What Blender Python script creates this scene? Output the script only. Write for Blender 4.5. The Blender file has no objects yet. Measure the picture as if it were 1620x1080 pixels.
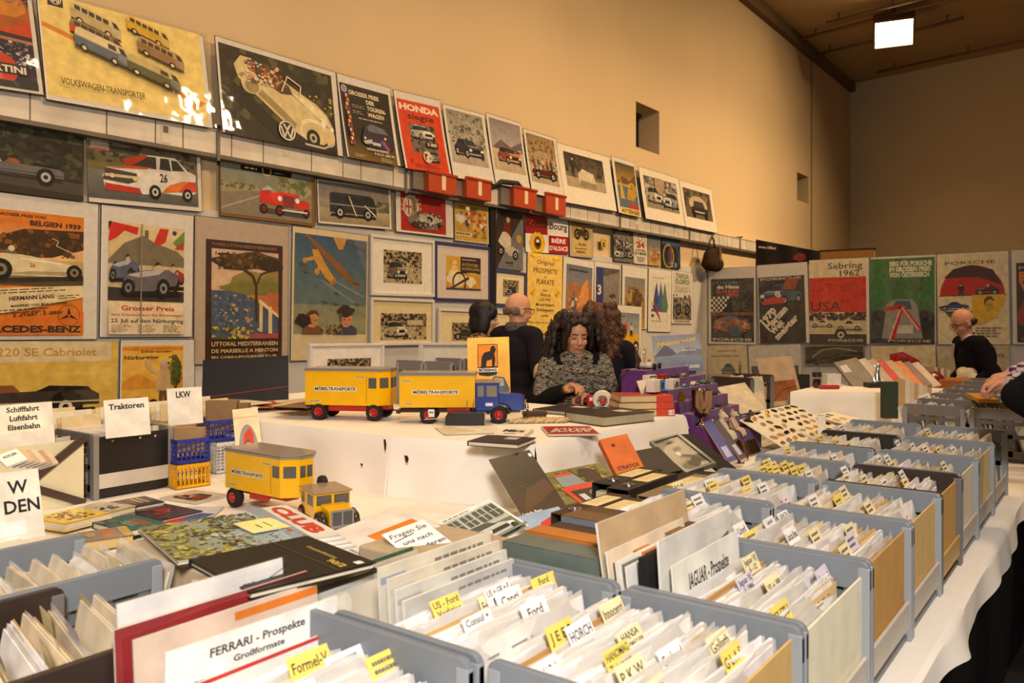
import bpy, bmesh, math, random
from mathutils import Vector, Matrix
SC = bpy.context.scene
COL = SC.collection
random.seed(7)
R_ = random.Random(11)
V = Vector
# ------------------------------------------------------------------ photograph geometry
F_PX, HY, HC, CX = 1300.0, 503.0, 1.51, 5.83
YAW = math.radians(36.7)
FW = V((-math.sin(YAW), math.cos(YAW), 0)); RT = V((math.cos(YAW), math.sin(YAW), 0)); UP = V((0, 0, 1))
CAM = V((CX, 0, HC))
def ray(px, py): return FW + RT*((px-810)/F_PX) + UP*((HY-py)/F_PX)
def atZ(px, py, z):                       # point on the level surface z
    d = ray(px, py); return CAM + d*((z-HC)/d.z)
def atX(px, py, x=0.0):                   # point on a plane parallel to the left wall
    d = ray(px, py); return CAM + d*((x-CX)/d.x)
def atY(px, py, y):                       # point on a plane parallel to the far stand
    d = ray(px, py); return CAM + d*(y/d.y)
def atD(px, py, t): return CAM + ray(px, py)*t
# ------------------------------------------------------------------ colour
def s2l(v):
    v /= 255.0
    return v/12.92 if v <= .04045 else ((v+.055)/1.055)**2.4
def c(r, g=None, b=None):
    if g is None: g = b = r
    return (s2l(r), s2l(g), s2l(b), 1.0)
WHT = c(236, 233, 226); CREAM = c(236, 222, 180); BLK = c(22, 20, 20); MANILA = c(205, 170, 105); GREY = c(122, 130, 138)
DGREY = c(70, 68, 68); RED = c(205, 45, 25); ORG = c(226, 120, 30); YEL = c(238, 190, 15); BLU = c(35, 60, 140)
def lerp(a, b, t): return tuple(a[i]+(b[i]-a[i])*t for i in range(4))
# ------------------------------------------------------------------ materials
def mat(name, rough=.5, spec=.5, metal=0, noise=0.0, nscale=8.0, coat=0, bump=0.0, bscale=40, col=None, sheen=0, det=3):
    m = bpy.data.materials.new(name); m.use_nodes = True
    nt = m.node_tree; b = nt.nodes['Principled BSDF']
    b.inputs['Roughness'].default_value = rough; b.inputs['Specular IOR Level'].default_value = spec
    b.inputs['Metallic'].default_value = metal; b.inputs['Coat Weight'].default_value = coat; b.inputs['Coat Roughness'].default_value = .08
    b.inputs['Sheen Weight'].default_value = sheen
    tc = nt.nodes.new('ShaderNodeTexCoord')
    if col is None:
        at = nt.nodes.new('ShaderNodeVertexColor'); at.layer_name = 'Col'; src = at.outputs['Color']
    else:
        rgb = nt.nodes.new('ShaderNodeRGB'); rgb.outputs[0].default_value = col; src = rgb.outputs[0]
    n = nt.nodes.new('ShaderNodeTexNoise'); n.inputs['Scale'].default_value = nscale; n.inputs['Detail'].default_value = det
    nt.links.new(tc.outputs['Object'], n.inputs['Vector'])
    mr = nt.nodes.new('ShaderNodeMapRange'); mr.inputs['To Min'].default_value = 1-noise; mr.inputs['To Max'].default_value = 1+noise
    mr.inputs['From Min'].default_value = .3; mr.inputs['From Max'].default_value = .7
    nt.links.new(n.outputs['Fac'], mr.inputs['Value'])
    mx = nt.nodes.new('ShaderNodeMix'); mx.data_type = 'RGBA'; mx.blend_type = 'MULTIPLY'; mx.inputs['Factor'].default_value = 1
    nt.links.new(src, mx.inputs['A']); nt.links.new(mr.outputs['Result'], mx.inputs['B'])
    nt.links.new(mx.outputs['Result'], b.inputs['Base Color'])
    if bump:
        n2 = nt.nodes.new('ShaderNodeTexNoise'); n2.inputs['Scale'].default_value = bscale
        nt.links.new(tc.outputs['Object'], n2.inputs['Vector'])
        bp = nt.nodes.new('ShaderNodeBump'); bp.inputs['Strength'].default_value = bump; bp.inputs['Distance'].default_value = .01
        nt.links.new(n2.outputs['Fac'], bp.inputs['Height']); nt.links.new(bp.outputs['Normal'], b.inputs['Normal'])
    return m
MP = mat('print_paper', .45, .4, noise=.16, nscale=13, det=7)             # printed matter, colours in the mesh
MG = mat('print_laminated', .35, .5, noise=.16, nscale=11, coat=.5, det=7)
MB_ = mat('card_board', .75, .2, noise=.06, nscale=20)
MPL = mat('moulded_plastic', .38, .45, noise=.05, nscale=9)
MPA = mat('painted_tin', .28, .5, noise=.04, nscale=20, coat=.25)
MRUB = mat('rubber', .7, .3, noise=.1, nscale=60)
MMET = mat('polished_metal', .16, .5, metal=1, noise=.08, nscale=30)
MGAL = mat('galvanised_steel', .5, .5, metal=.25, noise=.14, nscale=5)
MCLO = mat('white_table_linen', .85, .15, noise=.035, nscale=3, bump=.10, bscale=14)
MCL = mat('woven_cloth', .95, .1, noise=.18, nscale=90, bump=.2, bscale=160)
MVEL = mat('purple_velvet', .9, .1, noise=.16, nscale=24, sheen=.3)
MSKIN = mat('skin', .5, .35, noise=.07, nscale=25)
MHAIR = mat('hair', .5, .35, noise=.35, nscale=70)
def mat_film(name='clear_film', fac=.075):
    m = bpy.data.materials.new(name); m.use_nodes = True; nt = m.node_tree; nt.nodes.clear()
    o = nt.nodes.new('ShaderNodeOutputMaterial'); t = nt.nodes.new('ShaderNodeBsdfTransparent'); g = nt.nodes.new('ShaderNodeBsdfGlossy')
    g.inputs['Roughness'].default_value = .06; t.inputs['Color'].default_value = (.97, .96, .94, 1)
    tc = nt.nodes.new('ShaderNodeTexCoord'); n = nt.nodes.new('ShaderNodeTexNoise'); n.inputs['Scale'].default_value = 7; n.inputs['Detail'].default_value = 1
    bp = nt.nodes.new('ShaderNodeBump'); bp.inputs['Strength'].default_value = .35; bp.inputs['Distance'].default_value = .02
    nt.links.new(tc.outputs['Object'], n.inputs['Vector']); nt.links.new(n.outputs['Fac'], bp.inputs['Height'])
    nt.links.new(bp.outputs['Normal'], g.inputs['Normal'])
    mx = nt.nodes.new('ShaderNodeMixShader')
    mx.inputs[0].default_value = fac; nt.links.new(t.outputs[0], mx.inputs[1]); nt.links.new(g.outputs[0], mx.inputs[2]); nt.links.new(mx.outputs[0], o.inputs[0])
    return m
MFILM = mat_film(); MGLZ = mat_film('picture_glass', .03)
def mat_sleeve():
    m = bpy.data.materials.new('sleeve_film'); m.use_nodes = True; nt = m.node_tree; nt.nodes.clear()
    o = nt.nodes.new('ShaderNodeOutputMaterial'); t = nt.nodes.new('ShaderNodeBsdfTransparent'); p = nt.nodes.new('ShaderNodeBsdfPrincipled')
    p.inputs['Base Color'].default_value = c(226, 222, 214); p.inputs['Roughness'].default_value = .2
    tc = nt.nodes.new('ShaderNodeTexCoord'); n = nt.nodes.new('ShaderNodeTexNoise'); n.inputs['Scale'].default_value = 22
    mr = nt.nodes.new('ShaderNodeMapRange'); mr.inputs['To Min'].default_value = .45; mr.inputs['To Max'].default_value = .9
    nt.links.new(tc.outputs['Object'], n.inputs['Vector']); nt.links.new(n.outputs['Fac'], mr.inputs['Value'])
    mx = nt.nodes.new('ShaderNodeMixShader')
    nt.links.new(mr.outputs['Result'], mx.inputs[0]); nt.links.new(t.outputs[0], mx.inputs[1]); nt.links.new(p.outputs[0], mx.inputs[2]); nt.links.new(mx.outputs[0], o.inputs[0])
    return m
MSLV = mat_sleeve()
def mat_glass(name, col, rough=.02):
    m = bpy.data.materials.new(name); m.use_nodes = True; b = m.node_tree.nodes['Principled BSDF']
    nt = m.node_tree; tc = nt.nodes.new('ShaderNodeTexCoord'); n = nt.nodes.new('ShaderNodeTexNoise'); n.inputs['Scale'].default_value = 6
    mr = nt.nodes.new('ShaderNodeMapRange'); mr.inputs['To Min'].default_value = rough; mr.inputs['To Max'].default_value = rough+.05
    nt.links.new(tc.outputs['Object'], n.inputs['Vector']); nt.links.new(n.outputs['Fac'], mr.inputs['Value']); nt.links.new(mr.outputs['Result'], b.inputs['Roughness'])
    b.inputs['Base Color'].default_value = col; b.inputs['Transmission Weight'].default_value = 1
    b.inputs['IOR'].default_value = 1.3
    return m
MGLS = mat_glass('clear_plastic', (.95, .95, .95, 1)); MCOLA = mat_glass('dark_cola', (.05, .015, .006, 1))
# ------------------------------------------------------------------ mesh builder
I4 = Matrix.Identity(4)
def T(x, y=0, z=0): return Matrix.Translation(V((x, y, z)))
def RZ(a): return Matrix.Rotation(a, 4, 'Z')
def RX(a): return Matrix.Rotation(a, 4, 'X')
def RY(a): return Matrix.Rotation(a, 4, 'Y')
def frame(o, u, v):
    u = V(u).normalized(); v = V(v); v = (v-u*v.dot(u)).normalized(); n = u.cross(v)
    return Matrix(((u.x, v.x, n.x, o[0]), (u.y, v.y, n.y, o[1]), (u.z, v.z, n.z, o[2]), (0, 0, 0, 1)))
class M:
    def __init__(s, xf=None): s.v = []; s.f = []; s.c = []; s.xf = xf
    def add(s, vs, fs, col):
        k = len(s.v)
        s.v += [s.xf @ V(p) for p in vs] if s.xf is not None else [V(p) for p in vs]
        for f in fs:
            s.f.append([i+k for i in f])
            s.c.append([col]*len(f) if not isinstance(col, list) else [col[i] for i in f])
        return s
    def box(s, c0, d, col, r=None):
        x, y, z = d[0]/2, d[1]/2, d[2]/2
        vs = [V((a*x, b*y, e*z)) for e in (-1, 1) for b in (-1, 1) for a in (-1, 1)]
        if r is not None: vs = [r @ p for p in vs]
        vs = [p+V(c0) for p in vs]
        return s.add(vs, [(0, 2, 3, 1), (4, 5, 7, 6), (0, 1, 5, 4), (2, 6, 7, 3), (0, 4, 6, 2), (1, 3, 7, 5)], col)
    def bx(s, a, b, col):
        return s.box([(a[i]+b[i])/2 for i in range(3)], [abs(b[i]-a[i]) for i in range(3)], col)
    def poly(s, pts, col): return s.add(pts, [tuple(range(len(pts)))], col)
    def prism(s, pts, z0, z1, col, ct=None):           # outline in xy (counter-clockwise)
        n = len(pts)
        s.add([(p[0], p[1], z0) for p in pts]+[(p[0], p[1], z1) for p in pts], [tuple(range(n))[::-1]]+[(i, (i+1) % n, (i+1) % n+n, i+n) for i in range(n)], col)
        return s.poly([(p[0], p[1], z1) for p in pts], ct or col)
    def prismY(s, pts, y0, y1, col):                   # outline in xz, extruded along y
        n = len(pts)
        return s.add([(p[0], y0, p[1]) for p in pts]+[(p[0], y1, p[1]) for p in pts], [tuple(range(n)), tuple(range(2*n-1, n-1, -1))]+[((i+1) % n, i, i+n, (i+1) % n+n) for i in range(n)], col)
    def cyl(s, a, b, r0, r1=None, n=12, col=WHT, cap=True):
        a = V(a); b = V(b); r1 = r0 if r1 is None else r1; d = (b-a).normalized()
        u = d.orthogonal().normalized(); w = d.cross(u); vs = []
        for p, r in ((a, r0), (b, r1)):
            vs += [p+u*(r*math.cos(2*math.pi*i/n))+w*(r*math.sin(2*math.pi*i/n)) for i in range(n)]
        fs = [(i, (i+1) % n, (i+1) % n+n, i+n) for i in range(n)]
        if cap: fs += [tuple(range(n))[::-1], tuple(range(n, 2*n))]
        return s.add(vs, fs, col)
    def tube(s, pts, r, col, n=6):
        pts = [V(p) for p in pts]; rs = r if isinstance(r, list) else [r]*len(pts); vs = []; fs = []
        u = None
        for k, p in enumerate(pts):
            d = (pts[min(k+1, len(pts)-1)]-pts[max(k-1, 0)]).normalized()
            u = d.orthogonal().normalized() if u is None else (u-d*u.dot(d)).normalized()
            w = d.cross(u)
            vs += [p+u*(rs[k]*math.cos(2*math.pi*i/n))+w*(rs[k]*math.sin(2*math.pi*i/n)) for i in range(n)]
            if k: fs += [((k-1)*n+i, (k-1)*n+(i+1) % n, k*n+(i+1) % n, k*n+i) for i in range(n)]
        fs += [tuple(range(n))[::-1], tuple(range((len(pts)-1)*n, len(pts)*n))]
        return s.add(vs, fs, col)
    def lathe(s, prof, col, n=20, xf=None):            # prof: (r, z)
        vs = []; fs = []
        for r, z in prof: vs += [(r*math.cos(2*math.pi*i/n), r*math.sin(2*math.pi*i/n), z) for i in range(n)]
        for k in range(len(prof)-1): fs += [(k*n+i, k*n+(i+1) % n, (k+1)*n+(i+1) % n, (k+1)*n+i) for i in range(n)]
        fs += [tuple(range(n))[::-1], tuple(range((len(prof)-1)*n, len(prof)*n))]
        if xf is not None: vs = [xf @ V(p) for p in vs]
        return s.add(vs, fs, col)
    def ell(s, c0, r, col, n=14, m=9, rot=None):
        vs = [V((0, 0, -r[2]))]; fs = []
        for j in range(1, m):
            a = -math.pi/2+math.pi*j/m
            vs += [V((r[0]*math.cos(a)*math.cos(2*math.pi*i/n), r[1]*math.cos(a)*math.sin(2*math.pi*i/n), r[2]*math.sin(a))) for i in range(n)]
        vs.append(V((0, 0, r[2])))
        fs += [(0, 1+(i+1) % n, 1+i) for i in range(n)]
        for j in range(m-2): fs += [(1+j*n+i, 1+j*n+(i+1) % n, 1+(j+1)*n+(i+1) % n, 1+(j+1)*n+i) for i in range(n)]
        k = 1+(m-2)*n; fs += [(k+i, k+(i+1) % n, len(vs)-1) for i in range(n)]
        if rot is not None: vs = [rot @ p for p in vs]
        return s.add([p+V(c0) for p in vs], fs, col)
    def cap(s, a, b, r0, r1, col=WHT, n=12):           # tapered closed limb
        a = V(a); b = V(b); d = (b-a); L = d.length; d.normalize()
        q = d.to_track_quat('Z', 'Y').to_matrix().to_4x4(); prof = []
        for k in range(0, 5): t = -math.pi/2+math.pi/2*k/4; prof.append((max(r0*math.cos(t), 1e-4), r0*math.sin(t)))
        for k in range(0, 5): t = math.pi/2*k/4; prof.append((max(r1*math.cos(t), 1e-4), L+r1*math.sin(t)))
        return s.lathe(prof, col, n, Matrix.Translation(a) @ q)
    def grid(s, fn, nu, nv, col):
        vs = [fn(i/nu, j/nv) for j in range(nv+1) for i in range(nu+1)]
        return s.add(vs, [(j*(nu+1)+i, j*(nu+1)+i+1, (j+1)*(nu+1)+i+1, (j+1)*(nu+1)+i) for j in range(nv) for i in range(nu)], col)
    def build(s, name, m, parent=None, smooth=False, bevel=0, remesh=0, sm=6, xf=None, auto=None):
        me = bpy.data.meshes.new(name); me.from_pydata([tuple(p) for p in s.v], [], s.f); me.validate(clean_customdata=False)
        if len(me.polygons) == len(s.f):
            at = me.color_attributes.new('Col', 'FLOAT_COLOR', 'CORNER'); flat = []
            for cc in s.c:
                for q in cc: flat += list(q)
            at.data.foreach_set('color', flat)
        else:
            at = me.color_attributes.new('Col', 'FLOAT_COLOR', 'CORNER'); q = list(s.c[0][0])
            at.data.foreach_set('color', q*len(me.loops))
        me.materials.append(m)
        o = bpy.data.objects.new(name, me); COL.objects.link(o)
        if parent is not None: o.parent = parent
        if xf is not None: o.matrix_local = xf
        if remesh:
            md = o.modifiers.new('r', 'REMESH'); md.mode = 'VOXEL'; md.voxel_size = remesh; md.use_smooth_shade = True
            if sm: m2 = o.modifiers.new('s', 'SMOOTH'); m2.iterations = sm; m2.factor = .5
            freeze(o, s.c[0][0])
        elif bevel:
            md = o.modifiers.new('b', 'BEVEL'); md.width = bevel; md.segments = 2; md.limit_method = 'ANGLE'; md.angle_limit = .6
        if smooth:
            for p in o.data.polygons: p.use_smooth = True
            if auto: 
                try: o.data.set_sharp_from_angle(angle=auto)
                except Exception: pass
        return o
def freeze(o, col=None):                               # keep the evaluated surface as plain mesh
    dg = bpy.context.evaluated_depsgraph_get(); dg.update()
    me = bpy.data.meshes.new_from_object(o.evaluated_get(dg)); old = o.data; o.modifiers.clear(); o.data = me
    if 'Col' not in me.color_attributes or col is not None:
        for a in list(me.color_attributes): me.color_attributes.remove(a)
        at = me.color_attributes.new('Col', 'FLOAT_COLOR', 'POINT'); at.data.foreach_set('color', list(col)*len(me.vertices))
    for p in me.polygons: p.use_smooth = True
    bpy.data.meshes.remove(old)
def tag(o, label=None, cat=None, group=None, kind=None):
    if label: o['label'] = label
    if cat: o['category'] = cat
    if group: o['group'] = group
    if kind: o['kind'] = kind
    return o
def thing(name, label, cat, xf=I4, group=None):
    o = bpy.data.objects.new(name, None); COL.objects.link(o); o.empty_display_size = .05
    o.matrix_world = xf if isinstance(xf, Matrix) else Matrix.Translation(V(xf))
    return tag(o, label, cat, group)
KIDS = {}
def dup(root, xf, label=None, group=None):
    r = root.copy(); COL.objects.link(r); r.matrix_world = xf
    if label: r['label'] = label
    if group: r['group'] = group
    for ch in root.children:
        k = ch.copy(); COL.objects.link(k); k.parent = r; k.matrix_parent_inverse = I4.copy()
        for g in ch.children:
            q = g.copy(); COL.objects.link(q); q.parent = k
    return r
# ------------------------------------------------------------------ flat artwork: layered ink shapes on a sheet
TXT = {}
def glyphs(s, bold=0.0, serif=False):
    key = (s, bold, serif)
    if key in TXT: return TXT[key]
    cu = bpy.data.curves.new('t', 'FONT'); cu.body = s; cu.size = 1; cu.offset = bold; cu.resolution_u = 2; cu.fill_mode = 'FRONT'
    ob = bpy.data.objects.new('t', cu); COL.objects.link(ob)
    me = ob.to_mesh(); vs = [(v.co.x, v.co.y) for v in me.vertices]; fs = [tuple(p.vertices) for p in me.polygons]
    if serif:
        cnt = {}
        for f in fs:
            for i in range(len(f)): e = tuple(sorted((f[i], f[(i+1) % len(f)]))); cnt[e] = cnt.get(e, 0)+1
        for (a, b), k in cnt.items():
            if k != 1: continue
            (x0, y0), (x1, y1) = vs[a], vs[b]; L = abs(x1-x0)
            if abs(y0-y1) < .004 and .05 < L < .19:
                m = (x0+x1)/2; h = .035
                up = abs(y0) < .03
                if up or abs(y0-.69) < .05 or abs(y0-.5) < .06:
                    ya, yb = (y0, y0+h) if up else (y0-h, y0); q = len(vs); w = L/2+.055
                    vs += [(m-w, ya), (m+w, ya), (m+w, yb), (m-w, yb)]; fs.append((q, q+1, q+2, q+3))
    ob.to_mesh_clear(); bpy.data.objects.remove(ob); bpy.data.curves.remove(cu)
    if not vs: vs = [(0, 0)]
    x0 = min(v[0] for v in vs); x1 = max(v[0] for v in vs)
    TXT[key] = ([(v[0]-x0, v[1]) for v in vs], fs, x1-x0)
    return TXT[key]
class Art:
    """x,y in 0..1 over a sheet of W x H metres; every call is one ink layer"""
    def __init__(s, W, H, dz=.00035): s.W = W; s.H = H; s.m = M(); s.z = .0006; s.dz = dz; s.xf = None; s.r = random.Random(3)
    def P(s, x, y):
        if s.xf: x, y = s.xf(x, y)
        x = min(max(x, 0), 1); y = min(max(y, 0), 1)
        return (x*s.W, y*s.H, s.z)
    def poly(s, pts, col):
        if isinstance(col, list): s.m.add([s.P(*p) for p in pts], [tuple(range(len(pts)))], col)
        else: s.m.poly([s.P(*p) for p in pts], col)
        s.z += s.dz; return s
    def rect(s, x, y, w, h, col): return s.poly([(x, y), (x+w, y), (x+w, y+h), (x, y+h)], col)
    def bg(s, col): return s.rect(0, 0, 1, 1, col)
    def grad(s, x, y, w, h, bot, top): return s.poly([(x, y), (x+w, y), (x+w, y+h), (x, y+h)], [bot, bot, top, top])
    def ell(s, x, y, rx, col, ry=None, a0=0, a1=360, n=20):
        ry = rx*s.W/s.H if ry is None else ry
        full = (a1-a0) >= 360; k = n if full else n+1
        pts = [(x+rx*math.cos(math.radians(a0+(a1-a0)*i/n)), y+ry*math.sin(math.radians(a0+(a1-a0)*i/n))) for i in range(k)]
        return s.poly(pts if full else [(x, y)]+pts, col)
    def ring(s, x, y, rx, col, t=.15, n=24):
        ry = rx*s.W/s.H; q = [(math.cos(2*math.pi*i/n), math.sin(2*math.pi*i/n)) for i in range(n)]
        vs = [s.P(x+rx*a, y+ry*b) for a, b in q]+[s.P(x+rx*(1-t)*a, y+ry*(1-t)*b) for a, b in q]
        s.m.add(vs, [(i, (i+1) % n, (i+1) % n+n, i+n) for i in range(n)], col); s.z += s.dz; return s
    def line(s, pts, w, col):
        for (x0, y0), (x1, y1) in zip(pts, pts[1:]):
            dx = (x1-x0)*s.W; dy = (y1-y0)*s.H; L = math.hypot(dx, dy) or 1; ox = -dy/L*w/2/s.W*1.0; oy = dx/L*w/2/s.H
            s.m.poly([s.P(x0-ox, y0-oy), s.P(x1-ox, y1-oy), s.P(x1+ox, y1+oy), s.P(x0+ox, y0+oy)], col)
        s.z += s.dz; return s
    def blob(s, x, y, rx, ry, col, k=.3, n=13):
        pts = []
        for i in range(n):
            t = 2*math.pi*i/n; q = 1+s.r.uniform(-k, k); pts.append((x+rx*q*math.cos(t), y+ry*q*math.sin(t)))
        return s.poly(pts, col)
    def specks(s, x, y, w, h, cols, n, sz=.02, cl=None):
        for i in range(n):
            a = x+s.r.random()*w; b = y+s.r.random()*h; q = sz*s.r.uniform(.5, 1.4); p = []
            for k in range(5):
                t = 2*math.pi*k/5+s.r.random(); p.append(s.P(min(max(a+q*math.cos(t), x), x+w), min(max(b+q*s.W/s.H*math.sin(t)*.8, y), y+h)))
            s.m.poly(p, s.r.choice(cols)); s.z += s.dz/80
        s.z += s.dz; return s
    def text(s, t, x, y, h, col, al='l', bold=.0, w=None, serif=False, rot=0, skew=0, maxw=None):
        vs, fs, L = glyphs(t, bold, serif)
        k = h*s.H/.69; kx = k if w is None else w*s.W/max(L, 1e-6)
        if maxw and L*kx > maxw*s.W: kx = maxw*s.W/L
        ox = {'l': 0, 'c': -L/2, 'r': -L}[al]; cr, sr = math.cos(math.radians(rot)), math.sin(math.radians(rot)); out = []
        for a, b in vs:
            u = (a+ox)*kx+skew*b*k; q = b*k; u, q = u*cr-q*sr, u*sr+q*cr
            out.append(s.P(x+u/s.W, y+q/s.H))
        s.m.add(out, fs, col); s.z += s.dz; return s
    def lines(s, x, y, w, n, dy, col, h=.008, jit=.3, al='l'):        # unreadable small print
        for i in range(n):
            ww = w*(1-s.r.random()*jit); xx = x if al == 'l' else x+(w-ww)/2
            q = xx
            while q < xx+ww:
                l = min(s.r.uniform(.03, .09), xx+ww-q); s.m.poly([s.P(q, y-i*dy), s.P(q+l, y-i*dy), s.P(q+l, y-i*dy+h), s.P(q, y-i*dy+h)], col); q += l+.015
        s.z += s.dz; return s
    # ---- pictorial stamps, each drawn inside the box x,y,w,h
    def box_(s, x, y, w, h, flip=False, sk=0):
        return lambda a, b: (x+(1-a if flip else a)*w, y+b*h+sk*(1-a if flip else a)*w)
    def shape(s, q, pts, col): return s.poly([q(*p) for p in pts], col)
    def wheel(s, q, a, b, r, col=BLK, hub=c(190), rr=None):
        for k, cc in ((1, col), (.55, hub), (.25, BLK)):
            rr_ = (rr or r*s.W/s.H)*k
            s.poly([q(a+r*k*math.cos(t*math.pi/8), b+rr_*math.sin(t*math.pi/8)) for t in range(16)], cc)
        return s
    def side_car(s, x, y, w, h, col, kind='sedan', flip=False, sk=0, trim=c(200), glass=c(40, 45, 50), hub=c(190)):
        q = s.box_(x, y, w, h, flip, sk); dk = lerp(col, BLK, .5); lt = lerp(col, c(255), .3)
        s.shape(q, [(.0, .02), (1, .02), (.97, .14), (.04, .14)], lerp(BLK, col, .1))
        if kind == 'sedan':
            s.shape(q, [(0, .2), (.0, .48), (.06, .56), (.25, .6), (.36, .95), (.44, 1), (.62, 1), (.7, .95), (.82, .62), (.96, .55), (1, .45), (1, .2)], col)
            s.shape(q, [(.29, .62), (.38, .93), (.51, .95), (.51, .62)], glass); s.shape(q, [(.53, .62), (.53, .95), (.67, .92), (.77, .62)], glass)
        elif kind == 'cab':
            s.shape(q, [(0, .22), (.0, .5), (.05, .6), (.3, .62), (.62, .64), (.95, .62), (1, .5), (1, .22)], col)
            s.shape(q, [(.62, .63), (.7, .78), (.93, .72), (.95, .62)], BLK); s.shape(q, [(.3, .62), (.26, .98), (.29, 1), (.35, .62)], trim)
            s.shape(q, [(.38, .63), (.42, .82), (.5, .82), (.54, .63)], c(150, 90, 50))
        elif kind == 'van':
            s.shape(q, [(0, .18), (0, .5), (.06, .9), (.14, 1), (.95, 1), (1, .92), (1, .18)], col)
            s.shape(q, [(.02, .55), (.07, .86), (.16, .86), (.16, .55)], glass)
            for k in range(4): s.shape(q, [(.2+k*.19, .58), (.2+k*.19, .86), (.36+k*.19, .86), (.36+k*.19, .58)], glass)
            s.shape(q, [(0, .5), (1, .5), (1, .54), (0, .54)], lt)
        elif kind == 'bug':
            s.shape(q, [(0, .2), (.04, .5), (.2, .64), (.33, .95), (.45, 1), (.62, .98), (.8, .8), (.96, .45), (1, .2)], col)
            s.shape(q, [(.28, .66), (.37, .92), (.48, .94), (.48, .66)], glass); s.shape(q, [(.5, .66), (.5, .94), (.62, .92), (.74, .68)], glass)
        elif kind == 'race':
            s.shape(q, [(0, .3), (.02, .5), (.3, .68), (.55, .72), (.62, .85), (.72, .8), (.88, .62), (1, .45), (.98, .28)], col)
            s.shape(q, [(.46, .7), (.5, .98), (.55, 1), (.58, .72)], c(210, 180, 140)); s.shape(q, [(.1, .5), (.4, .62), (.4, .56), (.1, .44)], lt)
        elif kind == 'sport':
            s.shape(q, [(0, .2), (.02, .42), (.3, .58), (.42, .86), (.6, .9), (.75, .62), (.98, .5), (1, .22)], col)
            s.shape(q, [(.34, .58), (.44, .82), (.58, .84), (.68, .6)], glass)
        s.shape(q, [(.02, .3), (.98, .3), (.98, .34), (.02, .34)], dk)
        r = .1 if kind != 'race' else .13; rr = r*w*s.W/(h*s.H)
        s.wheel(q, .2, .2, r, hub=hub, rr=rr); s.wheel(q, .8, .2, r, hub=hub, rr=rr); return s
    def front_car(s, x, y, w, h, col, flip=False, sk=0, glass=c(50, 55, 60), grille=c(30), open_=False):
        q = s.box_(x, y, w, h, flip, sk); dk = lerp(col, BLK, .45); lt = lerp(col, c(255), .35)
        s.shape(q, [(.02, 0), (.98, 0), (1, .1), (0, .1)], lerp(BLK, c(60), .3))
        s.shape(q, [(.0, .12), (0, .48), (.1, .6), (.45, .62), (.52, .5), (.52, .1)], col)              # nose
        s.shape(q, [(.52, .1), (.52, .5), (.45, .62), (.62, .66), (.95, .62), (1, .5), (1, .18)], dk)   # flank
        s.shape(q, [(.1, .6), (.22, .68), (.62, .68), (.47, .6)], lt)                                    # bonnet
        if not open_:
            s.shape(q, [(.22, .66), (.33, .94), (.64, .97), (.6, .66)], glass); s.shape(q, [(.62, .67), (.66, .97), (.86, .93), (.94, .64)], lerp(glass, BLK, .4))
            s.shape(q, [(.32, .93), (.4, 1), (.78, 1), (.87, .93), (.64, .97)], col)
        else:
            s.shape(q, [(.22, .66), (.27, .86), (.55, .88), (.6, .66)], c(170)); s.shape(q, [(.6, .68), (.66, .92), (.78, .9), (.86, .66)], c(190, 150, 110))
        s.shape(q, [(.12, .28), (.12, .46), (.42, .46), (.42, .28)], grille); s.shape(q, [(.0, .14), (.53, .12), (.53, .2), (0, .22)], c(180))
        for a in (.06, .46):
            s.poly([q(a+.055*math.cos(t*.63), .4+.09*math.sin(t*.63)) for t in range(10)], c(235, 230, 210))
        rr = .1*w*s.W/(h*s.H); s.wheel(q, .06, .12, .05, hub=c(60), rr=rr*.9); s.wheel(q, .6, .16, .075, rr=rr*1.1); s.wheel(q, .93, .22, .055, rr=rr); return s
    def open_wheeler(s, x, y, w, h, col, flip=False):                       # three-quarter view old racing car
        q = s.box_(x, y, w, h, flip); lt = lerp(col, c(255), .4); dk = lerp(col, BLK, .5)
        s.shape(q, [(.05, .02), (1, .05), (.95, .2), (0, .18)], BLK)
        s.wheel(q, .86, .5, .1, hub=c(150), rr=.24); s.wheel(q, .2, .6, .07, hub=c(150), rr=.18)
        s.shape(q, [(.06, .3), (.04, .5), (.12, .68), (.4, .82), (.75, .86), (.95, .7), (.9, .4), (.5, .18), (.2, .16)], col)
        s.shape(q, [(.1, .64), (.4, .8), (.7, .84), (.6, .7), (.3, .58)], lt); s.shape(q, [(.06, .3), (.06, .48), (.22, .5), (.24, .26)], dk)
        s.shape(q, [(.5, .8), (.54, 1), (.62, 1.02), (.66, .84)], c(210, 180, 150)); s.shape(q, [(.52, .95), (.57, 1.1), (.65, 1.02)], c(60, 40, 30))
        s.wheel(q, .12, .26, .1, hub=c(120), rr=.26); s.wheel(q, .68, .28, .11, hub=c(140), rr=.3); return s
    def figure(s, x, y, w, h, coat, skin=c(205, 160, 125), hair=c(50, 30, 20), leg=c(40)):
        q = s.box_(x, y, w, h)
        s.shape(q, [(.25, 0), (.3, .5), (.7, .5), (.75, 0), (.58, 0), (.5, .4), (.42, 0)], leg); s.shape(q, [(.12, .45), (.2, .8), (.4, .84), (.6, .84), (.8, .8), (.88, .45)], coat)
        s.poly([q(.5+.17*math.cos(t*.63), .91+.1*math.sin(t*.63)) for t in range(10)], skin); s.poly([q(.5+.18*math.cos(t*.35), .93+.1*math.sin(t*.35)) for t in range(10)], hair); return s
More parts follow.
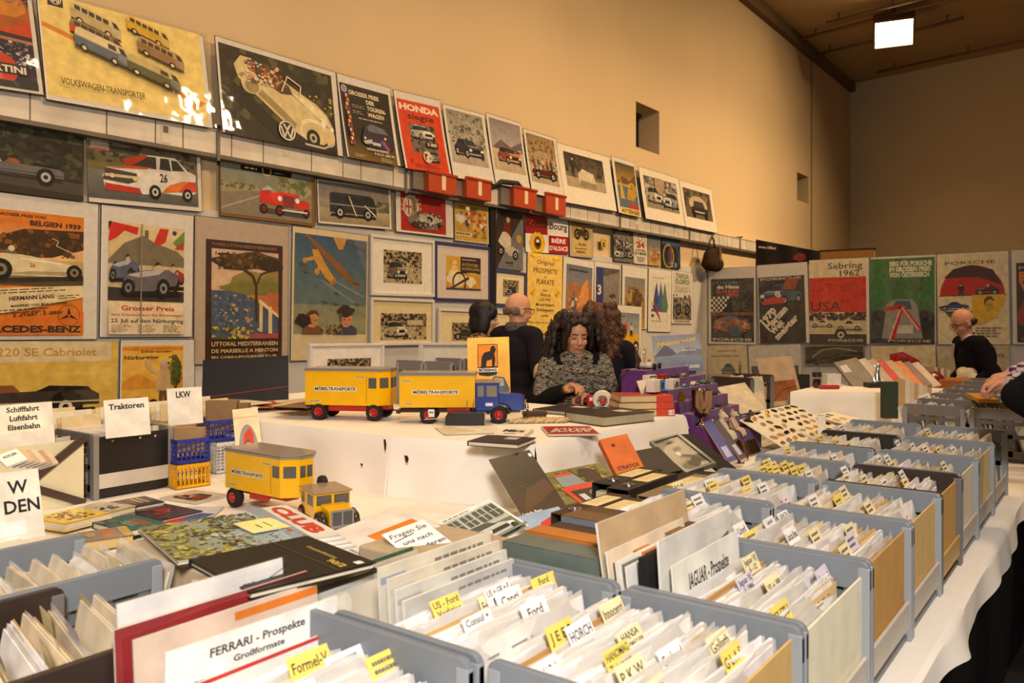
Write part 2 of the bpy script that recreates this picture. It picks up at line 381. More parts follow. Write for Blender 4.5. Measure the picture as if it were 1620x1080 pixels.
    def head(s, x, y, w, h, skin=c(205, 150, 115), hair=c(50, 30, 22), coat=c(90, 80, 70)):
        q = s.box_(x, y, w, h)
        s.shape(q, [(0, 0), (.05, .25), (.3, .38), (.7, .38), (.95, .25), (1, 0)], coat); s.shape(q, [(.3, .3), (.28, .7), (.4, .9), (.62, .9), (.76, .7), (.7, .4), (.55, .28)], skin)
        s.shape(q, [(.25, .55), (.2, .85), (.4, 1), (.65, 1), (.82, .8), (.74, .78), (.6, .86), (.36, .8)], hair); s.shape(q, [(.36, .6), (.46, .62), (.46, .58), (.36, .57)], BLK); s.shape(q, [(.58, .6), (.68, .61), (.68, .57), (.58, .57)], BLK)
        s.shape(q, [(.45, .42), (.6, .42), (.56, .39)], c(150, 60, 50)); return s
    def build(s, name, m, parent=None, xf=None): return s.m.build(name, m, parent, xf=xf)
def bend(o, H, amt, n=8):                              # curl a sheet forward at the foot
    bm = bmesh.new(); bm.from_mesh(o.data)
    for k in range(1, n): bmesh.ops.bisect_plane(bm, geom=bm.verts[:]+bm.edges[:]+bm.faces[:], plane_co=(0, H*k/n, 0), plane_no=(0, 1, 0), dist=1e-6)
    for v in bm.verts: t = 1-v.co.y/H; v.co.z += amt*(t*t-.0)
    bm.to_mesh(o.data); bm.free()
# ================================================================== SETTING
CEIL = HC+6.2
HB = V((8.2, 22.9, 0))                                  # hall corner is on x=0
wl = M(); 
def struct(o): return tag(o, kind='structure')
# left hall wall with two deep window niches cut through it
n1 = [(1006, 160), (1043, 240)]; n2 = [(1261, 272), (1279, 324)]
def niche(pa, pb): a = atX(pa[0], (pa[1]), 0); b = atX(pb[0], pb[1], 0); return a.y, b.y, atX(pa[0], pb[1]-8, 0).z, a.z
N = [niche(*n1), niche(*n2)]
WC = c(208, 182, 142)
ys = [-4, N[0][0], N[0][1], N[1][0], N[1][1], 23.2]
for i in range(5):
    a, b = ys[i], ys[i+1]
    if i in (1, 3):
        nn = N[0] if i == 1 else N[1]
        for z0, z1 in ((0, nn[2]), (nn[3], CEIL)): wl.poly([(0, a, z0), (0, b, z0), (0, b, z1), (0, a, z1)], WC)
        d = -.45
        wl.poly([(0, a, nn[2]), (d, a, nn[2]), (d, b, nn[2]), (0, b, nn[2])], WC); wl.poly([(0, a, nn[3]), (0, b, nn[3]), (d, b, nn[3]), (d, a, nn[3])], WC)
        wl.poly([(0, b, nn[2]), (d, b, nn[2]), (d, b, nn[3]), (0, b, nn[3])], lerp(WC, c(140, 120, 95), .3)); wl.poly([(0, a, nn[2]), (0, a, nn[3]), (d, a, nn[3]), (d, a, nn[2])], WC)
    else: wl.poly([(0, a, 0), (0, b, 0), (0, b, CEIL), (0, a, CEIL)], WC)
MWALL = mat('wall_plaster', .9, .1, noise=.03, nscale=.8, bump=.03, bscale=30)
struct(wl.build('wall_left', MWALL))
for i, nn in enumerate(N):
    m = M(); m.bx((-.40, nn[0]+.0, nn[2]), (-.36, nn[1], nn[3]), c(20, 17, 15)); w = struct(m.build('window_%d' % (i+1), MPL))
    f = M()
    for yy in (nn[0]+.04, (nn[0]*.6+nn[1]*.4)): f.bx((-.36, yy-.03, nn[2]), (-.31, yy+.03, nn[3]), c(60, 52, 45))
    f.bx((-.36, nn[0], nn[3]-.06), (-.31, nn[1], nn[3]), c(60, 52, 45)); f.bx((-.36, nn[0], nn[2]), (-.31, nn[1], nn[2]+.06), c(60, 52, 45))
    f.build('window_frame', MPL, w)
K = atX(1345, 400, 0); K.z = 0; E2 = atD(1620, 76, 18.88); E2.z = 0; dd = (E2-K).normalized()
b = M(); p0 = K; p1 = K+dd*16; b.poly([p0, p1, p1+UP*CEIL, p0+UP*CEIL], c(214, 196, 160)); struct(b.build('wall_back', MWALL))
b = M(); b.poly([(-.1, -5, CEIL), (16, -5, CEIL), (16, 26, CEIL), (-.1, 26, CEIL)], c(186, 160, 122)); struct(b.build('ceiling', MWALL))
b = M(); b.poly([(-.5, -5, 0), (16, -5, 0), (16, 26, 0), (-.5, 26, 0)], c(42, 36, 34)); struct(b.build('floor', mat('dark_carpet', .95, .1, noise=.25, nscale=60, bump=.2, bscale=200)))
b = M(); b.bx((0, -4, CEIL-.22), (.14, K.y, CEIL), c(120, 98, 72)); struct(b.build('trim_1', MWALL))
b = M(); yy = atX(1283, 300, 0).y; b.bx((0, yy-.03, 0), (.02, yy+.03, CEIL-.2), c(150, 128, 98)); struct(b.build('trim_2', MWALL))
# ceiling pipes and rods
def pipe(label, pts, r=.035):
    m = M(); q = [atZ(*p, CEIL-.14) for p in pts]; m.tube(q, r, c(128, 100, 70), 8)
    o = m.build('ceiling_pipe', MGAL, smooth=True); tag(o, label, 'pipe', None)
    for t in (.1, .5, .9):
        p = q[0].lerp(q[-1], t); M().cyl(p, p+UP*.15, .02, None, 6, c(120, 95, 68)).build('pipe_hanger', MGAL, o)
pipe('thin pipe under the ceiling, ending in an upturned elbow above the lamp', [(1307, 36), (1450, 0), (1530, -20)], .03)
pipe('pipe running from the left wall edge past the upper side of the ceiling lamp', [(1264, 62), (1500, 0), (1570, -18)])
pipe('pipe running from the left wall edge behind the lamp housing', [(1292, 86), (1400, 60), (1525, 28)])
pipe('thin pipe below the lamp along the back wall of the ceiling', [(1388, 114), (1620, 64), (1700, 46)], .03)
# partition of the exhibition stand
PY = 13.28
b = M(); b.bx((0, -3, 0), (.04, PY, 2.36), c(188, 184, 178)); struct(b.build('wall_partition_left', mat('partition_panel', .6, .3, noise=.04, nscale=2)))
b = M(); b.bx((.05, PY, 0), (9.5, PY+.05, 2.36), c(186, 182, 184)); struct(b.build('wall_partition_back', MPL))
# ================================================================== POSTERS
def corners(q, plane, lean=(0, 0)):
    ax, val = plane; fn = atX if ax == 'X' else atY; s = 1 if ax == 'X' else -1
    TL, TR, BR, BL = q
    return [fn(*TL, val+s*lean[0]), fn(*TR, val+s*lean[0]), fn(*BR, val+s*lean[1]), fn(*BL, val+s*lean[1])]
def qframe(P):
    TL, TR, BR, BL = P; ce = (TL+TR+BR+BL)/4; u = ((TR-TL)+(BR-BL))/2; v = ((TL-BL)+(TR-BR))/2
    fm = frame(ce, u, v); U = V(fm.col[0][:3]); Vv = V(fm.col[1][:3]); W = u.length; H = v.dot(Vv)
    return frame(ce-U*W/2-Vv*H/2, U, Vv), W, H
def film(W, H, parent, z=.012, amp=.004, x0=-.005, y0=-.005):
    m = M(); r = random.Random(int(W*1000)+int(H*777)); ph = [r.uniform(0, 6) for _ in range(4)]
    m.grid(lambda a, b: (x0+a*(W+.01), y0+b*(H+.01), z+amp*(math.sin(5*a+ph[0]+3*b)+.6*math.sin(11*b+ph[1]-4*a)+.4*math.sin(17*a+ph[2]))), 16, 16, WHT)
    return m.build('clear_sleeve', MFILM, parent, smooth=True)
def poster(label, q, art, inner=None, plane=('X', .06), lean=(0, 0), board=c(222, 216, 208), sleeve=True, cat='poster', name='poster', group=None, curl=0, edge=c(60, 48, 40), m_=None, border=0):
    """outer quad q (TL,TR,BR,BL pixels); inner = margins l,t,r,b as fractions of the outer sheet"""
    fm, W, H = qframe(corners(q, plane, lean)); o = thing(name, label, cat, fm, group)
    m = M(); m.bx((0, 0, -.006), (W, H, 0), edge); m.poly([(0.004, .004, .0003), (W-.004, .004, .0003), (W-.004, H-.004, .0003), (.004, H-.004, .0003)], board)
    bo = m.build('backing_board', MB_, o)
    l, t, r, bt = inner or (.0, .0, .0, .0)
    w = W*(1-l-r); h = H*(1-t-bt); A = Art(w, h); art(A); pr = A.build('print', m_ or MP, o, xf=T(W*l, H*bt, .0004))
    ob = [bo, pr]
    if sleeve: ob.append(film(W, H, o, z=A.z+.006))
    if curl:
        bend(bo, H, curl); bend(ob[-1], H, curl) if sleeve else None
        # the print bends with its board
        for v in pr.data.vertices: v.co.x += W*l; v.co.y += H*bt
        pr.matrix_local = T(0, 0, .0004); bend(pr, H, curl)
    return o
def framed(label, q, art, inner, frame_col, plane=('X', .06), fw=.03, matc=c(225, 220, 208), group=None, lean=(0, 0), name='framed_print'):
    fm, W, H = qframe(corners(q, plane, lean)); o = thing(name, label, 'picture', fm, group)
    m = M()
    for a, b in (((0, 0, -.01), (W, fw, .02)), ((0, H-fw, -.01), (W, H, .02)), ((0, fw, -.01), (fw, H-fw, .02)), ((W-fw, fw, -.01), (W, H-fw, .02))): m.bx(a, b, frame_col)
    m.build('frame', MPL, o, bevel=.004)
    m = M(); m.bx((fw, fw, -.008), (W-fw, H-fw, 0), matc); m.build('mount', MB_, o)
    l, t, r, bt = inner; A = Art(W*(1-l-r), H*(1-t-bt)); art(A); A.build('print', MP, o, xf=T(W*l, H*bt, .0006))
    m = M(); m.poly([(fw, fw, .013), (W-fw, fw, .013), (W-fw, H-fw, .013), (fw, H-fw, .013)], WHT); m.build('glazing', MGLZ, o)
    return o
def Q(x0, y0, x1, y1, dr=None, dl=0): # convenience: TL, TR, BR, BL
    return [(x0, y0), (x1, dr[0] if dr else y0), (x1, dr[1] if dr else y1), (x0, y1)]
INK = c(40, 34, 30); PAPER = c(232, 214, 176)
def vw(A, x, y, r, col, ringc=None):
    A.ring(x, y, r, col, .16); k = r*.72; a = A.W/A.H
    A.line([(x-k*.55, y+k*a*.85), (x, y+k*a*.08), (x+k*.55, y+k*a*.85)], r*A.W*.2, col)
    A.line([(x-k*1.0, y+k*a*.45), (x-k*.5, y-k*a*.95), (x, y-k*a*.02), (x+k*.5, y-k*a*.95), (x+k*1.0, y+k*a*.45)], r*A.W*.2, col)
LEAF = [c(60, 70, 30), c(90, 95, 40), c(40, 50, 24), c(120, 118, 50)]
# ---- row on top of the cable duct
DL = (.03, .13)
def a_drink(A):
    A.bg(c(44, 38, 60)); A.blob(.72, .72, .3, .2, c(170, 90, 30), .06, 20); A.blob(.78, .78, .18, .11, c(205, 130, 40), .1, 16); A.poly([(.6, .52), (1, .5), (1, .68), (.85, .6)], c(200, 70, 25)); A.specks(.75, .8, .25, .18, [c(220, 205, 190), c(120, 100, 110)], 60, .014)
    A.poly([(0, .5), (1, .46), (1, .43), (0, .47)], c(170, 120, 80)); A.specks(.3, .2, .65, .24, [c(215, 205, 200), c(150, 135, 140), c(90, 80, 110), c(40, 34, 56)], 170, .018)
    A.ell(.64, .17, .17, c(196, 60, 32)); A.rect(.35, .12, .57, .1, c(36, 30, 44)); A.text('MARTINI', .38, .14, .06, c(236, 222, 196), bold=.035, w=.51); A.rect(0, 0, 1, .06, c(40, 50, 56))
poster('dark blue drinks poster with an orange ball and red dot, far left above the duct', [(-120, -60), (58, -25), (60, 154), (-118, 118)], a_drink, (.02, .02, .05, .03), lean=DL)
def a_vans(A):
    A.bg(c(240, 214, 128)); A.line([(0, .69), (.3, .55), (.9, .22)], .035, c(222, 138, 52)); A.poly([(.84, .28), (.995, .22), (.86, .06), (.89, .13), (.83, .17), (.83, .2)], c(222, 128, 42))
    A.rect(.045, .89, .085, .16, c(40, 44, 60)); vw(A, .088, .965, .034, c(230, 220, 180))
    def v(x, y, w, h, body, roof, wins=True):
        sk = -.42; A.xf = lambda a, b: (x+a*w, y+b*h+sk*a*w)
        A.poly([(0, .02), (1, .02), (.98, .14), (.0, .14)], c(70, 55, 35)); A.poly([(0, .15), (0, .62), (1, .62), (1.0, .22), (.95, .12)], body)
        A.poly([(0, .62), (.03, .9), (.1, 1), (.86, 1), (.96, .86), (1, .62)], roof); A.poly([(0, .56), (1, .56), (1, .62), (0, .62)], lerp(roof, BLK, .25))
        A.poly([(.86, .62), (.82, .9), (.92, .88), (.985, .62)], c(70, 62, 52)); A.poly([(.8, .3), (.8, .62), (1, .62), (1, .26), (.95, .14)], lerp(body, c(255), .12))
        if wins:
            for k in range(5): A.poly([(.08+k*.14, .64), (.08+k*.14, .86), (.19+k*.14, .86), (.19+k*.14, .64)], c(78, 66, 50))
        else: A.poly([(.62, .64), (.62, .86), (.76, .86), (.78, .64)], c(78, 66, 50))
        for a in (.16, .72):
            for k, cc in ((1, c(40, 32, 26)), (.55, c(220, 205, 160))): A.poly([(a+.075*k*math.cos(t*.52), .12+.17*k*math.sin(t*.52)) for t in range(12)], cc)
        A.xf = None
    v(.17, .80, .29, .2, c(196, 176, 126), c(222, 204, 150)); v(.155, .66, .3, .16, c(205, 74, 34), c(150, 128, 84)); v(.5, .83, .27, .18, c(214, 170, 44), c(232, 196, 90))
    v(.555, .62, .3, .19, c(156, 116, 78), c(190, 152, 104)); v(.17, .52, .31, .22, c(98, 110, 128), c(226, 208, 162), False); v(.47, .39, .34, .2, c(92, 96, 62), c(206, 186, 130), False)
    A.text('VOLKSWAGEN-TRANSPORTER', .065, .115, .062, INK, w=.5, serif=True)
poster('large yellow poster of six vans on an orange arrow, standing on the duct', [(62, -10), (327, 55), (332, 206), (67, 152)], a_vans, (.012, .0, .03, .05), lean=DL)
def a_beetle(A):
    A.bg(c(44, 38, 26)); A.specks(0, .2, 1, .8, [c(60, 55, 32), c(34, 30, 20), c(84, 82, 44)], 90, .04); A.specks(.7, .5, .28, .2, [c(190, 170, 50)], 12, .012)
    CC = c(218, 198, 146); CD = c(160, 140, 96); CL = c(240, 226, 180)
    A.poly([(.1, .6), (.3, .4), (.6, .1), (.98, .06), (.98, .0), (.5, 0), (.1, .4)], c(30, 27, 20)); A.wheel(lambda a, b: (a, b), .2, .56, .055, hub=c(90, 80, 60), rr=.095)
    A.poly([(.11, .8), (.17, .92), (.26, .92), (.4, .84), (.56, .74), (.68, .66), (.82, .58), (.92, .47), (.975, .32), (.95, .17), (.86, .09), (.72, .1), (.58, .2), (.42, .36), (.26, .53), (.14, .66)], CC)
    A.poly([(.14, .7), (.3, .52), (.46, .36), (.6, .22), (.62, .28), (.5, .42), (.34, .58), (.18, .74)], CD); A.ell(.245, .62, .085, CC, .11); A.ell(.25, .6, .06, CD, .08)
    A.poly([(.6, .64), (.74, .6), (.9, .46), (.95, .32), (.84, .38), (.7, .5)], CL); A.line([(.6, .62), (.94, .3)], .006, c(120, 104, 70)); A.ell(.77, .235, .125, CL, .15); A.ell(.775, .215, .112, CC, .13); A.ell(.93, .2, .05, CC, .12)
    A.wheel(lambda a, b: (a, b), .765, .15, .065, hub=c(190, 176, 140), rr=.105); A.ell(.87, .34, .026, c(245, 240, 220)); A.ell(.955, .3, .018, c(245, 240, 220)); A.line([(.68, .06), (.86, .05), (.97, .13)], .02, c(190, 186, 170))
    A.poly([(.2, .86), (.26, .9), (.42, .82), (.57, .71), (.6, .62), (.5, .6), (.32, .72)], c(84, 54, 34)); A.specks(.2, .64, .36, .26, [c(190, 80, 50), c(226, 190, 130), c(90, 90, 110), c(206, 160, 116), c(225, 215, 196), c(110, 70, 44)], 90, .017)
    for q in ((.27, .88), (.35, .84), (.42, .76), (.49, .74)): A.ell(q[0], q[1], .016, c(206, 160, 120)); A.ell(q[0], q[1]+.014, .015, c(90, 60, 36))
    A.line([(.5, .62), (.56, .82), (.68, .74), (.66, .6)], .012, c(225, 214, 180)); A.ring(.52, .17, .078, c(44, 38, 26), 1); vw(A, .52, .17, .075, c(226, 220, 200))
poster('dark poster of a cream open car carrying people, above the duct', [(344, 57), (536, 116), (538, 247), (347, 208)], a_beetle, (.02, .06, .05, .0), lean=DL)
def a_touring(A):
    A.bg(c(40, 34, 26)); A.grad(0, .0, 1, .3, c(120, 92, 40), c(44, 38, 28)); A.ell(.08, .93, .055, c(140, 140, 150)); A.ring(.08, .93, .055, c(210), .2)
    for k, s in enumerate(['GROSSER PREIS', 'DER', 'TOUREN-', 'WAGEN']): A.text(s, .16 if k == 0 else .5, .87-k*.085, .055, c(236, 222, 190), bold=.03, maxw=.8)
    A.lines(.2, .73, .25, 2, .025, c(190, 176, 150)); A.lines(.2, .65, .25, 2, .025, c(190, 176, 150)); A.lines(.3, .56, .6, 1, .02, c(210, 200, 180), .012)
    for k in range(12):
        for j, cc in enumerate([[c(30, 50, 120), c(220), c(190, 40, 30)], [c(20), c(190, 40, 30), c(220, 180, 40)], [c(190, 40, 30), c(225), c(190, 40, 30)], [c(190, 150, 40), c(40, 60, 120), c(190, 50, 40)]][k % 4]): A.rect(.06+j*.028, .82-k*.058, .028, .045, cc)
    A.poly([(.3, .3), (.38, .46), (.5, .52), (.8, .48), (.96, .36), (.96, .22), (.8, .18), (.4, .2), (.3, .24)], c(52, 44, 62)); A.poly([(.42, .45), (.52, .51), (.78, .47), (.86, .4), (.46, .4)], c(110, 110, 130)); A.poly([(.32, .26), (.5, .3), (.5, .24), (.34, .22)], c(190, 190, 210)); A.line([(.72, .3), (.84, .18)], .03, c(190, 50, 40)); A.line([(.68, .3), (.8, .18)], .02, c(60, 110, 180))
    A.ell(.36, .3, .02, c(240)); A.ell(.78, .34, .02, c(240)); A.rect(.5, .22, .16, .04, c(215)); A.text('NÜRBURGRING', .36, .14, .03, c(230, 220, 200), w=.45, bold=.03); A.text('9.10.-11. JULI 76', .5, .09, .03, c(230, 220, 200), w=.42, bold=.03); A.lines(.1, .05, .25, 2, .025, c(200, 190, 150)); A.lines(.62, .05, .25, 3, .02, c(200, 190, 150))
poster('black touring car race poster with a column of small flags', [(538, 117), (621, 140), (627, 264), (540, 248)], a_touring, (.03, .1, .06, .0), lean=DL, curl=.03)
def a_siegte(A):
    A.bg(c(214, 66, 26)); A.text('HONDA', .04, .86, .085, c(240, 226, 200), w=.92, bold=.05, serif=True); A.text('siegte', .2, .74, .085, c(70, 34, 30), w=.62, bold=.02)
    A.rect(.2, .26, .6, .42, c(120, 112, 96)); A.specks(.2, .26, .6, .42, [c(90, 84, 70), c(150, 140, 120), c(60, 56, 50)], 60, .04); A.front_car(.22, .46, .56, .2, c(226, 220, 205), flip=True); A.front_car(.5, .14, .3, .16, c(150, 140, 120)); A.rect(.52, .35, .28, .08, c(50, 40, 36)); A.text('S 800', .55, .37, .045, c(236, 226, 206), bold=.03, w=.22)
    A.ell(.5, .2, .1, c(232, 216, 190)); A.specks(.43, .15, .14, .1, [BLK], 8, .03); A.lines(.2, .08, .6, 2, .03, c(90, 30, 20)); A.text('V', .1, .1, .06, c(160, 40, 20), bold=.02)
poster('bright red race victory poster with a grey car photo panel', [(626, 141), (699, 161), (708, 275), (634, 268)], a_siegte, (.04, .1, .05, .0), lean=DL, curl=.03)
def scene_bg(A, sky, ground, hor=.45, tree=None):
    A.grad(0, hor, 1, 1-hor, lerp(sky, c(255), .25), sky); A.grad(0, 0, 1, hor, lerp(ground, BLK, .2), ground)
    if tree: A.specks(0, hor-.03, 1, 1-hor, tree, 140, .045)
def a_limo(A):
    scene_bg(A, c(150, 140, 130), c(190, 176, 160), .36, [c(120, 118, 100), c(150, 145, 126), c(90, 92, 74), c(176, 168, 150)]); A.specks(.0, .38, 1, .12, [c(80, 70, 64), c(200, 190, 176), c(130, 100, 84)], 60, .02)
    A.front_car(.1, .16, .8, .32, c(66, 64, 66), flip=True)
poster('pale greyish poster of a dark open limousine before trees', [(702, 165), (767, 181), (779, 293), (711, 281)], a_limo, (.06, .05, .08, .22), lean=DL, curl=.035)
def a_orange(A):
    scene_bg(A, c(140, 128, 128), c(206, 184, 156), .42); A.poly([(0, .42), (.3, .62), (.6, .5), (1, .66), (1, .42)], c(110, 98, 104)); A.specks(0, .38, 1, .1, [c(160, 70, 40), c(60, 56, 60), c(200, 180, 160)], 40, .03); A.front_car(.15, .18, .75, .3, c(190, 90, 34), flip=True)
poster('faded poster with an orange coupe under a lilac sky', [(770, 179), (826, 195), (834, 303), (779, 291)], a_orange, (.06, .05, .06, .22), lean=DL, curl=.035)
def a_redcar(A):
    scene_bg(A, c(150, 120, 80), c(196, 176, 146), .34, [c(140, 104, 60), c(110, 84, 50), c(170, 140, 90)]); A.ell(.5, .55, .32, c(176, 150, 112), .14)
    for k in range(5): A.figure(.12+k*.15, .28, .1, .26, [c(150, 60, 40), c(90, 70, 50), c(200, 180, 150)][k % 3])
    A.side_car(.06, .12, .88, .26, c(96, 26, 24), 'cab')
poster('brownish poster of a dark red open car with people behind', [(828, 204), (879, 218), (890, 319), (838, 306)], a_redcar, (.06, .05, .08, .2), lean=DL, curl=.035)
def a_bw(A):
    A.bg(c(120, 104, 84)); A.grad(0, .45, 1, .55, c(110, 96, 78), c(50, 42, 34)); A.rect(0, 0, 1, .3, c(176, 158, 130)); A.specks(0, .4, 1, .6, [c(70, 60, 48), c(96, 84, 66), c(54, 46, 36)], 80, .04); A.poly([(.32, .08), (.3, .42), (.42, .6), (.7, .5), (.75, .1)], c(214, 200, 172)); A.poly([(.32, .08), (.75, .04), (.75, .2), (.34, .26)], c(150, 134, 110)); A.figure(.12, .3, .14, .6, c(50, 42, 36))
poster('white-bordered sepia photo of a pale van, on the duct right of the red boxes', [(881, 226), (966, 248), (972, 336), (890, 319)], a_bw, (.1, .12, .16, .3), lean=DL, curl=.02, board=c(232, 222, 204))
def a_lake(A):
    A.bg(c(90, 110, 130)); A.grad(0, .55, 1, .45, c(190, 150, 60), c(70, 60, 50)); A.poly([(0, .6), (.3, .75), (.7, .68), (1, .85), (1, .6)], c(110, 80, 50)); A.poly([(.1, .3), (.2, .72), (.32, .3)], c(210, 170, 70)); A.poly([(.4, .3), (.5, .5), (.9, .55), (.8, .3)], c(196, 140, 50)); A.ring(.75, .5, .2, c(205, 165, 60), .25); A.poly([(.45, .12), (.6, .26), (.95, .2), (.95, .1)], c(190, 60, 30)); A.rect(0, 0, 1, .13, c(230, 200, 120)); A.text('ATTERSEE', .05, .03, .07, INK, w=.9, bold=.03)
poster('narrow colourful lakeside poster with bold lettering at its foot', [(968, 247), (1004, 257), (1013, 345), (976, 336)], a_lake, (.1, .08, .05, .0), lean=DL, curl=.02)
def a_two(A):
    scene_bg(A, c(120, 108, 92), c(160, 146, 124), .4, [c(80, 74, 62), c(140, 130, 110), c(190, 180, 160)]); A.front_car(.05, .18, .45, .5, c(214, 206, 190), flip=True); A.front_car(.5, .12, .48, .5, c(190, 190, 190)); A.ell(.42, .8, .14, c(176, 150, 120))
poster('white-bordered photo of two pale rally cars, second sheet from the right end of the duct', [(1010, 263), (1073, 282), (1083, 359), (1020, 346)], a_two, (.08, .14, .1, .24), lean=DL, curl=.02, board=c(232, 222, 204))
def a_truck(A):
    A.bg(c(110, 96, 78)); A.specks(0, .3, 1, .7, [c(60, 52, 42), c(140, 126, 104), c(90, 80, 64)], 90, .05); A.ell(.5, .5, .34, c(196, 180, 150), .3); A.rect(.22, .14, .6, .26, c(44, 40, 38)); A.poly([(.3, .4), (.34, .62), (.68, .62), (.74, .4)], c(70, 64, 58)); A.rect(.28, .22, .46, .05, c(190)); A.ell(.3, .14, .06, BLK); A.ell(.74, .14, .06, BLK)
poster('white-bordered sepia photo of a car seen from behind, rightmost sheet on the duct', [(1074, 284), (1124, 299), (1136, 370), (1083, 359)], a_truck, (.08, .14, .1, .24), lean=DL, curl=.02, board=c(232, 222, 204))
# ---- row just under the duct
def a_silver(A):
    A.bg(c(46, 42, 38)); A.specks(.2, .3, .8, .7, [c(56, 58, 40), c(36, 36, 28), c(76, 78, 52)], 120, .04); A.poly([(0, .12), (1, .08), (1, .26), (0, .3)], c(74, 68, 62)); A.side_car(.1, .22, .74, .34, c(108, 104, 108), 'cab', flip=False); A.poly([(0, 0), (1, 0), (1, .08), (0, .14)], c(52, 46, 40))
poster('dark poster of a silver roadster under trees, far left below the duct', [(-80, 176), (130, 217), (133, 318), (-78, 293)], a_silver, lean=(0, .01), board=c(50, 44, 40))
def a_rally(A):
    A.bg(c(110, 104, 80)); A.specks(0, .6, 1, .4, [c(84, 82, 58), c(130, 122, 90), c(60, 58, 44)], 100, .03); A.rect(0, .55, 1, .1, c(120, 112, 60)); A.grad(0, 0, 1, .5, c(84, 86, 86), c(120, 120, 112)); A.rect(.2, .84, .25, .1, c(60, 54, 46)); A.rect(.03, .84, .15, .14, c(180, 168, 150)); A.line([(.04, .86), (.17, .86)], .012, c(190, 50, 40))
    A.poly([(.14, .2), (.12, .4), (.16, .56), (.36, .62), (.5, .86), (.78, .88), (.9, .66), (.98, .6), (.98, .26), (.9, .18), (.6, .2), (.5, .14), (.2, .16)], c(228, 222, 212)); A.poly([(.36, .63), (.5, .84), (.6, .84), (.6, .62)], c(60, 50, 46)); A.poly([(.63, .63), (.64, .84), (.72, .84), (.74, .62)], c(50, 46, 46)); A.poly([(.75, .63), (.74, .83), (.8, .82), (.87, .65)], c(50, 46, 46)); A.poly([(.36, .61), (.28, .72), (.5, .87), (.53, .84)], c(190, 60, 36))
    A.poly([(.12, .34), (.34, .3), (.42, .36), (.42, .5), (.15, .55)], c(76, 66, 58)); A.rect(.14, .4, .3, .05, c(210, 200, 170)); A.poly([(.14, .16), (.14, .28), (.44, .24), (.46, .14)], c(190, 50, 34)); A.poly([(.16, .55), (.5, .6), (.56, .64), (.4, .64)], c(206, 84, 44))
    A.poly([(.64, .2), (.72, .36), (.86, .46), (.96, .44), (.84, .26)], c(224, 120, 46)); A.poly([(.8, .24), (.9, .46), (.98, .46), (.98, .28)], c(206, 74, 40)); A.text('26', .63, .4, .15, c(40, 34, 30), bold=.02, w=.07)
    for a, b, r in ((.58, .2, .055), (.89, .2, .05)): A.wheel(lambda p, q: (p, q), a, b, r, hub=c(200), rr=r*2.4)
    A.ell(.2, .42, .02, c(236, 210, 150)); A.ell(.4, .4, .02, c(236, 210, 150))
poster('glossy poster of a white rally saloon with orange stripes and race number', [(138, 217), (318, 245), (320, 335), (138, 320)], a_rally, (.0, .02, .04, .08), lean=(0, .01))
def a_roadster(A):
    A.bg(c(140, 134, 106)); A.grad(0, .5, 1, .5, c(150, 144, 110), c(120, 126, 120)); A.specks(0, .5, .35, .12, [c(110, 100, 60), c(160, 140, 90), c(90, 96, 60)], 40, .02); A.specks(.6, .5, .4, .4, [c(126, 124, 80), c(100, 104, 66), c(160, 150, 110)], 60, .04); A.poly([(0, 0), (1, 0), (1, .3), (.4, .52), (0, .4)], c(124, 114, 96)); A.line([(0, .1), (.5, .5)], .01, c(170, 158, 130))
    A.rect(.2, .88, .56, .2, BLK); A.lines(.24, .92, .16, 1, .03, c(230, 200, 110), .03); A.ring(.48, .94, .05, c(230, 200, 110), .15); A.lines(.56, .92, .14, 1, .03, c(230, 200, 110))
    A.poly([(.4, .1), (.95, .08), (.9, .2), (.4, .2)], c(70, 62, 52)); A.poly([(.4, .3), (.4, .52), (.5, .58), (.58, .42), (.62, .26)], c(190, 40, 28)); A.poly([(.56, .3), (.5, .5), (.62, .56), (.84, .56), (.78, .3)], c(205, 52, 36)); A.poly([(.66, .26), (.66, .5), (.78, .5), (.8, .26)], c(120, 50, 40)); A.poly([(.82, .24), (.8, .4), (.9, .46), (.98, .4), (.97, .28)], c(190, 44, 30)); A.ell(.44, .62, .04, c(150, 130, 120)); A.poly([(.42, .54), (.48, .66), (.55, .58)], c(170, 180, 180))
    for a, r in ((.44, .045), (.62, .05), (.93, .04)): A.wheel(lambda p, q: (p, q), a, .18, r, hub=c(140, 40, 30), rr=r*2.2)
    A.ell(.62, .42, .025, c(220)); A.ell(.82, .42, .025, c(220)); A.rect(.64, .18, .3, .03, c(205))
poster('brown-framed poster of a small red roadster on a country road', [(347, 251), (497, 280), (499, 358), (347, 342)], a_roadster, (.015, .0, .04, .06), lean=(0, .01), board=c(126, 86, 46), sleeve=False)
def a_van(A):
    A.bg(c(150, 140, 124)); A.grad(0, .5, 1, .5, c(160, 148, 130), c(120, 116, 112)); A.grad(0, 0, 1, .35, c(150, 136, 110), c(176, 160, 130)); A.specks(.75, .35, .25, .3, [c(110, 108, 84), c(90, 92, 70)], 20, .04); A.side_car(.14, .14, .66, .62, c(50, 52, 62), 'van', flip=True); A.line([(.4, .7), (.5, .2)], .012, c(235, 215, 170)); A.line([(.62, .5), (.78, .25)], .012, c(235, 215, 170))
poster('poster of a dark blue panel van under clear film, below the duct', [(502, 281), (618, 301), (620, 362), (502, 355)], a_van, (.02, .03, .03, .06), lean=(0, .01))
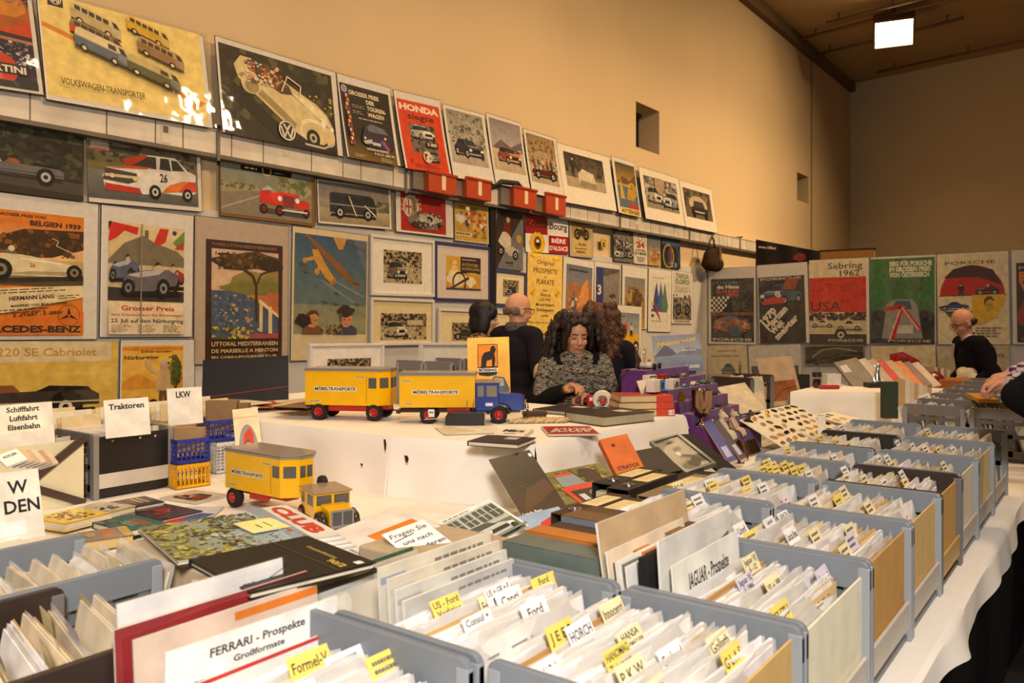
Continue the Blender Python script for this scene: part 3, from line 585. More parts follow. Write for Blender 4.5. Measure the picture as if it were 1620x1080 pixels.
def a_cross(A):
    A.bg(c(168, 40, 34)); A.ell(.22, .66, .17, c(225, 215, 195)); A.ell(.22, .66, .145, c(170, 150, 120)); A.rect(.12, .48, .1, .34, c(226, 218, 200)); A.rect(.15, .48, .035, .34, c(180, 50, 40)); A.rect(.1, .62, .12, .06, c(180, 50, 40)); A.blob(.29, .66, .03, .14, c(90, 110, 60))
    for k, ch in enumerate('ALFAROMEO'): t = math.radians(200-k*26); A.text(ch, .22+.2*math.cos(t), .66+.3*math.sin(t)-.03, .07, c(230, 220, 200), 'c', .02)
    A.blob(.55, .3, .4, .22, c(120, 110, 100), .15); A.blob(.6, .36, .26, .14, c(190, 180, 165), .2); A.blob(.4, .2, .2, .1, c(60, 54, 50), .2); A.specks(.3, .1, .6, .45, [c(210, 200, 185), c(80, 74, 70), c(40), c(150, 140, 130)], 50, .03)
poster('crumpled red poster with a round cross emblem beside a pale car', [(626, 300), (716, 317), (718, 376), (626, 367)], a_cross, (.08, .03, .14, .06), lean=(0, .01))
def a_town(A):
    A.bg(c(196, 160, 70)); A.specks(.3, .3, .65, .5, [c(190, 70, 34), c(220, 160, 50), c(60, 80, 130), c(170, 110, 50), c(230, 215, 180)], 70, .05); A.blob(.18, .6, .16, .14, c(226, 214, 190), .2); A.rect(.02, .12, .5, .1, c(220, 205, 170)); A.lines(.04, .15, .45, 1, .03, c(120, 90, 40), .05); A.specks(.5, .1, .45, .2, [c(180, 120, 50), c(90, 90, 60)], 20, .04); A.lines(.1, .88, .7, 1, .03, c(90, 60, 30), .02)
poster('small yellow poster with colourful crowd, just below the red boxes', [(719, 317), (773, 326), (773, 387), (719, 380)], a_town, (.0, .02, .03, .03), lean=(0, .01))
def a_scooter(A):
    A.bg(c(118, 116, 122)); A.poly([(0, .5), (.1, 1), (1, 1), (.62, .6), (.1, 0), (0, 0)], c(58, 48, 44)); A.poly([(.3, .56), (.34, .8), (.5, .84), (.58, .66), (.5, .56)], c(120, 40, 34)); A.ell(.46, .86, .06, c(205, 160, 120)); A.blob(.36, .5, .22, .14, c(212, 200, 176), .15); A.blob(.6, .32, .24, .08, c(190, 180, 160), .2); A.wheel(lambda p, q: (p, q), .22, .3, .1, hub=c(160)); A.wheel(lambda p, q: (p, q), .72, .26, .1, hub=c(160)); A.ell(.84, .56, .09, c(200, 160, 50)); A.lines(.38, .1, .36, 1, .03, c(60, 54, 50), .03); A.lines(.42, .06, .3, 1, .02, c(70))
poster('grey poster of a rider on a cream scooter, right of the black post', [(781, 329), (827, 341), (828, 428), (783, 424)], a_scooter, lean=(0, .01), board=c(90, 86, 86))
b = M(); p = atX(776, 400, .05); b.bx((.045, p.y-.04, 1.45), (.1, p.y+.04, 2.8), c(34, 30, 30)); tag(b.build('stand_post', MPL, bevel=.004), 'thin black upright post between the blue frame and the scooter poster', 'post')
def a_beer(A):
    A.bg(c(226, 218, 210)); A.rect(0, .5, .5, .5, c(150, 34, 36)); A.rect(.52, 0, .48, .5, c(158, 30, 36)); A.text('Kronenbourg', .02, .68, .19, INK, w=.95, bold=.02, serif=True); A.text('BIÈRE', .76, .3, .12, c(240, 232, 220), 'c', .02, w=.34); A.text("D'ALSACE", .76, .09, .12, c(240, 232, 220), 'c', .02, w=.44)
    for k in range(10): t = k*.628; A.ell(.26+.13*math.cos(t), .26+.2*math.sin(t), .05, c(222, 178, 40))
    A.ell(.26, .26, .13, c(226, 180, 40)); A.ell(.26, .26, .085, c(120, 80, 40)); A.blob(.26, .25, .05, .1, c(40, 30, 24)); A.rect(.23, .27, .06, .08, c(240, 230, 210))
poster('white and red enamel beer sign with a yellow round crest', [(831, 341), (899, 346), (899, 404), (831, 396)], a_beer, sleeve=False, cat='sign', name='enamel_sign', m_=MPA)
def a_moto(A):
    A.bg(c(206, 178, 110)); A.grad(0, .5, 1, .5, c(186, 156, 96), c(160, 134, 84)); A.wheel(lambda p, q: (p, q), .28, .64, .16, hub=c(150, 128, 84)); A.wheel(lambda p, q: (p, q), .74, .64, .16, hub=c(150, 128, 84)); A.blob(.5, .7, .24, .1, c(66, 54, 40), .2); A.line([(.74, .64), (.66, .84), (.56, .84)], .02, BLK); A.text('Ardie', .3, .3, .09, INK, skew=.2, w=.42); A.lines(.14, .2, .7, 1, .03, INK, .02); A.lines(.2, .12, .6, 2, .04, c(90, 70, 40), .02)
poster('small beige motorcycle poster right of the beer sign', [(901, 348), (938, 353), (938, 409), (901, 405)], a_moto, (.1, .03, .1, .05), lean=(0, .01), board=c(176, 168, 156))
def a_sticker(A): A.bg(c(222, 176, 30)); A.rect(.08, .08, .84, .84, c(60, 50, 30)); A.rect(.14, .14, .72, .72, c(228, 184, 40)); A.blob(.5, .5, .2, .24, c(40, 34, 24)); A.rect(.2, .16, .6, .1, c(40, 34, 24))
poster('tiny yellow sticker on the plain grey panel below the duct', [(951, 378), (959, 379), (959, 392), (951, 391)], a_sticker, sleeve=False, cat='sticker', name='sticker')
def a_grid(A):
    scene_bg(A, c(120, 116, 116), c(130, 120, 110), .5, [c(110, 100, 84), c(150, 140, 126), c(70, 66, 60)]); A.rect(0, .86, 1, .14, c(60, 60, 74)); A.lines(.1, .9, .8, 1, .03, c(200, 170, 80), .05); A.front_car(.02, .1, .5, .35, c(190, 188, 190)); A.front_car(.5, .14, .46, .3, c(120, 120, 130), flip=True); A.specks(0, .45, 1, .25, [c(200, 190, 180), c(90, 50, 40), c(60, 66, 90)], 50, .04)
poster('small race start photo poster left of the white dated sheet, below the duct', [(971, 363), (1001, 368), (1001, 416), (971, 412)], a_grid, lean=(0, .01))
def a_24(A): A.bg(c(216, 208, 190)); A.ring(.5, .86, .14, c(60, 60, 70), .2); A.text('24', .5, .54, .18, c(180, 50, 44), 'c', .05, w=.6); A.text('HEURES', .5, .42, .06, c(70), 'c', .03, w=.7); A.text('DU MANS', .5, .3, .09, c(50), 'c', .03, w=.86); A.lines(.2, .2, .6, 3, .06, c(80), .03, al='c')
poster('small white sheet with a big red number, below the duct', [(1002, 368), (1024, 371), (1024, 419), (1002, 416)], a_24, lean=(0, .01))
def a_blue(A): A.grad(0, 0, 1, 1, c(196, 160, 90), c(80, 110, 140)); A.blob(.5, .3, .3, .2, c(180, 130, 70)); A.specks(.1, .1, .8, .4, [c(210, 190, 150), c(150, 100, 60)], 20, .08)
poster('small blue and sandy poster right of the white dated sheet', [(1025, 371), (1045, 374), (1045, 421), (1025, 419)], a_blue, lean=(0, .01))
def a_rings(A): A.bg(c(40, 42, 52)); A.rect(0, .8, 1, .2, c(70, 90, 120)); A.ring(.35, .4, .3, c(176, 150, 50), .18); A.ring(.65, .42, .3, c(60, 90, 130), .18); A.rect(.46, .2, .08, .5, c(170, 60, 50)); A.specks(.2, .05, .6, .15, [c(180), c(120)], 14, .04)
poster('small dark poster with interlocked rings, left of the hanging bag', [(1047, 376), (1076, 381), (1076, 426), (1047, 422)], a_rings, lean=(0, .01))
# ---- main row
def a_orangegp(A):
    A.bg(c(224, 128, 36)); A.grad(0, .6, 1, .32, c(240, 200, 140), c(218, 116, 30)); A.poly([(.06, .66), (.2, .78), (.45, .86), (1, .88), (1, .72), (.7, .64), (.4, .62)], c(66, 44, 22)); A.specks(.1, .64, .9, .22, [c(90, 60, 26), c(50, 36, 20), c(140, 84, 30)], 60, .03); A.text('GROSSER PREIS VON', .22, .955, .022, INK, w=.42, bold=.02, serif=True); A.text('BELGIEN 1939', .5, .895, .038, INK, w=.47, bold=.035, serif=True)
    A.rect(0, .4, 1, .1, c(84, 72, 48)); A.grad(0, .46, 1, .16, c(130, 114, 80), c(206, 176, 116)); A.poly([(0, .4), (1, .46), (1, .5), (0, .44)], c(46, 40, 30)); A.line([(.7, .8), (.76, .78), (.74, .74), (.86, .7), (.96, .68)], .004, c(236, 220, 180))
    A.poly([(.04, .56), (.12, .63), (.3, .66), (.5, .645), (.8, .6), (.97, .58), (.98, .52), (.8, .485), (.3, .48), (.06, .5)], c(226, 212, 172)); A.poly([(.3, .49), (.8, .495), (.96, .53), (.5, .52)], c(176, 158, 116)); A.poly([(.42, .63), (.8, .595), (.78, .585), (.42, .61)], c(250, 240, 210)); A.poly([(.26, .655), (.3, .69), (.36, .695), (.4, .65)], c(120, 100, 70)); A.ell(.34, .695, .028, c(222, 208, 180)); A.text('26', .5, .555, .03, c(206, 96, 40), bold=.03)
    A.wheel(lambda p, q: (p, q), .25, .525, .1, hub=c(140, 126, 100)); A.wheel(lambda p, q: (p, q), .91, .525, .075, hub=c(140, 126, 100)); A.wheel(lambda p, q: (p, q), .05, .56, .05, hub=c(90))
    A.poly([(0, .12), (1, .32), (1, .42), (0, .36)], c(234, 214, 168)); A.xf = lambda a, b: (a, b+(a-.5)*.08)
    A.lines(.1, .37, .85, 2, .022, c(90, 66, 40), .008); A.text('HERMANN LANG', .32, .29, .03, INK, w=.4, bold=.035, serif=True); A.lines(.76, .3, .2, 2, .02, c(90, 66, 40), .007); A.text('MANFRED VON BRAUCHITSCH', .34, .235, .018, INK, w=.5, bold=.03); A.lines(.1, .21, .6, 2, .022, c(90, 66, 40), .008); A.text('5 -START - 5 -SIEG!', .36, .155, .025, INK, w=.44, bold=.03); A.xf = None
    A.poly([(0, 0), (1, 0), (1, .2), (.6, .16), (0, .1)], c(220, 118, 30)); A.ring(.86, .165, .105, INK, .04); 
    for k in range(3): t = math.radians(90+120*k); A.poly([(.86+.1*math.cos(t), .165+.073*math.sin(t)), (.86+.02*math.cos(t+1), .165+.015*math.sin(t+1)), (.86+.02*math.cos(t-1), .165+.015*math.sin(t-1))], INK)
    A.text('MERCEDES-BENZ', .02, .025, .05, INK, w=.96, bold=.045, serif=True)
poster('large orange race poster of a white streamlined car, far left of the main row', [(-74, 294), (153, 322), (157, 537), (-74, 539)], a_orangegp, (.1, .115, .115, .035))
def a_ring(A):
    A.bg(PAPER); A.grad(0, .66, 1, .34, c(206, 180, 130), c(226, 204, 158)); A.poly([(0, .66), (.2, .82), (.44, .9), (.6, .84), (.9, .78), (1, .72), (1, .62), (0, .6)], c(122, 112, 92)); A.rect(.46, .88, .05, .07, c(110, 100, 82)); A.poly([(0, .82), (.02, 1), (.38, .97), (.36, .9), (.2, .93), (.1, .86)], c(206, 44, 34)); A.poly([(.04, 1), (.0, 1), (0, .92)], BLK); A.poly([(.58, .84), (.66, .98), (.78, .98), (.74, .86), (.66, .82)], c(206, 50, 38)); A.poly([(.84, .86), (1, .98), (1, .84), (.9, .82)], c(110, 140, 60)); A.poly([(.86, .8), (.98, .88), (.99, .8)], c(190, 60, 50)); A.ell(.86, .95, .03, c(60, 60, 110))
    A.rect(0, .3, 1, .33, c(205, 186, 146)); A.poly([(0, .3), (1, .3), (1, .4), (0, .42)], c(60, 52, 46)); A.open_wheeler(.58, .4, .44, .24, c(170, 50, 44), flip=False); A.text('26', .82, .55, .035, c(236, 210, 130), w=.1); A.open_wheeler(0, .46, .4, .24, c(90, 96, 120)); A.open_wheeler(.14, .34, .82, .3, c(104, 98, 104))
    A.rect(0, 0, 1, .27, PAPER); A.text('Grosser Preis', .5, .215, .042, c(196, 50, 34), 'c', .03, w=.7); A.text('von Deutschland für Rennwagen', .5, .165, .022, c(196, 60, 40), 'c', .02, w=.95); A.text('23. Juli auf dem Nürburgring', .5, .105, .034, c(64, 54, 70), 'c', .02, w=.95); A.lines(.03, .08, .25, 6, .012, c(120, 100, 70), .004); A.lines(.36, .08, .25, 6, .012, c(120, 100, 70), .004); A.lines(.7, .08, .25, 6, .012, c(120, 100, 70), .004); A.rect(.39, .0, .018, 1.0, c(140, 128, 110))
poster('race poster of three grey and red old racing cars below waving flags', [(157, 322), (304, 341), (307, 533), (160, 534)], a_ring, (.075, .12, .11, .025))
def a_coast(A):
    A.bg(c(64, 40, 34)); A.text('PARIS-LYON-MEDITERRANEE', .5, .955, .022, c(140, 110, 90), 'c', .02, w=.84)
    A.xf = lambda a, b: (.07+a*.87, .2+b*.73)
    A.grad(0, .4, 1, .6, c(226, 190, 150), c(206, 176, 160)); A.poly([(.3, .7), (.5, .78), (.7, .76), (1, .82), (1, .5), (.2, .5)], c(150, 130, 80)); A.poly([(.1, .58), (.4, .66), (.9, .72), (1, .5), (.4, .46)], c(130, 128, 60)); A.rect(0, 0, 1, .54, c(74, 90, 116)); A.specks(0, .1, .6, .4, [c(60, 74, 104), c(110, 116, 120), c(190, 150, 90), c(90, 104, 124)], 90, .03); A.poly([(.1, .56), (.5, .5), (.7, .42), (1, .44), (1, .66), (.5, .64)], c(122, 118, 58)); A.poly([(.5, .5), (.9, .38), (1, .42), (.8, .5)], c(190, 120, 60))
    A.line([(.66, .2), (.65, .6), (.6, .72), (.4, .82)], .03, c(74, 46, 30)); A.line([(.65, .6), (.72, .74), (.9, .8)], .02, c(74, 46, 30)); A.blob(.3, .86, .3, .09, c(70, 54, 34), .2); A.blob(.62, .9, .4, .1, c(80, 60, 36), .15); A.blob(.84, .86, .24, .08, c(60, 46, 30), .2); A.specks(.05, .78, .9, .2, [c(96, 76, 40), c(56, 42, 28), c(120, 92, 50)], 60, .03)
    A.poly([(.7, .44), (.86, .54), (1, .52), (1, .28)], c(190, 110, 70)); A.rect(.7, .08, .05, .33, c(226, 200, 150)); A.rect(.84, .05, .06, .32, c(226, 200, 150)); A.poly([(.68, .42), (1, .24), (1, .28), (.7, .46)], c(230, 206, 156)); A.specks(0, 0, .7, .14, [c(170, 150, 60), c(210, 180, 70), c(90, 96, 50)], 60, .03); A.rect(.55, 0, .45, .06, c(160, 80, 90))
    A.xf = None
    for s, y, h in (('LITTORAL MEDITERRANEEN', .145, .032), ('DE MARSEILLE A MENTON', .09, .028), ('EN CARS-LIMOUSINES P.L.M.', .045, .018)): A.text(s, .5, y, h, c(206, 184, 130), 'c', .03, w=.86)
poster('coastal travel poster with an umbrella pine above a blue bay', [(306, 341), (455, 357), (457, 572), (308, 576)], a_coast, (.11, .15, .07, .0), board=c(186, 168, 150))
def a_plane(A):
    A.grad(0, 0, 1, 1, c(150, 148, 110), c(70, 96, 120)); A.grad(0, .3, 1, .7, c(96, 116, 116), c(60, 88, 116)); A.poly([(.8, 1), (1, .6), (1, 1)], c(90, 110, 130)); A.line([(.35, .55), (.9, .3)], .02, c(120, 132, 132)); A.line([(.4, .6), (.96, .4)], .015, c(130, 142, 140))
    A.poly([(.12, 1), (.16, 1), (.62, .72), (.92, .48), (.88, .47), (.56, .66)], c(140, 92, 46)); A.poly([(.22, .85), (.3, .86), (.42, .7), (.55, .55), (.5, .52), (.4, .58), (.26, .74)], c(206, 150, 66)); A.poly([(.5, .56), (.56, .6), (.54, .52), (.46, .5)], c(176, 116, 50)); A.line([(.14, .74), (.26, .77)], .03, c(206, 150, 70)); A.ell(.13, .735, .03, c(190, 140, 70)); A.line([(.3, .64), (.34, .74)], .03, c(206, 150, 70)); A.ell(.29, .63, .035, c(190, 140, 70)); A.poly([(.5, 1), (.7, 1), (.64, .88), (.58, .88)], c(196, 146, 80)); A.line([(.68, .98), (.98, .9)], .015, c(120, 92, 60))
    for p in ((.14, .62), (.56, .42), (.84, .54), (.4, .33), (.55, .31), (.86, .32), (.08, .7)): A.line([(p[0]-.05, p[1]+.01), (p[0]+.05, p[1]-.01)], .006, c(80, 76, 66)); A.ell(p[0], p[1], .014, c(84, 76, 60))
    A.head(.1, .0, .28, .24, c(205, 140, 96), c(90, 58, 40), c(120, 84, 56)); A.blob(.1, .14, .12, .06, c(46, 36, 34)); A.head(.54, .0, .32, .26, c(206, 140, 96), c(96, 90, 80), c(60, 70, 90)); A.blob(.7, .24, .12, .06, c(60, 44, 34)); A.specks(.35, 0, .3, .1, [c(120, 90, 50), c(160, 120, 60), c(80, 66, 40)], 30, .02)
poster('blue sky poster of a diving orange aeroplane above two pilots', [(460, 357), (580, 371), (583, 569), (462, 570)], a_plane, (.03, .05, .02, .2), board=c(214, 196, 160))
def a_sketch(k):
    def f(A):
        A.bg(c(170, 152, 118)); A.specks(0, .5, 1, .5, [c(70, 60, 46), c(40, 34, 28), c(120, 106, 82)], 130, .035); A.specks(0, 0, 1, .5, [c(90, 78, 60), c(50, 44, 36), c(196, 180, 146)], 60, .03)
        if k == 0:
            for t in (.5, .6, .8, .95): A.line([(.6, .66), (t, .0)], .008, c(210, 196, 160))
            A.front_car(.1, .14, .5, .52, c(130, 118, 96), flip=True)
        elif k == 1: A.front_car(.12, .1, .44, .6, c(214, 196, 156), flip=True); A.rect(.55, .55, .35, .2, c(190, 174, 140))
        elif k == 2: A.rect(0, .0, 1, .3, c(150, 140, 110)); A.front_car(.15, .1, .7, .5, c(70, 76, 84))
        else: A.side_car(.05, .1, .9, .6, c(60, 54, 46), 'sport')
    return f
FW_ = c(206, 200, 192)
framed('white framed ink sketch of a round-backed car, upper of two left of the blue frame', [(585, 370), (686, 381), (686, 470), (585, 467)], a_sketch(0), (.2, .23, .2, .22), FW_)
framed('white framed sports car sketch, lower of two, left of the dark-haired person', [(585, 470), (686, 474), (685, 545), (585, 547)], a_sketch(1), (.16, .32, .12, .12), FW_, matc=c(216, 198, 156))
def a_expo(A):
    A.bg(c(206, 162, 60)); A.rect(.4, .4, .6, .6, c(52, 44, 60)); A.lines(.45, .9, .45, 1, .04, c(206, 170, 80), .03); A.text('AUTOMOBIL-', .44, .72, .09, c(216, 178, 70), w=.52); A.text('AUSSTELLUNG', .44, .6, .08, c(216, 178, 70), w=.52); A.lines(.6, .5, .3, 1, .05, c(206, 170, 80), .03); A.rect(0, .05, 1, .45, c(196, 150, 60)); A.head(.05, .4, .36, .56, c(226, 190, 120), c(206, 150, 50), c(220, 200, 160)); A.blob(.3, .3, .3, .22, c(224, 208, 168), .25); A.ring(.36, .22, .2, c(70, 44, 40), .2); A.blob(.7, .24, .14, .14, c(226, 212, 170), .3); A.rect(0, 0, 1, .05, c(70, 60, 66)); A.poly([(.1, .05), (.6, .4), (.66, .34), (.2, .05)], c(80, 50, 46))
framed('blue framed car exhibition poster with a yellow man at a steering wheel', [(687, 381), (776, 391), (774, 478), (687, 475)], a_expo, (.2, .22, .18, .2), c(54, 58, 104), matc=c(206, 194, 186))
framed('small blue framed photo hanging beside the handwritten yellow sheet', [(781, 425), (831, 432), (831, 486), (781, 484)], a_sketch(2), (.28, .25, .22, .28), c(62, 66, 112), matc=c(226, 212, 180))
framed('white framed picture mostly hidden by the dark-haired person', [(692, 488), (778, 490), (778, 560), (692, 560)], a_sketch(3), (.25, .3, .3, .3), FW_, matc=c(222, 206, 166))
framed('narrow white framed picture half hidden behind the bald person', [(781, 492), (832, 494), (832, 560), (781, 560)], a_sketch(3), (.3, .4, .2, .3), FW_, matc=c(222, 206, 166))
def a_hand(A):
    A.bg(c(222, 186, 96)); H_ = [('Original', .87, .05, .5), ('PROSPEKTE', .76, .06, .68), ('&', .7, .025, .04), ('PLAKATE', .62, .06, .5), ('von', .53, .035, .14), ('Autos', .47, .04, .3), ('LKWs', .41, .04, .3), ('Motorrädern', .345, .04, .52), ('Schleppern', .28, .04, .48), ('usw', .215, .03, .2)]
    for t, y, h, w in H_: A.text(t, .5, y, h, c(74, 54, 30), 'c', .008, w=w, skew=.1)
    for x in (.16, .86): A.blob(x, .52, .08, .04, c(230, 180, 40), .3); A.line([(x-.07, .48), (x+.06, .55)], .008, c(110, 90, 30))
    A.text('Bitte fragen Sie nach Ihrem Typ', .5, .13, .022, c(90, 66, 36), 'c', 0, w=.84, skew=.1); A.ell(.55, .03, .05, c(236, 196, 50)); A.blob(.2, .97, .12, .02, c(235, 190, 50)); A.blob(.8, .97, .12, .02, c(235, 190, 50))
poster('yellow handwritten notice sheet above the bald person', [(834, 399), (889, 405), (889, 529), (834, 526)], a_hand, sleeve=False, cat='sign', name='handwritten_sign', board=c(210, 176, 90))
def a_mount(A): A.bg(c(160, 120, 90)); A.grad(0, .7, 1, .3, c(130, 130, 140), c(100, 110, 130)); A.lines(.1, .9, .8, 1, .03, c(50, 40, 50), .035); A.poly([(0, .3), (.3, .75), (.5, .6), (.8, .82), (1, .5), (1, 0), (0, 0)], c(176, 110, 70)); A.poly([(.4, .3), (.6, .66), (.8, .8), (.9, .4)], c(216, 150, 90)); A.poly([(.0, .1), (.3, .6), (.4, .3), (.2, 0)], c(80, 90, 116)); A.poly([(0, 0), (1, .3), (1, 0)], c(100, 76, 60)); A.specks(0, .1, 1, .4, [c(190, 140, 90), c(110, 90, 90), c(226, 190, 140)], 40, .05)
poster('mountain poster with orange peaks above the curly-haired person', [(890, 405), (939, 413), (939, 521), (890, 516)], a_mount, (.1, .1, .06, .02))
def a_three(A): A.bg(c(130, 126, 118)); A.rect(0, 0, .3, 1, c(44, 60, 120)); A.text('3', .06, .4, .2, c(226, 216, 190), bold=.03, w=.16); A.blob(.68, .38, .14, .05, c(44, 40, 38)); A.line([(.3, .8), (.95, .1)], .01, c(170, 160, 140)); A.poly([(.3, .8), (.98, .95), (.98, 1), (.3, 1)], c(90, 86, 82)); A.ell(.6, .2, .06, c(60, 56, 52))
poster('grey poster with a blue edge strip bearing a white numeral', [(940, 413), (981, 418), (982, 500), (940, 497)], a_three, (.06, .1, .03, .05))
def a_brown(A): A.bg(c(150, 120, 80)); A.grad(0, .6, 1, .4, c(170, 140, 100), c(120, 126, 130)); A.blob(.5, .6, .3, .2, c(90, 66, 40), .4); A.specks(.1, .3, .8, .5, [c(120, 86, 50), c(80, 60, 36), c(180, 140, 70)], 60, .06); A.rect(0, 0, 1, .2, c(186, 140, 50)); A.blob(.6, .3, .14, .14, c(60, 44, 30))
poster('brown landscape poster with a ragged tree, right of the numeral poster', [(983, 418), (1023, 424), (1025, 521), (985, 520)], a_brown, (.1, .18, .1, .02))
def a_tri(A):
    A.bg(c(222, 214, 200)); A.lines(.1, .92, .6, 1, .03, c(120), .015)
    for x, cc in ((.3, c(60, 74, 130)), (.52, c(74, 96, 160)), (.72, c(96, 126, 90))): A.poly([(x-.18, .4), (x, .86), (x+.18, .4), (x+.1, .3), (x-.1, .3)], cc)
    A.poly([(.26, .3), (.26, .46), (.56, .1)], c(170, 60, 70)); A.rect(.06, .42, .12, .06, c(220, 180, 50)); A.rect(.06, .3, .12, .05, c(120, 90, 50)); A.rect(.06, .2, .12, .05, c(80, 60, 50)); A.text('PORSCHE', .06, .12, .02, c(70), w=.4)
poster('white poster with a row of blue and green triangles', [(1024, 423), (1061, 428), (1063, 526), (1027, 524)], a_tri, (.08, .08, .06, .06))
def a_targa(A): A.bg(c(206, 198, 180)); A.text('TARGA', .5, .88, .09, c(70, 110, 60), 'c', .03, w=.7); A.text('FLORIO', .5, .77, .09, c(70, 110, 60), 'c', .03, w=.74); A.lines(.1, .7, .8, 4, .03, c(110, 104, 90), .01); A.rect(.0, .06, 1, .44, c(120, 112, 96)); A.specks(0, .06, 1, .5, [c(60, 56, 48), c(170, 160, 140), c(90, 84, 72)], 90, .05); A.wheel(lambda p, q: (p, q), .28, .26, .14, hub=c(120)); A.wheel(lambda p, q: (p, q), .76, .26, .14, hub=c(120)); A.text('PORSCHE', .5, .015, .025, c(90), 'c', .03, w=.8)
poster('black and white race poster with green heading, beside the round camera panel', [(1062, 428), (1096, 431), (1095, 513), (1063, 511)], a_targa, (.06, .02, .06, .02))
def a_beach(A): A.bg(c(150, 140, 120)); A.grad(0, .5, 1, .5, c(176, 176, 170), c(120, 130, 150)); A.poly([(0, .4), (0, .9), (.3, .96), (.45, .6), (.5, .4)], c(96, 72, 44)); A.rect(0, 0, 1, .34, c(176, 150, 110)); A.poly([(.14, .3), (.16, .58), (.5, .6), (.98, .56), (.98, .34), (.9, .28)], c(226, 172, 30)); A.poly([(.14, .34), (.34, .32), (.34, .52), (.16, .54)], c(190, 140, 20)); A.wheel(lambda p, q: (p, q), .46, .24, .12, hub=c(226, 200, 150)); A.wheel(lambda p, q: (p, q), .92, .28, .08, hub=c(226, 200, 150)); A.figure(.6, .52, .12, .3, c(190, 60, 40)); A.figure(.74, .52, .12, .26, c(210, 190, 160)); A.line([(.64, .8), (.66, .96)], .02, c(220, 200, 180)); A.lines(.4, .92, .3, 1, .05, c(110, 90, 60), .02)
poster('large white-bordered poster of a yellow open beach car, right of the curly-haired person', [(938, 480), (1012, 483), (1018, 574), (942, 572)], a_beach, (.04, .13, .06, .02), plane=('X', .14))
# ---- lower row on the left wall
def a_cabrio(A):
    A.bg(c(222, 186, 82)); A.rect(0, .76, .96, .24, c(226, 206, 164)); A.text('220 SE Cabriolet', .38, .83, .09, c(196, 156, 60), w=.5, bold=.02); A.side_car(.02, .14, .88, .44, c(66, 56, 50), 'cab', flip=False, trim=c(200, 186, 150), hub=c(220, 212, 190)); A.wheel(lambda p, q: (p, q), .72, .22, .065, hub=c(226, 218, 196), rr=.15); A.line([(.0, .3), (.9, .28)], .01, c(200, 190, 160))
poster('mustard poster of a long dark cabriolet, below the orange race poster', [(-150, 542), (184, 538), (187, 668), (-150, 690)], a_cabrio, lean=(0, .0), board=c(200, 168, 80))
def a_eifel(A):
    A.bg(c(232, 184, 74)); A.rect(0, .93, 1, .05, c(222, 130, 40)); A.text('Eifelrennen', .3, .9, .035, c(60, 40, 24), w=.5, bold=.02); A.text('Nürburgring', .03, .81, .05, c(60, 40, 24), w=.55, bold=.03); A.poly([(0, .5), (.25, .62), (.5, .5), (1, .55), (1, .4), (0, .4)], c(220, 150, 50)); A.blob(.86, .64, .12, .22, c(76, 86, 40), .3); A.specks(.72, .3, .26, .55, [c(90, 100, 44), c(56, 66, 30), c(130, 130, 60)], 60, .03); A.figure(.5, .02, .34, .76, c(200, 170, 120), hair=c(190, 180, 170), leg=c(110, 76, 46)); A.line([(.58, .62), (.44, .68), (.38, .8)], .03, c(206, 176, 130)); A.blob(.28, .22, .16, .07, c(200, 90, 40), .2); A.wheel(lambda p, q: (p, q), .5, .18, .08, hub=c(120, 90, 60)); A.rect(0, 0, 1, .06, c(180, 130, 60))
poster('yellow race poster of a winner holding a laurel wreath', [(188, 538), (307, 535), (309, 655), (190, 662)], a_eifel, (.03, .08, .17, .0))
framed('white framed small photo leaning behind the yellow trailer', [(485, 545), (602, 541), (608, 620), (489, 626)], a_sketch(3), (.24, .3, .17, .3), c(202, 198, 192), plane=('X', 2.0), fw=.018)
framed('white framed picture leaning behind the grey crate, left of the dark-haired person', [(662, 543), (745, 541), (748, 612), (664, 614)], a_sketch(2), (.3, .45, .3, .2), c(202, 198, 192), plane=('X', 2.28), fw=.018)
# ---- far stand wall
PB = ('Y', PY-.03)
def porsche(A, x, y, h, w, col): A.text('PORSCHE', x, y, h, col, w=w, bold=.02)
def a_lemans(A):
    A.bg(c(46, 42, 46)); A.text('24 Heures', .03, .92, .04, c(70, 110, 140), w=.6, bold=.04); A.text('du Mans', .14, .845, .05, c(230, 220, 200), w=.52, bold=.05); A.text('13-14 JUIN', .12, .775, .05, c(196, 56, 40), w=.52, bold=.04); A.text('1970', .36, .715, .045, c(196, 56, 40), w=.28, bold=.05); A.lines(.5, .62, .4, 5, .03, c(110, 100, 90), .012)
    for i in range(8):
        for j in range(7):
            if i+j*.8 < 8.5: A.rect(.0+i*.055, .68-j*.04, .055, .04, c(226, 214, 190) if (i+j) % 2 else BLK)
    A.rect(0, .42, 1, .05, c(120, 84, 50)); A.poly([(.06, .22), (.1, .34), (.3, .4), (.6, .38), (.92, .3), (.92, .2), (.5, .14)], c(150, 90, 60)); A.poly([(.3, .36), (.4, .42), (.6, .4), (.62, .34)], c(90, 110, 140)); A.ell(.8, .26, .07, c(206, 170, 110)); A.specks(.1, .16, .8, .2, [c(110, 80, 60), c(176, 140, 100), c(190, 60, 40), c(80, 90, 110)], 40, .04); A.blob(.55, .18, .14, .08, c(60, 74, 110), .3); porsche(A, .06, .02, .04, .9, c(216, 205, 186))
poster('black poster with chequered flag and red lettering, leftmost on the far wall', [(1120, 425), (1197, 422), (1195, 545), (1121, 544)], a_lemans, (.06, .14, .04, .03), plane=PB)
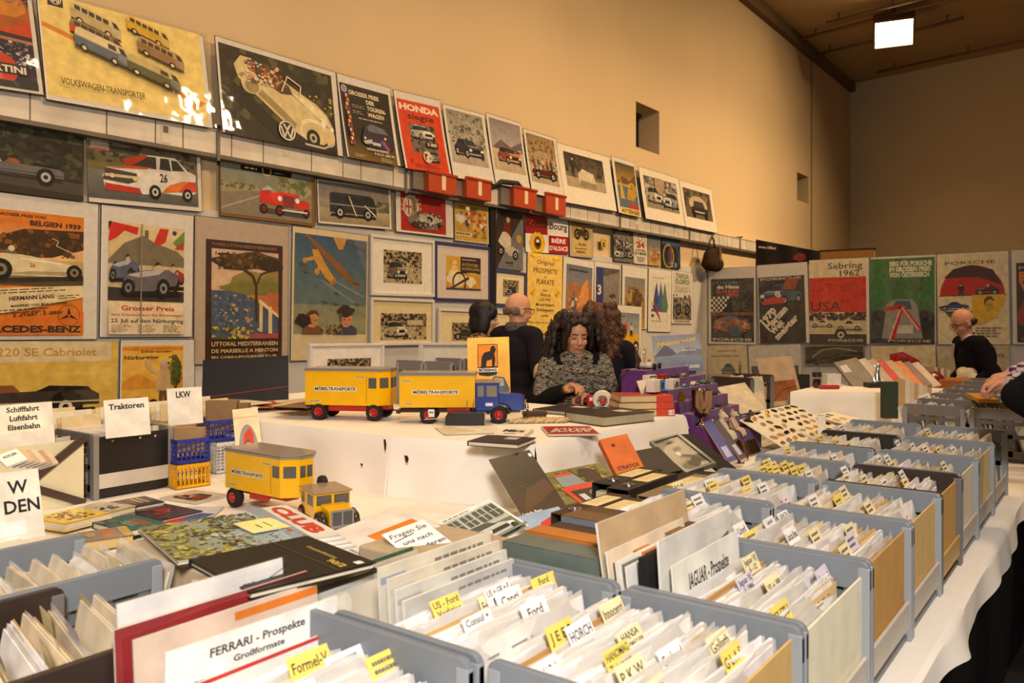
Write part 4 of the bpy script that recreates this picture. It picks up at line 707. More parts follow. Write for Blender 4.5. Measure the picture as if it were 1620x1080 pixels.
def a_world(A):
    A.bg(c(44, 38, 40)); porsche(A, .05, .95, .035, .88, c(206, 196, 180)); A.front_car(.03, .6, .9, .28, c(80, 120, 160), grille=c(60)); A.poly([(.05, .62), (.3, .7), (.62, .68), (.55, .6), (.1, .58)], c(190, 66, 40)); A.ell(.42, .74, .06, c(226, 216, 200)); A.text('2', .4, .715, .04, INK, bold=.03); A.poly([(.5, .8), (.62, .96), (.9, .96), (.8, .8)], c(150, 70, 50))
    for k, t in enumerate(['1970', 'Marken', 'Welt', 'meister']): A.text(t, .1+k*.1, .28-k*.077, .09, c(226, 216, 200), rot=45, bold=.06, w=[.42, .62, .36, .66][k])
poster('black poster with slanted white lettering and a blue race car', [(1199, 420), (1280, 413), (1279, 543), (1199, 543)], a_world, (.02, .16, .07, .0), plane=PB)
def a_usa(A):
    A.bg(c(228, 212, 178)); A.text('Sebring', .34, .9, .07, c(66, 56, 48), w=.6, bold=.01); A.text('1962', .55, .81, .07, c(66, 56, 48), w=.34, bold=.01); A.rect(0, .38, 1, .42, c(206, 52, 30)); A.lines(.05, .76, .42, 7, .028, c(160, 40, 26), .008); A.lines(.56, .76, .42, 10, .03, c(160, 40, 26), .008); A.text('USA', .03, .4, .11, c(76, 40, 36), w=.54, bold=.005); A.rect(0, .14, 1, .23, c(206, 190, 154)); A.specks(0, .28, 1, .1, [c(50, 44, 38), c(90, 80, 66), c(30, 28, 24)], 90, .04); A.side_car(.02, .2, .42, .1, c(214, 200, 166), 'sport'); A.side_car(.46, .16, .48, .14, c(214, 200, 166), 'sport'); A.rect(0, 0, 1, .12, c(54, 46, 42)); A.wheel(lambda p, q: (p, q), .56, .11, .11, hub=c(206, 190, 154)); porsche(A, .34, .03, .03, .6, c(206, 190, 160))
poster('cream and red race poster with two white cars, between the black and the green poster', [(1281, 411), (1376, 407), (1375, 544), (1280, 544)], a_usa, (.0, .02, .05, .0), plane=PB)
def a_green(A):
    A.bg(c(64, 120, 66)); A.rect(0, 0, 1, .5, c(60, 62, 60)); A.poly([(0, .4), (0, .5), (1, .5), (1, .2)], c(70, 110, 66))
    for k, t in enumerate(['SIEG FÜR PORSCHE', 'IM GROSSEN PREIS', 'VON ÖSTERREICH']): A.text(t, .3, .91-k*.065, .05, c(226, 220, 196), w=.66-k*.02, bold=.06)
    A.lines(.3, .74, .27, 11, .02, c(90, 100, 70), .01); A.lines(.62, .74, .3, 8, .022, c(90, 100, 70), .01); A.wheel(lambda p, q: (p, q), .14, .28, .16, hub=c(60), col=c(50, 48, 48)); A.wheel(lambda p, q: (p, q), .86, .28, .16, hub=c(60), col=c(50, 48, 48)); A.poly([(.18, .06), (.26, .46), (.36, .52), (.66, .52), (.74, .44), (.82, .06)], c(150, 146, 140)); A.poly([(.36, .4), (.4, .5), (.62, .5), (.66, .4)], c(70, 90, 120)); A.rect(.35, .12, .32, .1, c(206, 200, 190)); A.line([(.22, .4), (.5, .44), (.34, .04)], .06, c(196, 50, 44)); A.line([(.5, .44), (.78, .16)], .06, c(196, 60, 50)); A.line([(.47, .4), (.3, .04)], .016, c(226, 216, 200)); A.line([(.5, .42), (.76, .16)], .016, c(226, 216, 200)); A.rect(0, 0, 1, .05, c(52, 48, 48)); porsche(A, .28, .02, .028, .66, c(196, 186, 166))
poster('green poster of a race car draped with a red ribbon', [(1378, 406), (1481, 403), (1481, 545), (1377, 545)], a_green, (.0, .025, .02, .01), plane=PB)
def a_circle(A):
    A.bg(c(228, 214, 176)); porsche(A, .12, .89, .035, .72, c(110, 96, 70))
    def arc(a0, a1, col, dx=0, dy=0): A.ell(.5, .54, .46, col, .34, a0, a1, 24)
    arc(0, 180, c(190, 40, 34)); A.poly([(.1, .74), (.24, .84), (.5, .88), (.8, .82), (.93, .64), (.6, .74)], c(70, 40, 40)); A.figure(.28, .54, .14, .13, c(60, 36, 40)); A.side_car(.55, .54, .34, .12, c(80, 40, 50), 'race'); A.rect(.02, .53, .96, .012, c(90, 40, 40)); arc(270, 360, c(226, 180, 40)); A.head(.62, .28, .24, .24, c(206, 170, 60), c(90, 70, 30), c(226, 180, 40)); arc(180, 270, c(50, 96, 66)); A.rect(.02, .36, .48, .17, c(228, 214, 176)); A.side_car(.02, .37, .44, .11, c(50, 80, 140), 'sport'); A.lines(.55, .16, .4, 4, .03, c(90, 80, 60), .012)
poster('cream poster with a big disc split into red, yellow and green, behind the suited person', [(1483, 402), (1596, 396), (1598, 545), (1483, 545)], a_circle, (.0, .02, .02, .02), plane=PB)
def a_edge(A): A.bg(c(60, 44, 40)); A.text('BA', .05, .78, .1, c(220, 130, 40), bold=.06); A.text('W', .05, .66, .1, c(220, 130, 40), bold=.06); A.blob(.3, .35, .4, .2, c(150, 60, 50)); porsche(A, .05, .92, .03, .7, c(200))
poster('dark poster with orange lettering cut off at the right edge, far wall', [(1600, 395), (1700, 390), (1700, 545), (1601, 545)], a_edge, (.08, .14, .02, .02), plane=PB)
def a_small(A): A.bg(c(206, 190, 156)); A.lines(.26, .8, .5, 1, .1, c(150, 130, 100), .05); A.lines(.1, .64, .75, 1, .1, c(140, 120, 92), .05); A.side_car(.34, .1, .36, .34, c(90, 96, 110), 'bug'); A.figure(.76, .1, .1, .38, c(150, 120, 70)); A.rect(.0, .05, 1, .06, c(190, 170, 130))
poster('pale poster of a small rounded car, below the chequered flag poster', [(1119, 546), (1182, 546), (1183, 596), (1120, 598)], a_small, plane=PB, board=c(200, 186, 156))
def a_mini(A): A.bg(c(206, 200, 196)); A.rect(.04, .0, .9, .5, c(84, 80, 78)); A.blob(.5, .28, .25, .15, c(180, 176, 170), .2)
poster('lilac-grey sheet with a dark photo at its foot, below the slanted lettering poster', [(1185, 546), (1268, 545), (1268, 610), (1186, 612)], a_mini, plane=PB)
def a_line(A): A.bg(c(66, 60, 50)); A.line([(.12, .4), (.3, .8), (.55, .9), (.9, .7)], .02, c(150, 140, 100)); A.line([(.3, .2), (.7, .5), (.95, .4)], .01, c(120, 110, 84))
poster('dark sheet with the bare outline of a car roof, below the red and cream poster', [(1272, 546), (1368, 545), (1368, 577), (1273, 578)], a_line, (.02, .06, .02, .06), plane=PB, board=c(150, 140, 110))
def a_redwing(A): A.bg(c(222, 206, 170)); A.poly([(.25, 0), (.3, .78), (.5, .84), (.75, .6), (.95, 0)], c(186, 34, 30)); A.poly([(.35, .5), (.5, .7), (.7, .5)], c(120, 24, 24))
poster('cream poster with a red car wing, below the green poster', [(1379, 547), (1481, 546), (1481, 605), (1379, 606)], a_redwing, plane=PB)
def a_under(A): A.bg(c(196, 182, 150)); porsche(A, .4, .78, .07, .55, c(120, 110, 90)); A.rect(0, .3, 1, .04, c(70, 90, 60)); A.lines(.2, .22, .7, 3, .06, c(120, 100, 70), .02); A.rect(0, .0, 1, .05, c(170, 60, 40))
poster('pale sheet with a green rule, below the big disc poster', [(1484, 547), (1598, 547), (1598, 632), (1484, 632)], a_under, plane=PB)
# white corner strip carrying a round camera
b = M(); p0 = atY(1097, 430, PY-.05); p1 = atY(1118, 430, PY-.05); b.bx((p0.x, PY-.06, .3), (p1.x, PY-.02, 2.3), c(206, 196, 182)); tag(b.build('corner_panel', MB_), 'tall white strip panel in the corner of the stand', 'panel')
o = thing('dome_camera', 'small black dome camera on the white corner strip', 'camera', atY(1106, 437, PY-.06))
m = M(); m.cyl((0, 0, 0), (0, -.03, 0), .075, .07, 20, c(196, 190, 180)); m.build('camera_base', MPL, o); m = M(); m.ell((-.01, -.04, .01), (.055, .055, .055), c(24, 20, 18)); m.build('dome', MPA, o, smooth=True)
# ---- cable duct with its switch boxes
def zx(py, px): return atX(px, py, .14).z
ZT, ZB = 2.97, 2.79
duct = M(); L0_, L1_ = -2.5, atX(1285, 400, .14).y
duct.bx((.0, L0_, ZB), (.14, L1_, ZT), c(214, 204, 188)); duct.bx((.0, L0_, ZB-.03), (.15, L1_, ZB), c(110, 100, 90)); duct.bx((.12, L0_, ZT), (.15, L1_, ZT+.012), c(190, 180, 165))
do = tag(duct.build('cable_duct', MGAL), 'long grey metal cable duct running along the left wall under the top posters', 'cable duct')
y = L0_; sm_ = M().bx((.139, 0, ZB-.005), (.1425, .008, ZT+.005), c(112, 104, 94)).build('seam', MGAL, do, xf=T(0, y)); k = 0
while y < L1_-.6:
    y += [.36, .22, .42, .3, .5][k % 5]; k += 1; q = sm_.copy(); COL.objects.link(q); q.parent = do; q.matrix_local = T(0, y)
p = atX(262, 210, .143); m = M(); m.bx((.14, p.y-.035, p.z-.075), (.144, p.y+.035, p.z+.075), c(212, 200, 180)); m.bx((.1438, p.y-.02, p.z+.0), (.145, p.y+.02, p.z+.05), c(120, 105, 90)); m.build('paper_tag', MB_, do)
for px, py in ((453, 243), (1008, 353), (1068, 370), (740, 330)): p = atX(px, py, .143); M().bx((.14, p.y-.03, p.z-.02), (.144, p.y+.03, p.z+.02), c(216, 205, 170)).build('paper_tag', MB_, do)
for px in (344, 641, 980, 1090, 1170): p = atX(px, 240, .14); m = M(); m.bx((.14, p.y-.012, ZB-.05), (.16, p.y+.012, ZT+.03), c(120, 112, 100)); m.bx((0, p.y-.012, ZT+.02), (.2, p.y+.012, ZT+.04), c(60, 54, 50)); m.build('bracket', MGAL, do)
for i, (x0, x1, yc) in enumerate(((673, 717, 290), (733, 772, 299), (808, 844, 313), (859, 890, 323))):
    p0 = atX(x0, yc, .2); p1 = atX(x1, yc, .2)
    o = thing('switch_box', 'orange-red junction box on the cable duct, %s of four' % ['leftmost', 'second from left', 'third from left', 'rightmost'][i], 'box', (0, p0.y, 0), 'red junction boxes on the cable duct')
    w = p1.y-p0.y; zt = atX((x0+x1)/2, yc-16, .2).z; zb = atX((x0+x1)/2, yc+17, .2).z
    m = M(); m.bx((.1, -.16, zb+.01), (.19, w*.9, zt-.01), c(120, 110, 98)); m.build('back_plate', MGAL, o, bevel=.006)
    m = M(); m.bx((.12, 0, zb), (.25, w, zt), c(176, 70, 40)); m.bx((.25, -.01, zt-.03), (.262, w+.01, zt), c(160, 60, 34)); m.build('box_shell', MPL, o, bevel=.01)
    m = M(); zc = (zb+zt)/2; A_ = w*.45; m.bx((.25, A_, zc-.07), (.2535, A_+w*.14, zc+.08), c(222, 196, 168)); m.build('sticker', MB_, o)
m = M(); p = atX(780, 303, .1); m.tube([p+V((.08, -.2, .0)), p+V((.12, 0, .1)), p+V((.12, .3, .12)), p+V((.1, .5, .02)), p+V((.08, .62, -.12))], .03, c(48, 42, 38), 8); tag(m.build('cable', MRUB, smooth=True), 'short thick black cable looped over the duct between two red boxes', 'cable')
# bag, banner and brown board on the partition top
o = thing('handbag', 'small dark brown leather bag hung at the duct near the corner', 'bag', atX(1127, 408, .28))
m = M(); m.ell((0, 0, -.02), (.13, .27, .2), c(52, 38, 26)); m.ell((0, -.1, -.1), (.14, .18, .13), c(46, 34, 24)); m.ell((0, .12, -.1), (.14, .18, .13), c(56, 40, 26)); m.build('bag_body', MCL, o, remesh=.02)
m = M(); m.tube([(0, -.13, .12), (0, -.12, .26), (0, -.02, .36), (0, .06, .3), (0, .1, .12)], .016, c(60, 42, 28)); m.build('strap', MPL, o, smooth=True)
m = M(); m.bx((.12, -.02, -.06), (.145, .05, .16), c(110, 78, 46)); m.build('buckle_strap', MPL, o, bevel=.006)
pa = atY(1193, 400, PY+.05); pb = atY(1300, 405, PY+.05)
o = thing('banner', 'dark cloth banner with white web address on top of the far partition', 'banner', (pa.x, PY+.1, 2.2))
w = pb.x-pa.x; m = M(); m.grid(lambda a, b: (a*w, .03*math.sin(a*18+b*2), (b*(.62-.26*a))), 24, 4, c(48, 40, 38)); m.build('cloth', MCL, o, smooth=True)
A = Art(w, .5); A.text('www.18Bed', .06, .78, .09, c(220, 200, 180), w=.27, bold=.03, rot=-8); A.blob(.68, .42, .1, .13, c(120, 44, 30), .2); A.lines(.6, .42, .16, 2, .1, c(150, 56, 40), .05); A.build('lettering', MP, o, xf=T(0, -.04, .08) @ RX(math.pi/2))
pa = atY(1299, 398, PY+.15); pb = atY(1384, 395, PY+.15); m = M(); m.bx((pa.x, PY+.1, 0), (pb.x, PY+.16, pb.z), c(150, 104, 52)); m.bx((pa.x-.02, PY+.1, pb.z-.0), (pb.x+.02, PY+.17, pb.z+.03), c(60, 42, 32)); tag(m.build('brown_board', MB_), 'brown wooden board with dark edge standing behind the far partition top', 'board')
# ceiling floodlight
p = atZ(1414, 52, CEIL-.5); nd = (V((4.2, 9.0, 0))-p).normalized(); ux = V((0, 0, 1)).cross(nd).normalized()
FM = frame(p, ux, nd.cross(ux)); o = thing('floodlight', 'lit rectangular floodlight hanging from the ceiling', 'lamp', FM)      # local z looks where the lamp shines
LW, LH = .34, .26
m = M()
for a, b_ in (((-LW-.04, -LH-.04, -.3), (-LW, LH+.04, .06)), ((LW, -LH-.04, -.3), (LW+.04, LH+.04, .06)), ((-LW, -LH-.04, -.3), (LW, -LH, .06)), ((-LW, LH, -.3), (LW, LH+.04, .06)), ((-LW-.04, -LH-.04, -.34), (LW+.04, LH+.04, -.3))): m.bx(a, b_, c(110, 84, 56))
m.build('housing', MPL, o)
me_ = bpy.data.materials.new('lamp_glow'); me_.use_nodes = True; nt = me_.node_tree; nt.nodes.clear(); oo = nt.nodes.new('ShaderNodeOutputMaterial'); em = nt.nodes.new('ShaderNodeEmission'); em.inputs['Color'].default_value = (1, .80, .45, 1); em.inputs['Strength'].default_value = 14; nt.links.new(em.outputs[0], oo.inputs[0])
m = M(); m.poly([(-LW, -LH, .03), (LW, -LH, .03), (LW, LH, .03), (-LW, LH, .03)], WHT); m.build('diffuser', me_, o)
q = FM.inverted() @ (p+UP*.5); m = M(); m.tube([(0, 0, -.3), q], .04, c(100, 80, 58), 8); m.build('bracket', MGAL, o)
# ================================================================== TABLES AND CLOTHS
def cloth(name, label, pts, z, drops, foot=None, col=c(238, 232, 222), amp=.012, seed=1, cat='tablecloth', hem=.0, holes=()):
    """pts: outline counter-clockwise; drops: hang of each edge (0 = none)"""
    r = random.Random(seed); m = M(); n = len(pts)
    m.prism(pts, z-.004, z, col)
    for i in range(n):
        d = drops[i]
        if not d: continue
        a = V((*pts[i], 0)); b = V((*pts[(i+1) % n], 0)); L = (b-a).length; u = (b-a)/L; nr = V((u.y, -u.x, 0)); k = [r.uniform(5, 11) for _ in range(3)]; ph = [r.uniform(0, 6) for _ in range(3)]
        def fn(s, t):
            w = sum(math.sin(k[j]*s*L*(1+j*.7)+ph[j])/(1+j*.6) for j in range(3)); hh = d*(1+hem*math.sin(2.3*s*L+ph[0])+hem*.7*math.sin(5.9*s*L+ph[1])+hem*.35*math.sin(15*s*L))
            edge = 1 if i else 1
            rr = .008*math.sin(min(t*8, 1)*math.pi/2)
            e = min(s*L, (1-s)*L); k0 = min(e/.06, 1); cr = 1-k0; sd = -1 if s < .5 else 1
            base = (rr+.004+amp*t*(w*k0+1.2))*min(t*8, 1)
            return a+u*(s*L+sd*cr*cr*base*.42)+nr*(base*(1-.25*cr*cr)+.02*t*cr)+UP*(z-.0005-hh*t)
        m.grid(fn, max(8, int(L*26)), 8, col)
    o = m.build(name, MCLO, smooth=True, auto=.7); return tag(o, label, cat)
def trestle(label, x0, x1, y0, y1, z):
    o = thing('trestle_table', label, 'table', ((x0+x1)/2, (y0+y1)/2, 0)); w = (x1-x0)/2-.02; d = (y1-y0)/2-.02
    m = M(); m.bx((-w, -d, z-.035), (w, d, z-.006), c(150, 130, 105)); m.build('table_top', MB_, o)
    for a in (-1, 1):
        for b_ in (-1, 1): M().cyl((a*(w-.08), b_*(d-.08), 0), (a*(w-.08), b_*(d-.08), z-.034), .02, None, 10, c(90, 88, 86)).build('leg', MPL, o)
ZT_ = .75
AX0, AX1 = 3.99, 5.475
cloth('tablecloth', 'white cloth on the aisle table under the grey filing crates', [(AX0, .2), (AX1, .2), (AX1, 4.76), (AX0, 4.76)], ZT_, [0, .085, 0, 0], seed=4, hem=.22)
trestle('folding table under the grey filing crates beside the aisle', AX0, AX1, .2, 4.76, ZT_)
cloth('tablecloth', 'white cloth on the low table under the loose magazines and the small yellow truck', [(1.3, .2), (AX0-.01, .2), (AX0-.01, 4.05), (1.3, 4.05)], ZT_, [0, 0, 0, 0], seed=5)
trestle('folding table carrying the loose magazines and the small yellow truck', 1.3, AX0-.01, .2, 4.05, ZT_)
cloth('tablecloth', 'white cloth on the far table under badges and the distant crates', [(3.5, 4.78), (5.5, 4.78), (5.5, 8.0), (3.5, 8.0)], ZT_, [0, .1, 0, .5], seed=6, hem=.2)
trestle('folding table under the badge boards and distant crates', 3.5, 5.5, 4.78, 8.0, ZT_)
cloth('tablecloth', 'small white cloth beneath the purple stepped stand', [(3.5, 4.06), (3.98, 4.06), (3.98, 4.77), (3.5, 4.77)], ZT_, [0, 0, 0, .5], seed=16)
trestle('small table beneath the purple stepped stand', 3.5, 3.98, 4.06, 4.77, ZT_)
m = M(); m.grid(lambda a, b: (5.44+.012*math.sin(a*60)*(1-b), .2+a*7.7, .01+b*.66), 120, 4, c(22, 20, 20)); tag(m.build('black_sheet', MCL, smooth=True), 'black sheet hanging below the white cloth along the aisle', 'cloth')  # plain black sheet from below the aisle cloth down to the floor
ZR = 1.0
RP = [(1.3, 2.5), (3.3, 2.53), (3.93, 2.70), (3.965, 4.02), (1.3, 4.02)]
cl = cloth('tablecloth', 'white creased cloth with torn slits draped over the raised table of yellow lorries', RP, ZR, [.2495, .2495, .2495, .1, .1], seed=9, amp=.02)
o = thing('raised_platform', 'raised table hidden under the white cloth of the yellow lorries', 'table', (2.5, 3.35, ZT_))
m = M(); m.bx((-1.1, -.7, .2), (1.1, .6, .243), c(150, 130, 105)); m.build('table_top', MB_, o)
for a in (-1.0, 1.0):
    for b_ in (-.6, .55): M().bx((a-.03, b_-.03, .001), (a+.03, b_+.03, .2), c(120, 100, 80)).build('leg', MB_, o)
def tear(px, py, w, h, y=2.6, tilt=.2):
    p = atY(px, py, y); A = M(frame(p, (1, .27, 0), (0, 0, 1))); A.poly([(-w/2, h/2, 0), (-w*.3, 0, 0), (-w*.1, -h/2, 0), (w*.3, -h*.4, 0), (w/2, h*.1, 0), (w*.2, h/2, 0)], c(40, 28, 20)); A.build('torn_slit', MB_, cl)
tear(643, 726, .022, .03, 2.505); tear(609, 704, .014, .05, 2.48); tear(572, 735, .014, .012, 2.475)
# ================================================================== FILING CRATES
def rounded(x0, z0, x1, z1, r, bot=False):
    P = [(x0, z0), (x1, z0)]
    for k in range(5): t = math.pi/2*k/4; P.append((x1-r+r*math.cos(t), z1-r+r*math.sin(t)))
    for k in range(5): t = math.pi/2+math.pi/2*k/4; P.append((x0+r+r*math.cos(t), z1-r+r*math.sin(t)))
    return P
CG = c(118, 124, 130); CB = c(52, 40, 34); CW = c(196, 188, 174)
def crate(label, x0, x1, y0, y1, z0=ZT_, h=.28, col=CG, rot=None, group='grey filing crates', bar=CW, front=False):
    L = x1-x0; D = y1-y0; lc = lerp(col, c(255), .12)
    xf = rot if rot is not None else T(x0, y0, z0)
    o = thing('file_crate', label, 'crate', xf, group)
    for y in (0, D-.013):
        M().prismY([(p[0], p[1]) for p in rounded(0, h-.058, L, h, .018)], y, y+.013, col).build('rail', MPL, o, bevel=.002)
        m = M(); 
        for xx in (.03, L*.36, L*.64-.02, L-.05): m.bx((xx, y+.003, .03), (xx+.022, y+.010, h-.05), lerp(col, BLK, .25))
        m.bx((.02, y+.003, .02), (L-.02, y+.011, .06), lerp(col, BLK, .2)); m.bx((.02, y+.003, h*.45), (L-.02, y+.010, h*.45+.02), lerp(col, BLK, .25)); m.bx((.02, y+.0035, h-.085), (L-.02, y+.0105, h-.065), lerp(col, BLK, .3))
        m.build('side_lattice', MPL, o)
        for xx in (0, L-.024): M().bx((xx, y-.001, 0), (xx+.024, y+.014, h-.012), lc).build('post', MPL, o, bevel=.003)
    for xx in (.004, L-.012): M().bx((xx, .013, .035), (xx+.008, D-.013, .095), bar).build('end_bar', MPL, o, bevel=.002)
    M().bx((.01, .01, .004), (L-.01, D-.01, .016), lerp(col, BLK, .4)).build('tray', MPL, o)
    return o
# ---- contents: clear sleeves and tabbed folders
def sleeve_proto(k, w=.34):
    pal = [[c(238, 232, 222), c(228, 218, 200)], [c(240, 238, 236), c(214, 208, 198)], [c(230, 214, 184), c(240, 232, 216)], [c(226, 226, 230), c(236, 230, 220)], [c(200, 186, 160), c(236, 228, 214)], [c(242, 240, 238), c(222, 224, 226)]][k]
    o = thing('document_sleeve', 'clear sleeve of white brochures', 'sleeve', T(0, 0, -5)); r = random.Random(k*7+1)
    m = M()
    for j in range(3):
        dx = -.006+j*.0036; top = .240+r.uniform(-.010, .008); y0 = .006+r.uniform(0, .012); m.bx((dx, y0*.5, .01), (dx+.0024, w-.003-r.uniform(0, .012), top), pal[j % 2])
    tz = .215
    cc = [c(150, 146, 140), c(190, 60, 50), c(90, 100, 130), c(170, 150, 90), c(110), c(120, 110, 96)][k]
    for j in range(2):
        y = .05+r.random()*.05; zz = tz-j*.014
        while y < w-.06: l = r.uniform(.012, .05); m.bx((.0036, y, zz), (.0042, y+l, zz+.004), cc); y += l+r.uniform(.01, .06)
    m.build('brochures', MP, o)
    m = M(); ph = r.uniform(0, 6)
    m.grid(lambda a, b: (.0062+.003*math.sin(a*9+ph)*b-.004*b*b, a*w, .15+b*(.098+.003*math.sin(a*13+ph))), 14, 3, c(230))
    m.build('clear_film', MSLV, o, smooth=True); return o
def folder_proto(k, w=.345):
    col = [c(206, 172, 108), c(190, 150, 92), c(224, 206, 160), c(60, 110, 80)][k]
    o = thing('hanging_folder', 'manila folder', 'folder', T(0, 0, -5)); m = M()
    m.bx((-.004, 0, .006), (-.0028, w, .238), col); m.bx((.001, .0, .006), (.0022, w, .231), lerp(col, c(255), .12)); m.bx((-.004, 0, .004), (.0022, w, .006), col)
    for j in range(10): m.bx((.0021, .04+j*.028, .216), (.0024, .052+j*.028, .219), c(120, 90, 50))
    m.build('folder', MB_, o); return o
SP = [sleeve_proto(k) for k in range(6)]; FP = [folder_proto(k) for k in range(4)]
TABC = {'y': c(240, 216, 110), 'w': c(242, 240, 236), 'c': c(240, 226, 178), 'l': c(216, 208, 224)}
USED = set()
def place(proto, xf, label, group):
    return dup(proto, xf, label, group)
def add_tab(o, text, kind, y, wid=.07, w=.345, hh=.036):
    A = Art(wid, hh); A.bg(TABC[kind])
    if text:
        ls = text.split('|')
        for i, t in enumerate(ls): n = len(ls); A.text(t, .5, (.30 if n == 1 else .58-i*.44), (.42 if n == 1 else .3), c(50, 44, 40), 'c', .012, w=None, maxw=.88, serif=True)
    else: A.lines(.12, .6, .74, 2, .34, c(110, 100, 90), .16, .4)
    A.m.poly([(0, 0, -.0005), (0, hh, -.0005), (wid, hh, -.0005), (wid, 0, -.0005)], TABC[kind])
    t = A.build('index_tab', MP, o, xf=T(.005, y, .232) @ RY(math.radians(-22)) @ Matrix(((0, 0, 1, 0), (1, 0, 0, 0), (0, 1, 0, 0), (0, 0, 0, 1))))
    t['label'] = {'y': 'yellow tab', 'w': 'white tab', 'c': 'cream tab', 'l': 'lilac tab'}[kind]
ORD = ['first', 'second', 'third', 'fourth', 'fifth', 'sixth', 'seventh', 'eighth', 'ninth', 'tenth', 'eleventh', 'twelfth', 'thirteenth', 'fourteenth']
def fill(where, x0, x1, y0, y1, tabs, n, z0=ZT_+.016, seed=0, base=None, lean=-6, end=None, dens=1.0, kinds=None, yaw=0, order='from the aisle', fset=(0, 1, 2, 0)):
    """tabs: (position 0..1 from the left end, text, kind, y fraction)"""
    r = random.Random(seed); D = y1-y0-.036; sy = D/.345; base = base if base is not None else Matrix.Translation(V((x0, y0, z0))); L = x1-x0
    items = [(t[0], 'f', t) for t in tabs]+[((i+.5)/n, 's', None) for i in range(n)]; items.sort(key=lambda a: a[0])
    nf = len(tabs); fi = nf
    for p, kd, t in items:
        x = .022+p*(L-.05); an = math.radians(lean+r.uniform(-5, 5)); S = Matrix.Diagonal((1, sy, 1, 1))
        xf = base @ T(x, .018, r.uniform(-.006, .008)) @ RZ(math.radians(r.uniform(-1.5, 1.5)+yaw)) @ RY(an) @ S
        if kd == 's': place(SP[(kinds or (0, 1, 2, 3, 4, 5))[r.randrange(len(kinds or (0,)*6))]], xf, 'clear sleeve of pale brochures filed in the '+where, 'sleeves in the '+where)
        else:
            q = place(FP[fset[r.randrange(len(fset))]], xf, '%s tabbed folder %s in the %s' % (ORD[fi-1], order, where), 'tabbed folders in the '+where); add_tab(q, t[1], t[2], t[3]*.345-.035); fi -= 1
    if end:
        q = M(); q.bx((-.002, 0, .0), (.002, D+.01, .245), end); e = q.build('end_card', MB_, None, xf=None, bevel=.001); e.matrix_world = base @ T(L-.018, .013, .0); tag(e, 'plain end card closing the '+where, 'card', 'end cards of crates')
ROWS = [.905, 1.306, 1.728, 2.122, 2.512, 2.862, 3.225, 3.65, 4.105]
XL0, XL1, XR0, XR1 = 4.782, 5.094, 5.108, 5.43
RN = ['front row', 'second row', 'third row', 'fourth row', 'fifth row', 'sixth row', 'seventh row', 'eighth row']
def T4(n, seed, kinds='ywc'):
    r = random.Random(seed); return [((i+.4+r.uniform(-.2, .2))/n, None, r.choice(kinds), r.uniform(.15, .8)) for i in range(n)]
RT_ = {0: [(.02, 'J E E P', 'y', .42), (.07, 'Innocenti', 'c', .86), (.16, 'HORCH', 'w', .52), (.3, 'H O N D A', 'w', .1), (.47, 'HANSA|HANOMAG LKW', 'c', .6), (.5, 'HANOMAG|Zeitungen', 'y', .32), (.7, 'P K W', 'c', .28), (.74, 'Gutbrod', 'w', .55), (.8, 'Goliath', 'c', .8), (.88, 'GOGGO', 'c', .2), (.95, 'G L A S', 'y', .66)],
       1: [(.1, 'Jaguar XJ|6 - 12', 'c', .8), (.36, 'Jaguar XJ|ab 1986', 'l', .5), (.68, 'XJS ab 1988', 'c', .6), (.78, 'ISUZU', 'y', .22), (.92, 'Jaguar', 'l', .9)],
       2: [(.04, 'Lloyd', 'w', .42), (.14, 'Lancia|2000', 'w', .6), (.17, None, 'y', .2), (.22, 'LANCIA|ZEITUNG', 'w', .9), (.46, 'Lancia Beta', 'w', .35), (.62, None, 'c', .5), (.74, None, 'c', .7), (.86, None, 'l', .4), (.9, None, 'c', .2)],
       3: [(.2, None, 'w', .3), (.3, None, 'y', .6), (.36, None, 'c', .8), (.46, None, 'y', .5), (.78, None, 'c', .4)],
       4: T4(8, 41, 'wcc'), 5: T4(6, 42, 'wwc'), 6: T4(5, 43, 'wc'), 7: T4(2, 44)}
LT_ = {0: [(.3, 'US - Ford|Vorkrieg', 'y', .36), (.36, 'US + GB + F|FORD', 'w', .64), (.40, 'Ford LKW', 'c', .6), (.46, 'Ford|Vorkrieg', 'y', .92), (.56, 'Capri', 'w', .66), (.7, 'Consul +|Granada', 'w', .3), (.93, 'Ford', 'w', .6)],
       2: [(.1, 'Studi VI', 'w', .3), (.2, None, 'w', .6), (.26, None, 'c', .35), (.32, None, 'c', .2), (.4, None, 'w', .7), (.5, None, 'c', .8), (.6, None, 'w', .92)],
       3: [(.05, 'RO 80', 'c', .2), (.16, None, 'w', .5), (.36, None, 'y', .4), (.5, None, 'y', .8), (.8, None, 'y', .4), (.84, None, 'w', .6)],
       4: [(.26, None, 'y', .8), (.33, None, 'w', .9), (.4, None, 'y', .75)]+[(.5+.04*i, None, 'y', .2+.13*(i % 5)) for i in range(9)]+[(.93, None, 'w', .4)],
       5: [(.16, None, 'y', .7), (.9, None, 'w', .5)], 6: [(.3, None, 'y', .5), (.5, None, 'y', .6), (.7, None, 'y', .3)], 7: T4(2, 45)}
NS = [19, 15, 18, 14, 14, 11, 12, 13]
